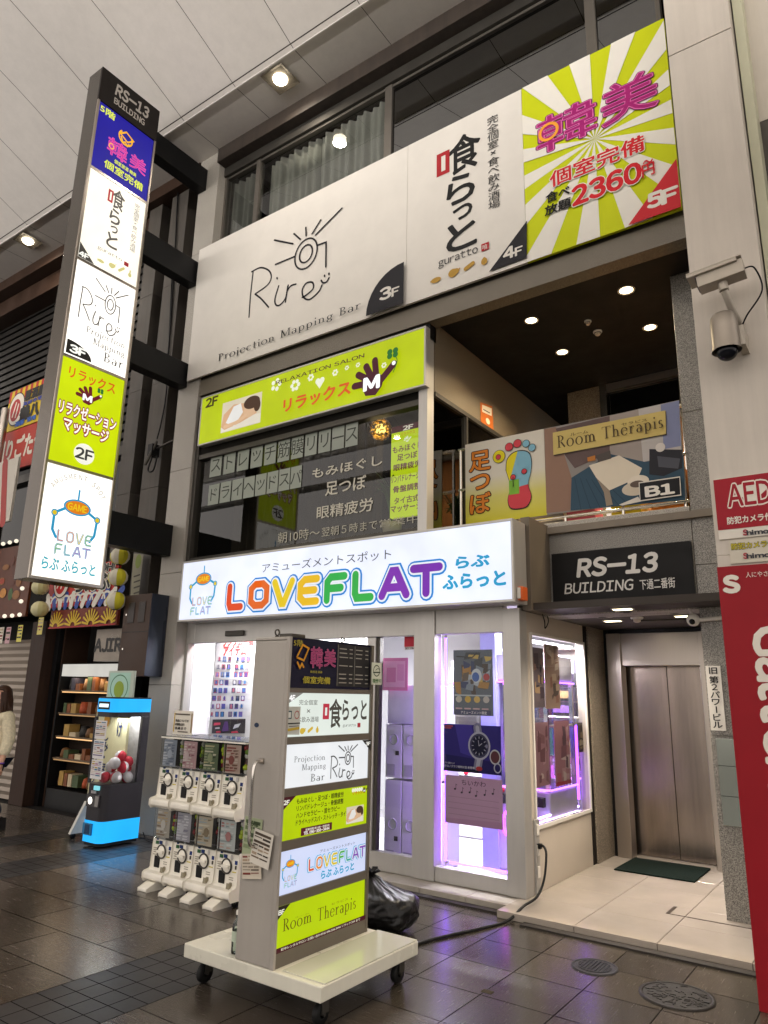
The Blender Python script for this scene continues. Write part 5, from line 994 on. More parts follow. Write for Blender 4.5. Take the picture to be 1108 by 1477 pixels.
# ================================================================ inside the shop
s = Sign(1, 5.978, 'T'); a, c = at('T', 590, 1000, 1, 5.978), at('T', 925, 255, 1, 5.978); s.box((a.x-.05, 5.9785, a.z), (c.x+.06, 5.9795, 2.28), ink('#ecebea'))
rdp = ink('#c23a3a'); s.T('アイテム', (678, 364), (864, 285), rdp, .06); s.T('ランダム入荷', (672, 292), (925, 262-55), rdp, .06)
pal = ['#34406e', '#5a4a9a', '#3f6ab0', '#b0506a', '#3a3a3e', '#7a6ab8', '#4a86c8', '#c06a7a', '#8a8690', '#6a4a8a']
for r_ in range(8):
    for q_ in range(6):
        x = 632 + q_*42 + (22 if q_ > 2 else 0) - r_*5; y = 412 + r_*63
        x -= 0; c0 = ink(rnd.choice(pal)); k = rnd.random()
        s.poly([(x, y), (x+30, y), (x+32, y-42), (x+2, y-42)], ink('#d6d4d8') if k < .25 else c0); s.ell((x+16, y-22), .018, .025, ink(rnd.choice(pal + ['#e6d8d0', '#e8e4f0']))); s.line([(x+4, y-6), (x+26, y-6)], .008, ink(rnd.choice(pal)))
tag(s.build('prize_list'), 'white wall list of prizes with red title アイテム inside the shop window', 'poster')
s = Sign(1, 5.974, 'T'); s.poly([(585, 985), (850, 985), (856, 868), (592, 874)], ink('#2f2a30'))
for pts, c in (([(600, 922), (655, 916), (655, 898), (605, 900)], '#e0506a'), ([(612, 950), (650, 948), (648, 935), (615, 938)], '#d8d0d8'), ([(665, 970), (720, 965), (715, 890), (690, 890)], '#5a3a7a'), ([(755, 950), (800, 935), (818, 905), (770, 915)], '#dcdce4'), ([(620, 980), (660, 978), (655, 965), (622, 968)], '#d84a60'), ([(740, 982), (800, 980), (790, 965), (745, 970)], '#d84a60')): s.poly(pts, ink(c))
tag(s.build('wall_poster'), 'dark landscape poster below the prize list', 'poster')
for pts, lab, c in (([(485, 750), (550, 750), (556, 640), (492, 645)], 'small pinkish chart left of the prize list', '#d8c6c6'), ([(440, 945), (478, 945), (486, 830), (448, 830)], 'pale pink slip on the white wall above the counter notice', '#dcc8c8'), ([(520, 915), (552, 915), (560, 828), (528, 828)], 'small grey box notice on the white wall beside the pink slip', '#b8b8b8')):
    s = Sign(1, 5.975, 'T'); s.poly(pts, ink(c)); u, v = s.uv(((pts[0][0]+pts[2][0])/2, (pts[0][1]+pts[2][1])/2))
    for i in range(6): s.line([('m', u-.05, v+.09-.035*i), ('m', u+.03+.02*rnd.random(), v+.09-.035*i)], .01, ink('#b09aa0'))
    tag(s.build('wall_notice'), lab, 'notice')
def gposter(ax, v, k, ll, lr, ur, ul, base, blocks, label, extra=None, th=.002, grp=None):
    s = Sign(ax, v, k); s.d = .0002; s.h = .0006; A, Bq, C, D = [Vector(s.uv(p)) for p in (ll, lr, ur, ul)]
    x0, x1, y0, y1 = (A.x+D.x)/2, (Bq.x+C.x)/2, (A.y+Bq.y)/2, (C.y+D.y)/2
    if ax == 1: s.box((x0, v+.0001, y0), (x1, v+th, y1), ink(base))
    else: s.box((v-th, x0, y0), (v-.0001, x1, y1), ink(base))
    f = lambda x, y: ('m', x0+x*(x1-x0), y0+y*(y1-y0))
    for bl in blocks: s.poly([f(*p) for p in bl[1]], ink(bl[0]))
    if extra: extra(s, f)
    return tag(s.build('window_poster', origin=tuple(s.xyz((x0+x1)/2, y0))), label, 'poster', grp)
def rb(n, cols, x0=.04, x1=.96, y0=.04, y1=.96):
    out = []
    for i in range(n):
        x = rnd.uniform(x0, x1-.12); y = rnd.uniform(y0, y1-.1); w_ = rnd.uniform(.1, min(.42, x1-x)); h_ = rnd.uniform(.06, min(.22, y1-y)); j = lambda: rnd.uniform(-.03, .03)
        out.append((rnd.choice(cols), [(x+j(), y+j()), (x+w_+j(), y+j()), (x+w_+j(), y+h_+j()), (x+j(), y+h_+j())]))
    return out
G1 = 'posters on the shop glass'
def ex1(s, f):
    s.line([f(.05, .3), f(.95, .3)], .012, ink('#c8d0d8')); s.ell(f(.6, .6), .05, .06, ink('#dfe6ee')); s.ell(f(.58, .58), .035, .04, ink('#3a6ac0')); s.ell(f(.85, .58), .03, .03, ink('#c03a40'))
    for i in range(4): s.line([f(.08+i*.22, .1), f(.22+i*.22, .1)], .012, ink('#d8b0b8')); s.ell(f(.15+i*.23, .24), .03, .028, ink(('#d8d2c4', '#e0b83a', '#e6c060', '#d0c8c4')[i]))
    s.line([f(.1, .9), f(.5, .88), f(.62, .95)], .01, ink('#2a2a30')); s.rect(f(.05, .01), f(.95, .08), ink('#3a3f6a')); s.T('アミューズメント限定', f(.2, .02), f(.85, .065), ink('#e6e2ea'), .02)
gposter(1, 5.628, 'J', (370, 483), (545, 487), (540, 203), (374, 200), '#5f6a78', rb(26, ['#3a4048', '#8a97a8', '#c2cad4', '#6a5a48', '#b8863a', '#2a3a6a', '#98a0b0', '#4a3a30', '#d8b85a'], y0=.3), 'crowded dark poster of prizes at the top of the narrow shop glass', ex1, grp=G1)
def ex2(s, f):
    m1, m2 = ink('#8d8aa8'), ink('#c4c2d6')
    s.line([f(.60, .95), f(.62, .75)], .075, m1); s.line([f(.60, .95), f(.62, .75)], .035, m2); s.line([f(.64, .4), f(.60, .14)], .075, m1); s.line([f(.64, .4), f(.60, .14)], .035, m2)
    s.ell(f(.63, .57), .105, .115, m2); s.ell(f(.63, .57), .09, .098, ink('#4a4868')); s.ell(f(.63, .57), .075, .082, ink('#191838')); 
    for i in range(12): a = R(30*i); u, v = s.uv(f(.63, .57)); s.line([('m', u+.055*math.sin(a), v+.06*math.cos(a)), ('m', u+.068*math.sin(a), v+.074*math.cos(a))], .006, m2)
    s.line([f(.63, .57), f(.68, .62)], .006, m2); s.line([f(.63, .57), f(.62, .68)], .005, m2); s.ell(f(.76, .57), .012, .016, m1)
    s.ell(f(.90, .36), .05, .06, ink('#d8d4dc')); s.ell(f(.90, .36), .04, .048, ink('#6a3a44')); s.ring(f(.94, .14), .035, .04, .01, m2); s.rect(f(0, 0), f(.62, .06), ink('#15132a'))
    s.rect(f(.02, .94), f(.17, .97), ink('#c44a5a')); s.rect(f(.02, .9), f(.14, .93), ink('#c44a5a')); s.T('プライズ限定ウォッチ', f(.02, .15), f(.2, .19), ink('#e0dcec'), .02); s.T('クロノグラフ腕時計型 新登場', f(.02, .08), f(.55, .13), ink('#e0dcec'), .02); s.ell(f(.63, .1), .03, .018, ink('#c03a40'))
gposter(1, 5.627, 'J', (332, 722), (580, 745), (576, 532), (330, 520), '#352a86', [('#241c66', [(0, 0), (1, 0), (1, .25), (0, .35)]), ('#4a3da8', [(.3, .4), (.6, .3), (.5, 1), (.2, 1)])], 'dark violet poster of a wristwatch on the narrow shop glass', ex2, grp=G1)
def ex3(s, f):
    k = ink('#3a2a3a'); s.T('ちいかわ', f(.3, .82), f(.72, .93), k, -.005)
    for x, y in ((.18, .72), (.3, .66), (.44, .68), (.55, .62), (.7, .66), (.84, .7)): s.ell(f(x, y), .010, .008, k, 10); u, v = s.uv(f(x, y)); s.line([('m', u+.009, v), ('m', u+.009, v+.04), ('m', u+.02, v+.032)], .004, k)
    for i in range(4): s.line([f(.06, .2+i*.015*8), f(.94, .18+i*.015*8)], .003, ink('#b087a0'))
gposter(1, 5.626, 'J', (336, 950), (586, 976), (583, 765), (336, 740), '#d3a5c8', [('#c996bd', [(0, 0), (1, 0), (1, .14), (0, .1)])], 'pink poster with music notes low on the narrow shop glass', ex3, grp=G1)
gposter(1, 5.75, 'J', (62, 375), (176, 380), (174, 240), (60, 233), '#e070a8', [('#f0a0c8', [(.1, .1), (.9, .1), (.9, .9), (.1, .9)]), ('#d86aa4', [(.2, .25), (.55, .25), (.55, .7), (.2, .7)]), ('#e88abc', [(.6, .3), (.85, .3), (.85, .8), (.6, .8)])], 'pink poster hanging inside beside the aluminium mullion', grp=G1)
gposter(1, 5.61, 'J', (160, 200), (205, 202), (205, 146), (160, 142), '#b02a3a', [('#d8d0d0', [(.0, .0), (1, .0), (1, .22), (0, .22)])], 'red sticker at the top of the sliding door glass', lambda s, f: s.T('SECOM', f(.06, .03), f(.94, .19), ink('#222222'), .04), grp=G1)
G2 = 'posters in the side show window'; XW = -2.606
gposter(0, XW, 'J', (722, 450), (766, 452), (762, 195), (705, 188), '#8a7a80', rb(14, ['#4a4450', '#b08a80', '#d8b28a', '#61505a', '#c0a0a8']), 'dark poster at the upper left of the side show window', grp=G2)
gposter(0, XW, 'J', (768, 455), (834, 456), (826, 182), (764, 178), '#b89a8a', rb(16, ['#8a6a60', '#d8bca4', '#a87a6a', '#6a5a54', '#e8d4c0']), 'brown poster at the top middle of the side show window', grp=G2)
gposter(0, XW, 'J', (730, 802), (788, 780), (780, 515), (722, 515), '#c0909a', rb(14, ['#8a5a64', '#dcb0b8', '#a0707a', '#ecd4d0']), 'reddish poster at the lower left of the side show window', grp=G2)
gposter(0, XW, 'J', (812, 795), (884, 775), (866, 510), (808, 505), '#b8808c', rb(16, ['#d0a0a8', '#8a5a6a', '#e0c8c8', '#6a4a5a', '#c06a7a']), 'pinkish poster with a red foot at the lower middle of the side show window', lambda s, f: s.rect(f(0, .0), f(1, .06), ink('#b03a4a')), grp=G2)
gposter(0, XW, 'J', (912, 645), (943, 640), (940, 515), (908, 517), '#4a3a34', rb(8, ['#a08a6a', '#2a201c', '#c8b8a0']), 'small dark card near the far edge of the side show window', grp=G2)
b = MB(); b.tube([(-2.67, 5.8, 1.30), (-2.67, 7.02, 1.30)], .014, WHITE, 8); tag(b.build('display_rail'), 'white rail crossing the side show window between the posters', 'rail')
# cabinets and game machines
CAB = paint('cabinet_white', '#d4d6d4', .4, 0, .04, 3)
for i, x in enumerate((-3.985, -3.79, -3.60)):
    for j, z in enumerate((.06, .80)):
        if i == 2 and j: pass
        t = thing('toy_machine_cabinet', 'white toy machine cabinet behind the wired glass, %s column, %s row' % (('left', 'middle', 'right')[i], ('lower', 'upper')[j]), 'toy machine', (x, 5.9, z), 'white cabinets behind the wired glass')
        b = MB(); b.box((x-.093, 5.80, z), (x+.093, 6.2, z+.72 if not j else z+.48), CAB); b.build('body', t, .006)
        b = MB(); b.lathe((x, 5.80, z+.34), [(.05, -.001), (.05, -.008), (.043, -.008), (.043, -.001)], paint('ring_grey', '#a9aba9', .4), 22, 'y'); b.box((x-.07, 5.796, z+.02), (x+.02, 5.7995, z+.12), paint('ring_grey', '#a9aba9', .4)); b.box((x+.02, 5.797, z+.2), (x+.06, 5.7995, z+.24), ALUD); b.build('panel', t)
b = MB(); b.box((-4.05, 5.78, 1.285), (-3.55, 6.2, 1.64), paint('board_grey', '#c4c6cc', .4)); tag(b.build('white_board', bevel=.004), 'pale grey blank board standing on the white cabinets', 'board')
def game(x, y, lab, ring, face, zt=1.95):
    t = thing('crane_game', lab, 'game machine', (x, y, .055), 'crane games inside the shop'); GW = paint('game_white', '#d8d4e2', .35); h = .33
    b = MB(); b.box((x-h, y-h, .055), (x+h, y+h, .75), GW); b.build('cabinet', t, .02)
    b = MB(); b.box((x-h, y-h, zt-.25), (x+h, y+h, zt), GW); b.build('marquee', t, .02)
    b = MB()
    for sx in (-1, 1):
        for sy in (-1, 1): b.box((x+sx*(h-.02)-.018, y+sy*(h-.02)-.018, .75), (x+sx*(h-.02)+.018, y+sy*(h-.02)+.018, zt-.25), CHROME)
    b.build('post', t)
    b = MB(); b.box((x-h+.04, y-h+.04, .752), (x+h-.04, y+h-.04, zt-.252), CLEAR); b.build('glass_box', t)
    b = MB()
    for i in range(14): b.box((x+(px_ := rnd.uniform(-.22, .22))-.05, y+(py_ := rnd.uniform(-.22, .22))-.05, .753), (x+px_+.05, y+py_+.05, .80+rnd.random()*.16), ink(rnd.choice(['#8a6ad0', '#d0a0e0', '#e6e0f0', '#6a8ae0', '#e08ab8'])))
    b.build('prizes', t)
    b = MB()
    if face == 'y': b.tube([(x + .13*math.cos(R(a)), y-h-.012, .45+.13*math.sin(R(a))) for a in range(0, 361, 15)], .012, lit(ring, 6), 8)
    else: b.tube([(x+h+.012, y + .13*math.cos(R(a)), .95+.16*math.sin(R(a))) for a in range(0, 361, 15)], .012, lit(ring, 6), 8)
    b.build('light_ring', t)
    b = MB()
    for zz in (.76, zt-.26): b.tube([(x-h, y-h-.006, zz), (x+h, y-h-.006, zz)], .008, lit('#d46bff', 5), 8); b.tube([(x+h+.006, y-h, zz), (x+h+.006, y+h, zz)], .008, lit('#b06bff', 5), 8)
    b.build('light_strip', t)
    b = MB(); b.box((x-h+.04, y-h-.06, .62), (x+h-.04, y-h-.002, .70), BLACK); b.sphere((x-.12, y-h-.03, .73), .025, PR, 12, 8); b.build('controls', t, .006)
t = thing('prize_shelf', 'white shelf of small colourful prize boxes against the back wall of the shop', 'shelf', (-3.6, 8.2, .055)); b = MB()
for z in (.5, .9, 1.3, 1.7, 2.1): b.box((-4.6, 8.1, z), (-2.65, 8.39, z+.02), WHITE)
for x in (-4.62, -3.6, -2.66): b.box((x, 8.1, .055), (x+.02, 8.39, 2.12), WHITE)
b.build('frame', t); b = MB(); b.box((-4.6, 8.38, .1), (-2.65, 8.395, 2.1), WHITE)
for z in (.52, .92, 1.32, 1.72):
    x = -4.58
    while x < -2.75: w_ = rnd.uniform(.05, .13); b.box((x, 8.14, z+.001), (x+w_, 8.38, z+rnd.uniform(.14, .3)), ink(rnd.choice(['#c85a8a', '#5a7ac8', '#e0c060', '#8a5ac0', '#60b0a0', '#e8e0ea', '#d06a50']))); x += w_+.006
b.build('prizes', t)
game(-2.98, 6.62, 'white crane game with a magenta light ring behind the narrow shop glass', '#e04cff', 'y'); game(-3.15, 7.75, 'white crane game with a violet light ring seen through the side show window', '#b04cff', 'x'); game(-3.95, 7.7, 'white crane game standing at the back of the shop', '#c86cff', 'y')
b = MB(); b.box((-3.30, 6.25, .055), (-3.14, 6.4, 2.3), paint('blue_column', '#b8bdf0', .4)); tag(b.build('column'), 'pale bluish white column inside behind the narrow shop glass', 'column')
t = thing('display_rack', 'chrome wire rack with black boxes behind the side show window', 'rack', (-2.85, 7.05, .055)); b = MB()
for i in range(10): b.tube([(-2.98+.03*i, 7.08, .1), (-2.98+.03*i, 7.08, 1.0)], .004, ALUD, 6)
for i in range(16): b.tube([(-2.98, 7.085, .12+.058*i), (-2.69, 7.085, .12+.058*i)], .004, ALUD, 6)
b.build('wire_grid', t); b = MB(); b.box((-3.0, 7.1, 1.36), (-2.68, 7.34, 1.375), WHITE); b.build('shelf', t)
for i, z in enumerate((1.378, 1.52, 1.662)):
    b = MB(); b.box((-2.95, 7.11, z), (-2.70, 7.32, z+.135), paint('black_box', '#231c2a', .35)); b.box((-2.93, 7.105, z+.03), (-2.74, 7.1095, z+.1), ink(('#6a4a8a', '#8a6a4a', '#4a5a8a')[i])); tag(b.build('boxed_prize', bevel=.003), ('lowest', 'middle', 'topmost')[i] + ' of three stacked black boxes in the side show window', 'box', 'stacked boxes in the side show window')

# ================================================================ second floor window: cards, lettering, sign, lamp, plant
IY = 5.492; DY = ink('#3c3f3a')
def cards(word, xs, lab):
    seen = {}
    for i, ch in enumerate(word):
        (x0, y0), (x1, y1) = xs(i); s = Sign(1, IY, 'E'); s.d = .0002; s.h = .0004; a, c = s.uv((x0, y0)), s.uv((x1, y1)); s.face([(a[0]+.004, a[1]), (c[0]-.004, a[1]), (c[0]-.004, c[1]), (a[0]+.004, c[1])], ink('#9aa097'))
        f = s.sub(('m', *a), ('m', *c)); small = ch in 'ッ'; s.C(ch, ('m', (a[0]+c[0])/2, (a[1]+c[1])/2), (c[1]-a[1])*.72, DY, .0)
        n = seen.get(ch, 0); seen[ch] = n+1; o = s.build('letter_card'); tag(o, 'grey paper card lettered %s in the %s row of the upper window%s' % (ch, lab, (', second such card' if n else '')), 'card', 'letter cards in the second floor window')
ub = lambda i: 122 + (750-122)/11*i + (0 if i < 5 else 0)
cards('ストレッチ筋膜リリース', lambda i: ((ub(i), 668 - (ub(i)-122)*.222), (ub(i+1), 576 - (ub(i+1)-122)*.236)), 'upper')
lb_ = lambda i: 110 + (536-110)/8.6*i
cards('ドライヘッドスパ', lambda i: ((lb_(i)+4, 786 - (lb_(i)-110)*.2), (lb_(i+1)+8, 702 - (lb_(i+1)-110)*.222)), 'lower')
wl = ink('#cfcabb')
for tx, ll, ur, c_, bb in (('もみほぐし', (556, 672), (850, 570), wl, .015), ('足つぼ', (610, 745), (782, 655), wl, .015), ('眼精疲労', (574, 843), (810, 750), wl, .01), ('朝10時～', (410, 945), (588, 873), ink('#b9b5a5'), .0), ('翌朝５時まで', (594, 917), (830, 843), ink('#b9b5a5'), .0), ('営業中', (838, 878), (1003, 821), ink('#b9b5a5'), .0)):
    s = Sign(1, IY, 'E'); s.d = .0001; s.h = .0004; s.T(tx, ll, ur, c_, bb); tag(s.build('window_lettering'), 'white vinyl lettering %s on the second floor glass' % tx, 'lettering', 'lettering on the second floor glass')
t = thing('window_sign', 'narrow upright lime lit sign with maroon lettering inside the second floor window', 'sign', (-3.66, 5.6, 3.2)); YV = 5.60
s = Sign(1, YV, 'E'); q1, q2 = at('E', 882, 838, 1, YV), at('E', 1028, 425, 1, YV); x0, x1, z0, z1 = q1.x, q2.x, q1.z, q2.z; s.box((x0, YV, z0), (x1, YV+.05, z1), lit('#cbe000', .82)); f = lambda x, y: ('m', x0+x*(x1-x0), z0+y*(z1-z0)); mr = lit('#7a1a3a', .5)
s.rect(f(0, .93), f(1, 1), lit('#5c1530', .4)); s.T('2F', f(.36, .937), f(.66, .985), lit('#f0ead8', .9), .03); s.T('リラックス', f(.3, .88), f(.72, .915), lit('#d9561c', .8)); hand(s, lambda x, y: f(.38+x*.24, .80+y*.06), lit('#cbe000', .8), lit('#f4f4e0', .9))
for i, (tx, a, c) in enumerate((('もみほぐし', .06, .94), ('足つぼ', .2, .8), ('眼精疲労', .1, .92), ('リンパドレナージュ', .03, .97), ('骨盤調整', .1, .92), ('タイ古式', .14, .86), ('マッサージ', .04, .96))): y_ = (.70, .605, .50, .375, .26, .135, .05)[i]; s.T(tx, f(a, y_), f(c, y_+.072), mr, .025)
s.build('panel', t)
q_ = at('E', 843, 465, 1, 5.8); t = thing('ball_lamp', 'glittering gold ball lamp hanging inside the second floor window', 'lamp', (q_.x, 5.8, q_.z)); b = MB()
for i in range(260):
    v = Vector((rnd.gauss(0, 1), rnd.gauss(0, 1), rnd.gauss(0, 1))).normalized(); u = v.orthogonal().normalized(); w_ = v.cross(u); c0 = Vector((q_.x, 5.8, q_.z)) + v*.125*rnd.uniform(.85, 1); k = .02
    b.add([c0+u*k, c0+w_*k*.5, c0-u*k, c0-w_*k*.5], [(0, 1, 2, 3)], paint('gold_wire', '#c9a13a', .3, .9))
b.build('wire_shade', t); b = MB(); b.sphere((q_.x, 5.8, q_.z), .06, lit('#ffd46a', 3), 14, 8); b.build('bulb', t); b = MB(); b.tube([(q_.x, 5.8, q_.z+.12), (q_.x, 5.8, 4.95)], .005, RUB, 6); b.build('cord', t)
ld = bpy.data.lights.new('lamp', 'POINT'); ld.energy = 6; ld.color = (1, .75, .4); ld.shadow_soft_size = .14; lo = bpy.data.objects.new('lamp', ld); COL.objects.link(lo); lo.parent = t
def plant(x, y, z, lab, n, ht, spread, pot):
    t = thing('potted_plant', lab, 'plant', (x, y, z)); b = MB(); LF = paint('leaf_green', '#3f5a2c', .5, 0, .3, 12)
    for i in range(n):
        a = rnd.uniform(0, 6.28); r_ = spread*rnd.uniform(.4, 1); h_ = ht*rnd.uniform(.6, 1); p = [Vector((x, y, z+pot)), Vector((x+.4*r_*math.cos(a), y+.4*r_*math.sin(a), z+pot+h_*.7)), Vector((x+r_*math.cos(a), y+r_*math.sin(a), z+pot+h_*rnd.uniform(.6, 1)))]; q = spline(p, 4); vs = []; sd = Vector((-math.sin(a), math.cos(a), 0))
        for j, v in enumerate(q): w_ = .016*math.sin(math.pi*(j+.5)/(len(q)+.2))+.002; vs += [v+sd*w_, v-sd*w_]
        b.add(vs, [(2*j, 2*j+1, 2*j+3, 2*j+2) for j in range(len(q)-1)], LF, True)
    b.build('leaves', t); b = MB(); b.lathe((x, y, z), [(.001, .0), (.08, .0), (.105, pot), (.095, pot), (.09, pot-.02), (.001, pot-.02)], paint('pot_cream', '#b8aa90', .6), 20); b.build('pot', t)
plant(-4.02, 5.75, 3.07, 'leafy potted plant behind the lettering of the second floor window', 40, .62, .24, .16)
plant(-3.2, 6.4, 3.04, 'small potted plant on the landing behind the foot banner', 30, .5, .2, .2)
b = MB(); 
for i in range(2): curtain_x = 0
m = paint('salon_curtain', '#3a332c', .9, 0, .15, 5); b = MB(); n = 260; vs = []
for i in range(n+1):
    x = -6.7 + 2.3*i/n; yv = 6.1 + .03*math.sin(x*48) + .02*math.sin(x*19); vs += [(x, yv, 3.07), (x, yv, 4.9)]
b.add(vs, [(2*i, 2*i+2, 2*i+3, 2*i+1) for i in range(n)], m, True); tag(b.build('curtain'), 'dark pleated curtain inside the second floor window behind the letter cards', 'curtain')

# ================================================================ white arcade column with its signs and cameras
b = MB()
for z0, z1 in ((0, 2.4), (2.4, 6.12), (6.126, 9.2)): b.box((-.82, 4.60, z0), (-.40, 5.33, z1), CREAMW)
COLM = b.build('arcade_column', bevel=.004); tag(COLM, 'broad off-white arcade column at the right edge carrying signs and cameras', 'column')
b = MB(); b.box((-.39, 4.75, 0), (-.33, 5.33, 9.2), paint('pale_trim', '#c9c8ae', .5, 0, .08, 2)); b.box((-.33, 5.0, 0), (.7, 5.33, 5.6), NBR); b.box((-.33, 5.01, 5.61), (.7, 5.33, 9.2), CREAMW); tag(b.build('side_wall'), 'narrow strip of wall with a pale trim right of the white arcade column', 'wall')
RED = ink('#8e1620', .5); YC = 4.585
s = Sign(1, YC, 'K'); q_ = at('', 1036, 818, 1, YC); zt_ = q_.z; s.box((-.823, YC+.001, .0), (-.385, YC+.0145, zt_), RED); wh = ink('#e6dfd2')
s.T('Galleria', ('m', -.665, .93), ('m', -.455, at('K', 1040, 150, 1, YC).z), wh, .035, -90)
s.k = 'L'; hx0, hz0 = s.uv((232, 1405)); s.T('S', (234, 1408), (285, 1342), wh, .07); s.T('himotori', ('m', s.uv((288, 0))[0]+.0, s.uv((288, 1404))[1]), ('m', -.42, s.uv((288, 1352))[1]), wh, .06); s.T('人にやさしい商店街', (318, 1350), ('m', -.40, s.uv((318, 1328))[1]), wh, .0)
tag(s.build('wrap_sign'), 'tall red sign board wrapped on the arcade column with large white Galleria lettering', 'sign')
s = Sign(1, YC, 'L'); a, c = at('L', 210, 1200, 1, YC), at('L', 190, 965, 1, YC); x0 = (a.x+c.x)/2; s.box((x0, YC+.001, a.z), (-.40, YC+.0145, c.z), ink('#e4ddd0')); rz0 = at('L', 208, 1163, 1, YC).z; s.rect(('m', x0, rz0), ('m', -.40, c.z-.0001), ink('#981826'))
u, v = s.uv((322, 1010)); k = .085
hp = [(0, -1.05), (-.95, -.05), (-1.0, .35), (-.8, .68), (-.45, .75), (-.15, .6), (0, .38), (.15, .6), (.45, .75), (.8, .68), (1.0, .35), (.95, -.05)]; s.face([(u+.02+k*x, v+k*y*.8) for x, y in hp], wh)
s.T('AED', (250, 1070), ('m', u+.125, s.uv((250, 985))[1]), wh, .07); s.T('AED', (250, 1070), ('m', u+.125, s.uv((250, 985))[1]), ink('#981826'), .02); s.T('防犯カメラ作動中', (246, 1140), ('m', -.42, s.uv((246, 1112))[1]), wh, .03)
s.T('S', (308, 1183), (322, 1160), ink('#a03a44'), .06); s.T('himotori', (323, 1182), ('m', -.43, s.uv((323, 1164))[1]), ink('#3a3a40'), .05); tag(s.build('aed_sign'), 'red AED sign with a white heart on the arcade column', 'sign')
s = Sign(1, YC, 'L'); a, c = at('L', 258, 1295, 1, YC), at('L', 250, 1203, 1, YC); x0 = a.x; s.box((x0, YC+.001, a.z), (-.41, YC+.0125, c.z), ink('#cfc7b6')); s.T('防犯カメラ作動中', (262, 1240), ('m', -.425, s.uv((262, 1215))[1]), ink('#2b2622'), .07); s.T('防犯カメラ作動中', (262, 1240), ('m', -.425, s.uv((262, 1215))[1]), ink('#d2c43a'), .015); s.T('S', (309, 1275), (322, 1252), ink('#a03a44'), .06); s.T('himotori', (323, 1274), ('m', -.43, s.uv((323, 1256))[1]), ink('#3a3a40'), .05)
tag(s.build('small_notice'), 'small beige camera notice below the AED sign on the arcade column', 'notice')
CAMW = paint('camera_case', '#b9b0a2', .4, .15, .08, 6, 0, 80, None, .06, '#5b4a3a'); CS = paint('camera_steel', '#9a9186', .42, .7, .08, 5)
# bullet camera: points left along the facade
t = thing('bullet_camera', 'box security camera with a sun shield on the white arcade column', 'security camera', (-.60, 4.4, 4.1)); yb = 4.36
e0, e1 = at('L', 130, 195, 1, yb), at('L', 312, 128, 1, yb); ax_ = (e1-e0).normalized(); nz = Vector((-ax_.z, 0, ax_.x))
def slab(l0, l1, h0, h1, w_, m, b): 
    P_ = lambda l, h, y: e0 + ax_*l + nz*h + Vector((0, y, 0))
    vs = [P_(l, h, y) for l in (l0, l1) for h in (h0, h1) for y in (-w_, w_)]; b.add(vs, [(0, 1, 3, 2), (4, 6, 7, 5), (0, 4, 5, 1), (2, 3, 7, 6), (0, 2, 6, 4), (1, 5, 7, 3)], m)
Lc = (e1-e0).length
b = MB(); slab(0, Lc, -.045, .045, .055, CAMW, b); slab(-.006, 0.0, -.035, .035, .045, BLACK, b); b.build('body', t, .006)
b = MB(); slab(-.05, Lc*1.0, .052, .062, .075, CAMW, b); slab(-.05, Lc*.9, .03, .0519, .075, CAMW, b); b.build('sun_shield', t, .003)
mid = e0 + ax_*Lc*.5; b = MB(); b.tube([mid - nz*.045, mid - nz*.1], .028, CAMW, 14); b.build('swivel', t); b = MB(); b.tube([mid - nz*.1, Vector((mid.x+.03, 4.42, mid.z-.2)), Vector((mid.x+.05, 4.59, mid.z-.25))], .022, CAMW, 10); b.build('arm', t)
b = MB(); b.tube(spline([e1 + Vector((0, 0, -.0)), e1 + Vector((.05, .03, .0)), e1 + Vector((.07, .1, -.12)), Vector((mid.x+.1, 4.5, mid.z-.23)), Vector((mid.x+.05, 4.58, mid.z-.27))], 8), .005, RUB, 8); b.build('cable', t)
t = thing('dome_camera', 'steel cylinder dome camera on the white arcade column below the box camera', 'security camera', (-.63, 4.4, 3.66)); yd = 4.42
dt, db = at('L', 240, 310, 1, yd), at('L', 243, 455, 1, yd); rr_ = (at('L', 303, 430, 1, yd).x - at('L', 178, 430, 1, yd).x)/2; cx_ = (at('L', 303, 430, 1, yd).x + at('L', 178, 430, 1, yd).x)/2
b = MB(); b.lathe((cx_, yd, db.z), [(rr_*.98, 0), (rr_*.92, .02), (rr_*.9, .16), (rr_*.86, (dt.z-db.z)*.92), (rr_*.7, (dt.z-db.z)), (.001, (dt.z-db.z)+.01)], CS, 32); b.build('housing', t)
b = MB(); b.sphere((cx_, yd, db.z+.0), rr_*.72, paint('dome_dark', '#15161c', .06, 0, .05, 4), 24, 12); b.build('dome', t)
b = MB(); b.box((cx_+rr_*.7, yd+.02, db.z+.03), (cx_+rr_*.95+.02, 4.60, db.z+.16), CAMW); b.tube([(cx_, yd, dt.z), (cx_, 4.52, dt.z+.06), (cx_, 4.6, dt.z+.06)], .025, CAMW, 10); b.build('bracket', t)
t = thing('dome_camera', 'small white ball camera under the lintel beside the elevator', 'security camera', (-1.3, 6.0, 2.1)); q_ = at('K', 738, 115, 1, 5.95); b = MB(); b.sphere((q_.x, 5.95, q_.z), .05, WHITE, 18, 10); b.build('ball', t); b = MB(); b.sphere((q_.x-.0, 5.915, q_.z-.015), .024, BLACK, 12, 8); b.build('lens', t); b = MB(); b.tube([(q_.x, 5.95, q_.z+.045), (q_.x-.03, 5.97, 2.255)], .008, WHITE, 8); b.tube([(q_.x+.045, 5.96, q_.z), (-1.0, 5.97, q_.z+.01)], .016, WHITE, 8); b.build('conduit', t)

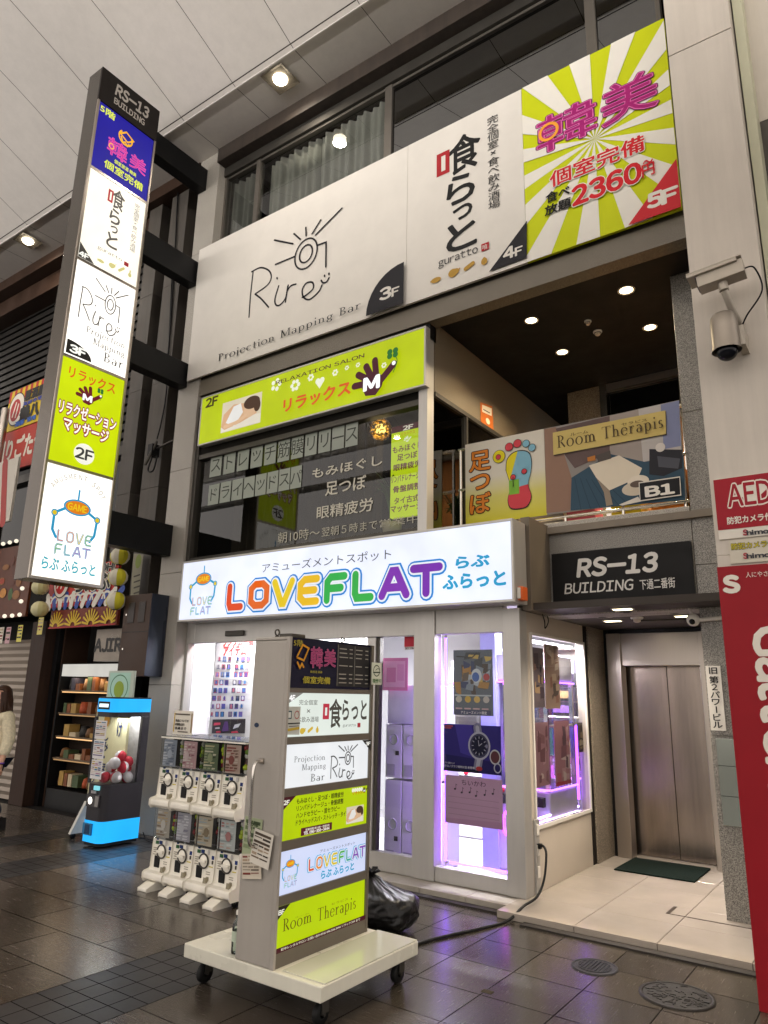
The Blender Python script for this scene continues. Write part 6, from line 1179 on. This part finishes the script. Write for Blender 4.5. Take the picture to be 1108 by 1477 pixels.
# ================================================================ on the ground
b = MB(); b.box((-2.35, 6.97, .052), (-1.66, 7.60, .064), paint('mat_green', '#051610', .95, 0, .25, 60, .5, 400)); tag(b.build('door_mat', bevel=.004), 'dark green mat in front of the elevator doors', 'mat')
b = MB()
for p, q_ in (((-1.62, 5.9), (-1.60, 6.1)), ((-1.62, 5.885), (-1.02, 5.885)), ((-1.03, 5.89), (-1.0, 6.1))): b.box((p[0], p[1], .0505), (q_[0]+.004, q_[1]+.012, .0525), paint('hatch_frame', '#4a4038', .5, .4))
tag(b.build('floor_hatch'), 'thin metal outline of a hatch in the beige entrance floor', 'hatch')
def manhole(x, y, r, ry, lab, grid):
    t = thing('manhole_cover', lab, 'manhole cover', (x, y, 0), 'manhole covers'); IR = paint('cast_iron' + lab[:6], '#1d1918' if not grid else '#26262c', .5, .0, .25, 14, .4, 90, None, .1, '#4a3a30', .3)
    b = MB(); b.lathe((x, y, 0), [(r, .0), (r, .006), (r*.9, .007), (r*.9, .002)], IR, 40); b.build('rim', t)
    b = MB(); b.lathe((x, y, 0), [(.001, .004), (r*.89, .004)], IR, 40)
    if grid:
        for i in range(-7, 8):
            for j in range(-7, 8):
                X, Y = i*.021, j*.021
                if X*X+Y*Y < (r*.66)**2: b.box((x+X-.007, y+Y-.007, .004), (x+X+.007, y+Y+.007, .009), IR, R(45), (x+X, y+Y, 0))
        b.lathe((x, y, 0), [(r*.74, .004), (r*.74, .009), (r*.7, .009), (r*.7, .004)], IR, 36)
    else:
        for i in range(70):
            a, q_ = rnd.uniform(0, 6.28), r*.8*math.sqrt(rnd.random()); X, Y = x+q_*math.cos(a), y+q_*math.sin(a); b.box((X-.016, Y-.004, .004), (X+.016, Y+.004, .0072), IR, rnd.uniform(0, 3), (X, Y, 0))
        for sx in (-1, 1): b.box((x+sx*r*.78-.014, y-.01, .0041), (x+sx*r*.78+.014, y+.01, .008), BLACK)
    b.build('lid', t)
manhole(-1.215, 4.515, .195, .19, 'large plain iron manhole cover near the arcade column', False); manhole(-1.715, 4.65, .135, .13, 'small round drain cover with a diamond grid', True)
# rubbish bag
q_ = at('', 562, 1338, 2, 0); t = thing('rubbish_bag', 'knotted black plastic rubbish bag on the paving behind the wheeled signboard', 'rubbish bag', (-3.02, 4.42, 0)); b = MB(); BG = paint('bag_plastic', '#050506', .34, 0, .1, 6, .7, 24, None, 0, '#000000', .35); c0 = Vector((-3.10, 4.42, 0)); nu, nv = 96, 48; vs = []
for i in range(nv+1):
    for k in range(nu):
        ph = math.pi*i/nv; a = 2*math.pi*k/nu; v = Vector((math.sin(ph)*math.cos(a), math.sin(ph)*math.sin(a), -math.cos(ph))); n1 = noise.noise(v*1.8+Vector((3, 1, 7)))*.14 + abs(noise.noise(v*5))*.07 + abs(noise.noise(v*11))*.035; cr = .055*abs(math.sin(a*6 + 4*noise.noise(v*3)))*max(0, v.z+.5) + .03*abs(math.sin(a*15 + v.z*5 + 6*noise.noise(v*4)))
        r_ = 1 + n1 + cr; p = Vector((v.x*.225*r_, v.y*.23*r_, v.z*.145*r_ + .13)); 
        if v.z > .6: k_ = (v.z-.6)/.4; p.x *= 1-.55*k_; p.y *= 1-.55*k_; p.z += .05*k_*k_; p.x -= .14*k_
        p.z = max(p.z, .004 + .004*abs(v.x)); vs.append(c0 + p)
b.add(vs, [(i*nu+k, i*nu+(k+1) % nu, (i+1)*nu+(k+1) % nu, (i+1)*nu+k) for i in range(nv) for k in range(nu)], BG, True); b.build('bag', t)
top = Vector((-3.22, 4.42, .315)); b = MB()
for a in range(0, 360, 40): d_ = Vector((math.cos(R(a)), math.sin(R(a)), 0)); e_ = Vector((-d_.y, d_.x, 0)); b.add([top, top + d_*.05 + e_*.03 + Vector((0, 0, .05)), top + d_*.075 + Vector((0, 0, .02 + .04*rnd.random())), top + d_*.05 - e_*.03 + Vector((0, 0, .045))], [(0, 1, 2, 3)], BG)
b.build('knot', t)
b = MB(); b.tube(spline([(-2.535, 5.76, .40), (-2.49, 5.74, .41), (-2.45, 5.70, .36), (-2.44, 5.62, .2), (-2.45, 5.5, .10), (-2.47, 5.3, .07), (-2.5, 5.1, .014), (-2.57, 4.85, .010), (-2.72, 4.4, .010), (-2.78, 4.0, .010), (-2.8, 3.7, .010), (-2.86, 3.6, .02), (-2.88, 3.6, .13)], 10), .0095, RUB, 8); b.box((-2.545, 5.74, .385), (-2.515, 5.78, .42), RUB); tag(b.build('power_cable'), 'thick black cable from the shop socket across the paving to the wheeled signboard', 'cable')
b = MB(); b.tube(spline([(-2.5, 6.0, 2.27), (-2.48, 5.98, 2.2), (-2.5, 5.95, 2.14), (-2.51, 5.97, 2.2), (-2.5, 5.9, 2.26)], 6), .005, RUB, 6); tag(b.build('hanging_wire'), 'short loop of black wire hanging at the shop corner under the lintel', 'wire')
for i in range(10):
    x, y = ((-5.1, 2.6), (-4.5, 2.75), (-5.6, 2.9), (-3.6, 3.2), (-2.1, 5.02), (-4.3, 2.55), (-4.05, 3.2), (-1.6, 5.12), (-3.1, 2.9), (-1.3, 3.95))[i]
b = MB(); b.box((-2.08, 3.9, .0005), (-2.02, 3.94, .002), paint('scrap', '#3d3528', .9)); tag(b.build('litter'), 'flat dark scrap on the paving near the violet reflection', 'litter')
# ================================================================ neighbouring shop at left
NB = thing('neighbour_building', 'dark neighbouring building with grey pilasters and a small lit eatery front', 'building', (-9.6, 6.2, 0))
def npart(n, mb, bevel=0): return mb.build(n, NB, bevel)
yn = 5.6
b = MB(); b.box((-15, 6.4, 0), (-7.25, 6.6, 9.0), DARK); b.box((-15, 5.385, 8.62), (-7.21, 6.4, 8.97), BROWN); npart('back_wall', b)
b = MB()
for x0, x1 in ((-8.45, -8.15), (-7.92, -7.55)):
    for z0, z1 in ((2.7, 4.1), (4.103, 5.6), (5.603, 7.1), (7.103, 8.74)): b.box((x0, 5.5, z0), (x1, 6.0, min(z1, 8.61)), NBR)
npart('pilaster', b, .004)
b = MB(); b.box((-7.54, 5.75, 2.7), (-7.22, 5.8, 8.74), BLACK); b.box((-8.14, 5.9, 2.7), (-7.93, 5.95, 8.74), paint('dark_pane', '#1c1b1a', .15, 0, .05, 2)); npart('recess', b)
b = MB()
for i in range(26): b.box((-15, 5.9, 5.05+.14*i), (-8.46, 6.0, 5.14+.14*i), paint('louver', '#1b1815', .5, .2, .1, 3))
b.box((-15, 5.85, 4.9), (-8.46, 6.05, 5.04), ALUD); b.box((-15, 5.6, 8.3), (-8.46, 6.05, 8.61), BROWN); npart('louver_screen', b)
b = MB(); b.box((-15, 5.95, 3.9), (-8.46, 6.0, 4.9), paint('night_window', '#12110f', .1, 0, .05, 2))
for x in (-14, -12.6, -11.2, -9.9): b.box((x, 5.88, 3.9), (x+.07, 5.949, 4.9), ALUD)
npart('window_band', b)
b = MB(); b.box((-15, 5.7, 2.62), (-7.26, 6.38, 2.7), DARK); npart('canopy', b)
WOODP = paint('dark_wood_post', '#33231b', .6, 0, .3, 5, .2, 40, (6, 6, .5)); 
a = at('G', 150, 600, 1, 5.55); b = MB(); b.box((-10.12, 5.5, 0), (-9.76, 5.7, 2.45), WOODP); npart('door_post', b, .006)
b = MB(); b.box((-9.76, 5.66, 0), (-9.66, 6.1, 2.6), BLACK); b.box((-9.65, 5.72, .0), (-9.615, 6.1, 2.6), BROWN); b.box((-9.6, 6.2, .02), (-7.3, 6.38, 2.6), DARK); npart('door_recess', b)
b = MB(); vs = []; SH = paint('shutter_steel', '#8d8276', .5, .3, .08, 3); n = 44
for i in range(n+1):
    z = .02 + 2.2*i/n; yy_ = 5.64 + (.012 if i % 2 else -.004); vs += [(-14, yy_, z), (-10.13, yy_, z)]
b.add(vs, [(2*i, 2*i+1, 2*i+3, 2*i+2) for i in range(n)], SH); npart('roller_shutter', b)
# sign beam with the raised AJIR lettering
s = Sign(1, 5.52, 'G'); a, c = at('G', 398, 690, 1, 5.52), at('G', 560, 548, 1, 5.52); s.box((a.x, 5.5205, a.z), (-7.3, 5.7, c.z), paint('beam_grey', '#9a9186', .5)); s.h = .004; s.T('AJIR', (402, 650), (520, 592), paint('letter_dark', '#1d1a18', .4), .05); s.T('Sushi', (474, 592), (510, 572), ink('#b8b0a4'), .0)
tag(s.build('sign_beam'), 'grey metal sign beam with dark raised letters AJIR over the neighbouring door', 'sign')
# brown box on the pillar
t = thing('meter_box', 'brown steel meter box fixed to the granite pillar left of the shop', 'meter box', (-7.22, 5.25, 1.69)); b = MB(); b.box((-7.48, 5.15, 1.69), (-6.975, 5.397, 2.63), BROWN); b.box((-6.975, 5.152, 1.692), (-6.972, 5.39, 2.628), paint('box_side', '#3a3f4a', .3, .5, .15, 3, .05, 40, (4, 4, .4))); b.build('case', t, .004)
b = MB(); b.box((-7.47, 5.146, 2.19), (-6.98, 5.1495, 2.197), BLACK); b.disc((-7.42, 5.145, 2.0), .012, (0, -1, 0), CHROME, 12); b.disc((-7.42, 5.145, 2.4), .012, (0, -1, 0), CHROME, 12); b.build('door_seam', t)
for x in (-7.33, -7.13): b = MB(); b.box((x-.06, 5.144, 2.3), (x+.06, 5.1495, 2.54), paint('box_window', '#241a14', .3)); b.build('window', t, .003)
# display fridge in the doorway
q0, q1 = at('G', 232, 1200, 1, 5.8), at('G', 500, 705, 1, 5.8); t = thing('food_display_case', 'lit glass food display case in the dark doorway of the neighbouring eatery', 'display case', ((q0.x+q1.x)/2, 5.80, .2)); x0, x1, z0, z1 = -9.5, -8.1, .26, 1.86
b = MB(); b.box((x0, 5.91, z0), (x1, 5.94, z1), paint('case_back', '#2a2018', .7)); b.box((x0, 5.66, z0-.26), (x1, 5.94, z0-.01), BLACK); b.box((x0-.03, 5.66, z0-.01), (x0, 5.94, z1), BLACK); b.box((x1, 5.66, z0-.01), (x1+.03, 5.94, z1), BLACK); b.build('case', t)
b = MB(); b.box((x0, 5.67, z1-.16), (x1, 5.905, z1), lit('#f2efe6', .6)); b.build('light_box', t)
for i, z in enumerate((.62, .9, 1.2, 1.5)):
    b = MB(); b.box((x0, 5.69, z), (x1, 5.908, z+.015), paint('shelf_wood', '#6a5a48', .5)); b.tube([(x0+.03, 5.695, z-.012), (x1-.03, 5.695, z-.012)], .008, lit('#ffc98a', 1.2 if i in (1, 3) else .4), 6); b.build('shelf', t)
for z in (.29, .636, .916, 1.216, 1.516):
    b = MB(); x = x0+.06
    while x < x1-.1: w_ = rnd.uniform(.06, .16); (b.box((x, 5.72, z), (x+w_*.92, 5.88, z+rnd.uniform(.05, .19)), paint('pack%d' % rnd.randrange(7), rnd.choice(['#7a4a2c', '#a8884a', '#4a5a3c', '#a04a3c', '#c8b898', '#3c3a48', '#6a6a6a']), .4)) if rnd.random() < .55 else b.lathe((x+w_/2, 5.80, z), [(.001, 0), (w_*.5, .0), (w_*.55, .04), (w_*.42, .10+.06*rnd.random()), (.001, .13)], paint('dish%d' % rnd.randrange(6), rnd.choice(['#6a4a2c', '#8a6a3a', '#3a4a2c', '#a04a2c', '#c8b898', '#2c2a28']), .5), 10)); x += w_ + .012
    b.build('dish_row', t)
ld = bpy.data.lights.new('lamp', 'AREA'); ld.shape = 'RECTANGLE'; ld.size = 1.0; ld.size_y = .08; ld.energy = 3; ld.color = (1, .78, .5); lo = bpy.data.objects.new('lamp', ld); COL.objects.link(lo); lo.parent = t; lo.location = Vector(((x0+x1)/2, 5.72, z1-.17)) - t.location
b = MB(); 
for i in range(9): b.box((-9.5+.24*i, 5.80, .06), (-9.5+.24*(i+1)-.002, 5.84, .10), ink('#b0413a' if i % 2 else '#d6cfc6'))
tag(b.build('barrier_bar', bevel=.003), 'low red and white bar across the foot of the dark doorway', 'barrier')
# eatery signboards
def eat(k, ll, ul, ur, lr, y, base, label, draw):
    s = Sign(1, y, k); P_ = [s.uv(p) for p in (ll, lr, ur, ul)]; x0, x1 = (P_[0][0]+P_[3][0])/2, (P_[1][0]+P_[2][0])/2; z0, z1 = (P_[0][1]+P_[1][1])/2, (P_[2][1]+P_[3][1])/2
    s.box((x0, y+.001, z0), (x1, y+.04, z1), ink(base)); f = lambda x, y_: ('m', x0+x*(x1-x0), z0+y_*(z1-z0)); draw(s, f); return tag(s.build('eatery_sign', bevel=.002), label, 'sign', 'signboards of the neighbouring eatery')
def d1(s, f):
    for i in range(12): s.line([f(.04+i*.085, 0), f(.0+i*.1, .3)], .09, ink('#2c4a9a' if i % 2 else '#e6e0d4')); s.ring(f(.04+i*.085, .1), .11, .11, .03, ink('#e6e0d4'), 0, 180)
    s.ell(f(.2, .66), .20, .24, ink('#2b2320')); s.ell(f(.2, .66), .185, .225, ink('#e6ddd0')); s.ell(f(.19, .64), .13, .17, ink('#b52a2a')); s.line([f(.14, .5), f(.2, .8)], .03, ink('#e6ddd0')); s.line([f(.2, .48), f(.25, .78)], .03, ink('#e6ddd0'))
    for bb, c in ((.09, '#ece4d4'), (.04, '#151210')): s.T('らんぷ', f(.42, .34), f(.92, .74), ink(c), bb); s.T('OH!', f(.76, .76), f(.96, .96), ink(c), bb)
eat('G', (208, 462), (208, 330), (500, 232), (500, 440), 5.42, '#b83028', 'colourful eatery sign with blue waves and brush lettering behind the lanterns', d1)
def d2(s, f):
    for j, cx_ in enumerate((.1, .37, .64, .9)):
        for i in range(9):
            a = R(20*i+10); u, v = s.uv(f(cx_, .1)); hh = s.uv(f(0, .93))[1]-v; s.line([('m', u+.05*math.cos(a), v+.05*math.sin(a)), ('m', max(s.uv(f(.01, 0))[0], min(s.uv(f(.99, 0))[0], u+.20*math.cos(a))), v+hh*math.sin(a))], .026, ink('#d2b02c'), caps=False)
    s.rect(f(0, .0), f(1, .08), ink('#a02424'))
eat('G', (212, 558), (215, 478), (502, 450), (500, 530), 5.40, '#6e2a1c', 'narrow yellow and dark red fan-pattern sign strip over the neighbouring door', d2)
def d3(s, f):
    for i in range(7): s.poly([f(i/7, 1), f((i+.5)/7, 1), f((i+.35)/7, .72), f((i+.05)/7, .72)], ink('#b02a24'))
    s.ell(f(.26, .5), .26, .30, ink('#1b1512')); s.ell(f(.26, .5), .24, .28, ink('#e6ddd0')); s.ell(f(.24, .48), .16, .2, ink('#a82a2a')); s.line([f(.18, .34), f(.24, .66)], .035, ink('#e6ddd0')); s.line([f(.27, .3), f(.31, .6)], .035, ink('#e6ddd0'))
    s.T('居酒屋', f(.46, .62), f(.98, .86), ink('#171412'), .06); s.T('海鮮市場', f(.44, .5), f(.94, .6), ink('#2c3a8a'), .04); s.T('鶴八', f(.4, .16), f(.9, .48), ink('#171412'), .08); s.T('海鮮', f(.3, .04), f(.55, .17), ink('#2c5aa8'), .05); s.T('酒場', f(.62, .06), f(.85, .17), ink('#2c5aa8'), .05)
eat('U', (35, 640), (95, 285), (420, 150), (370, 530), 5.45, '#d6b72a', 'yellow and red sign with a fish head and 居酒屋 beside the pylon sign', d3)
eat('U', (-60, 1000), (-40, 670), (330, 560), (270, 950), 5.44, '#b03222', 'red banner with white lettering 掘りごたつ at the left edge', lambda s, f: s.T('掘りごたつ', f(.05, .25), f(1.2, .8), ink('#e4dccc'), .04))
def d5(s, f):
    s.line([f(.55, .95), f(.8, .0)], .16, ink('#a82a22')); s.line([f(.2, .5), f(.45, .35), f(.3, .1)], .09, ink('#171412')); s.line([f(.1, .2), f(.4, .05)], .09, ink('#171412'))
eat('U', (-130, 1470), (-130, 940), (70, 890), (180, 1400), 5.2, '#d6cfc2', 'white and red board with thick brush strokes low at the left edge', d5)
def d6(s, f):
    for i in range(16): x, y = rnd.uniform(.2, .86), rnd.uniform(.12, .8); s.ell(f(x, y), rnd.uniform(.05, .12), rnd.uniform(.04, .1), ink(rnd.choice(['#8a5a2c', '#3a5a2c', '#c8883a', '#5a2c1c', '#a03a24'])))
eat('G', (-60, 510), (-50, 215), (128, 195), (130, 500), 5.40, '#5a2f1c', 'brown food picture board edged with round bulbs', d6)
for i, (x, y) in enumerate(((14, 190), (42, 184), (70, 178), (95, 380), (90, 435), (84, 492), (52, 496), (20, 498))):
    q_ = at('G', x, y, 1, 5.36); b = MB(); b.sphere((q_.x, 5.36, q_.z), .03, lit('#fff3dc', 1.1), 12, 8); tag(b.build('light_bulb'), 'round white bulb on the edge of the brown food picture board', 'light bulb', 'bulbs round the food picture board')
nl = ('white slip', 'pink slip', 'yellow slip', 'white and yellow slip near the lanterns')
for i, (x, y, c) in enumerate(((4, 580, '#d8d2c4'), (34, 580, '#c8a0a8'), (84, 572, '#d8cf5a'), (172, 540, '#d6c86a'))):
    q_ = at('G', x, y, 1, 5.45); sheet('menu_slip', nl[i] + ' hanging from the eatery canopy', 'paper', (q_.x, 5.45, q_.z), .13, .24, 0, c, 4, ['#3a342c', '#8a3a34', '#b8a890'])['group'] = 'menu slips of the eatery'
def lantern(k, x, y, yd_, r, cols, lab):
    q_ = at(k, x, y, 1, yd_); t = thing('paper_lantern', lab, 'lantern', (q_.x, yd_, q_.z), 'paper lanterns of the eatery'); n = 12; c = [lit(h, .22) if 0 else paint('lantern_paper_' + h, h, .8, 0, .06, 9) for h in cols]; b = MB()
    for k_ in range(n):
        vs = []
        for i in range(11):
            ph = math.pi*(i/10*.84+.08)
            for e_ in (0, 1): a = 2*math.pi*(k_+e_)/n + .3; rb_ = r*math.sin(ph)*(1+.015*math.cos(i*math.pi)); vs.append((q_.x+rb_*math.cos(a), yd_+rb_*math.sin(a), q_.z - r*.92*math.cos(ph)))
        b.add(vs, [(2*i, 2*i+1, 2*i+3, 2*i+2) for i in range(10)], c[(k_//2) % 2], True)
    b.build('shade', t); b = MB(); b.lathe((q_.x, yd_, q_.z), [(r*.3, -r*.92), (r*.3, -r*.82)], BLACK, 16); b.lathe((q_.x, yd_, q_.z), [(r*.3, r*.82), (r*.3, r*.92)], BLACK, 16); b.tube([(q_.x, yd_, q_.z+r*.9), (q_.x, yd_, q_.z+r*1.3)], .006, RUB, 6); b.build('cap', t)
lantern('G', 172, 375, 5.25, .118, ('#d6d0a6', '#cfc892'), 'plain cream lantern, upper of the left pair under the pylon sign'); lantern('G', 170, 468, 5.25, .118, ('#d6d0a6', '#cfc892'), 'plain cream lantern, lower of the left pair under the pylon sign')
for x, y, lab in ((512, 243, 'topmost'), (503, 333, 'middle'), (495, 433, 'lowest')): lantern('G', x, y, 5.1, .118, ('#e6e0cc', '#d9cf3a'), lab + ' yellow and white striped lantern in the right string')
b = MB(); q_ = at('G', 575, 330, 1, 5.42)
s = Sign(1, 5.42, 'G'); s.poly([(552, 480), (592, 405), (612, 236), (570, 232)], ink('#8a8670')); s.ell((590, 265), .06, .09, ink('#7a8a3a'))
for i in range(5): s.line([(572, 330+i*24), (596, 322+i*24)], .02, ink('#4a463a'))
tag(s.build('narrow_notice'), 'narrow grey vertical notice between the striped lanterns and the pillar', 'notice')
# wires and a small bracket on the pilaster
b = MB(); b.tube(spline([at('C', 990, 130, 1, 5.48), at('C', 978, 400, 1, 5.48), at('C', 960, 760, 1, 5.48), at('C', 930, 950, 1, 5.48), at('C', 905, 1050, 1, 5.45)], 8), .010, RUB, 6); b.tube([at('V', 390, 290, 1, 5.48), at('V', 370, 680, 1, 5.48), at('V', 345, 1100, 1, 5.48), at('V', 330, 1280, 1, 5.48)], .012, RUB, 6); tag(b.build('wall_cable'), 'black cables running down the grey pilaster between the brackets', 'cable')
b = MB(); q_ = at('C', 890, 1110, 1, 5.4); b.tube([(q_.x-.05, 5.42, q_.z), (q_.x+.35, 5.42, q_.z+.06)], .016, ALUD, 8); b.tube([(q_.x+.03, 5.4, q_.z+.1), (q_.x-.02, 5.3, q_.z-.24)], .02, ALUD, 8); b.box((q_.x-.06, 5.34, q_.z-.1), (q_.x+.03, 5.46, q_.z+.06), BLACK); b.tube(spline([(q_.x, 5.38, q_.z-.1), (q_.x-.06, 5.38, q_.z-.28), (q_.x+.05, 5.38, q_.z-.3), (q_.x+.07, 5.4, q_.z-.1)], 6), .012, RUB, 6); tag(b.build('cable_bracket'), 'small metal bracket with a clump of cable on the grey pilaster', 'bracket')
t = thing('vertical_pipe', 'slim steel post rising beside the yellow eatery sign', 'post', (-11, 5.3, 0)); a, c = at('U', 20, 640, 1, 5.3), at('U', 105, 200, 1, 5.3); b = MB(); b.tube([(a.x, 5.3, 2.4), (a.x, 5.3, 6.0)], .06, STEEL, 14); b.build('pipe', t)

# ================================================================ passer-by at the left edge
PX, PYY = -8.32, 4.30
P = thing('person', 'woman in a cream knitted jumper and dark trousers walking past at the left edge', 'person', (PX, PYY, 0))
SKIN = paint('skin', '#c79a80', .5, 0, .05, 6); KNIT = paint('cream_knit', '#d8cdb0', .9, 0, .2, 40, 1.0, 60); TROU = paint('navy_trousers', '#1c1f30', .8, 0, .15, 12); HAIR = paint('brown_hair', '#3a2418', .4, 0, .3, 10, .3, 60, (12, 12, .6)); SHOE = paint('dark_shoe', '#1c1816', .45)
def skinned(name, pts, edges, rad, mat, parent, sub=2, root=0):
    me = bpy.data.meshes.new(name); o0 = wpos(parent); me.from_pydata([tuple(Vector(p)-o0) for p in pts], edges, []); me.materials.append(mat); o = bpy.data.objects.new(name, me); COL.objects.link(o); o.parent = parent
    sk = o.modifiers.new('skin', 'SKIN'); sk.use_smooth_shade = True
    for i, r_ in enumerate(rad):
        v = me.skin_vertices[0].data[i]; v.radius = r_ if isinstance(r_, tuple) else (r_, r_); v.use_root = (i == root)
    sb = o.modifiers.new('sub', 'SUBSURF'); sb.levels = sub; sb.render_levels = sub
    return o
def pv(x, y, z): return (PX+x, PYY+y, z)
# the body: pelvis, spine, neck, head, arms, legs in one skin
J = [pv(0, 0, .80), pv(0, 0, .95), pv(0, .01, 1.12), pv(0, .01, 1.24), pv(0, -.005, 1.30), pv(0, -.02, 1.37), pv(0, -.02, 1.46), pv(0, -.015, 1.52),
     pv(.14, .01, 1.21), pv(.20, .03, 1.0), pv(.235, -.03, .80), pv(.245, -.05, .73), pv(-.14, .01, 1.21), pv(-.20, .0, 1.0), pv(-.21, .05, .80), pv(-.21, .06, .73),
     pv(.075, -.01, .72), pv(.085, -.10, .42), pv(.085, -.06, .09), pv(.09, -.15, .04), pv(-.075, .01, .72), pv(-.08, .03, .42), pv(-.08, .18, .11), pv(-.08, .12, .04)]
E_ = [(0, 1), (1, 2), (2, 3), (3, 4), (4, 5), (5, 6), (6, 7), (3, 8), (8, 9), (9, 10), (10, 11), (3, 12), (12, 13), (13, 14), (14, 15), (0, 16), (16, 17), (17, 18), (18, 19), (0, 20), (20, 21), (21, 22), (22, 23)]
RD = [(.13, .095), (.11, .08), (.13, .09), (.10, .07), .045, .065, .083, .055, .055, .042, .03, .026, .055, .042, .03, .026, .082, .055, .035, .028, .082, .055, .035, .028]
skinned('body', J, E_, RD, SKIN, P)
skinned('jumper', [J[0], J[1], J[2], J[3], pv(0, -.003, 1.275), J[8], J[9], J[10], J[12], J[13], J[14]], [(0, 1), (1, 2), (2, 3), (3, 4), (3, 5), (5, 6), (6, 7), (3, 8), (8, 9), (9, 10)], [(.16, .125), (.155, .115), (.155, .115), (.12, .09), .065, .075, .07, .055, .075, .07, .055], KNIT, P)
skinned('trousers', [pv(0, 0, .84), J[16], J[17], pv(.085, -.065, .13), J[20], J[21], pv(-.08, .165, .15)], [(0, 1), (1, 2), (2, 3), (0, 4), (4, 5), (5, 6)], [(.15, .115), .10, .08, .065, .10, .08, .065], TROU, P)
for i in (18, 22):
    x, y, z = J[i]; b = MB(); b.prism([(y-.15, max(0, z-.09)), (y+.06, max(0, z-.09)), (y+.055, z+.0), (y-.02, z+.01), (y-.12, z-.04)], 0, x-.042, x+.042, SHOE); b.build('shoe', P, .02)
# hair: a cap over the skull and long locks to the chest, open at the face
b = MB(); hc = Vector(pv(0, -.018, 1.455)); nu, nv = 28, 12; vs = []
for i in range(nv+1):
    for k in range(nu):
        a = 2*math.pi*k/nu; ph = math.pi*.62*i/nv; v = Vector((math.sin(ph)*math.cos(a), math.sin(ph)*math.sin(a), math.cos(ph))); back = .5+.5*math.sin(a)
        if v.y < -.25 and v.z < .55: v = Vector((v.x*1.0, -.25-.1*v.z, v.z))
        vs.append(hc + Vector((v.x*.092, v.y*.105+.008, v.z*.108)))
b.add(vs, [(i*nu+k, (i+1)*nu+k, (i+1)*nu+(k+1) % nu, i*nu+(k+1) % nu) for i in range(nv) for k in range(nu)], HAIR, True)
for i in range(46):
    a = R(-28 + 236*i/45); x, y = .088*math.cos(a), .098*math.sin(a); j_ = rnd.uniform(-.012, .012); b.tube([hc+Vector((x*.9, y*.9, .03)), hc+Vector((x*1.05, y*1.05+.008, -.06)), hc+Vector((x*1.15+j_, y*1.1+.012, -.18)), hc+Vector((x*1.1+j_, y*1.0+j_, -.30+rnd.uniform(-.03, .03)))], [.012, .016, .015, .004], HAIR, 6)
b.build('hair', P)
b = MB()
for sx in (-1, 1): b.sphere(hc+Vector((sx*.032, -.078, -.002)), .011, ink('#e6e0da'), 10, 6); b.sphere(hc+Vector((sx*.032, -.0855, -.002)), .006, ink('#20140e'), 8, 6)
b.build('eyes', P); b = MB(); b.add([hc+Vector(p) for p in ((-.012, -.082, -.04), (.012, -.082, -.04), (0, -.104, -.036), (0, -.084, .005))], [(0, 1, 2), (1, 3, 2), (0, 2, 3)], SKIN, True); b.build('nose', P)
b = MB(); b.box(hc+Vector((-.02, -.084, -.064)), hc+Vector((.02, -.076, -.056)), ink('#a8505a')); b.build('mouth', P, .003)
for sx, i in ((1, 11), (-1, 15)):      # palm with five bent fingers
    w0 = Vector(J[i]); pts = [w0, w0+Vector((0, -.004, -.045)), w0+Vector((0, -.006, -.07))]; ed = [(0, 1), (1, 2)]; rd_ = [(.016, .026), (.014, .034), (.012, .032)]
    for f_ in range(4):
        yy_ = -.03+.019*f_; L_ = (.052, .060, .056, .044)[f_]; k = len(pts); base = w0+Vector((0, yy_, -.075)); pts += [base, base+Vector((-sx*.006, -.002, -L_*.5)), base+Vector((-sx*.018, -.003, -L_))]; ed += [(2, k), (k, k+1), (k+1, k+2)]; rd_ += [.0085, .008, .0065]
    k = len(pts); pts += [w0+Vector((-sx*.006, -.035, -.03)), w0+Vector((-sx*.014, -.05, -.055)), w0+Vector((-sx*.018, -.054, -.075))]; ed += [(1, k), (k, k+1), (k+1, k+2)]; rd_ += [.011, .009, .007]
    skinned('hand', pts, ed, rd_, SKIN, P, 1)
b = MB(); b.lathe(Vector(J[11])+Vector((0, 0, .012)), [(.034, -.006), (.036, 0), (.034, .006)], ink('#7a4ab0'), 18); b.build('wristband', P)
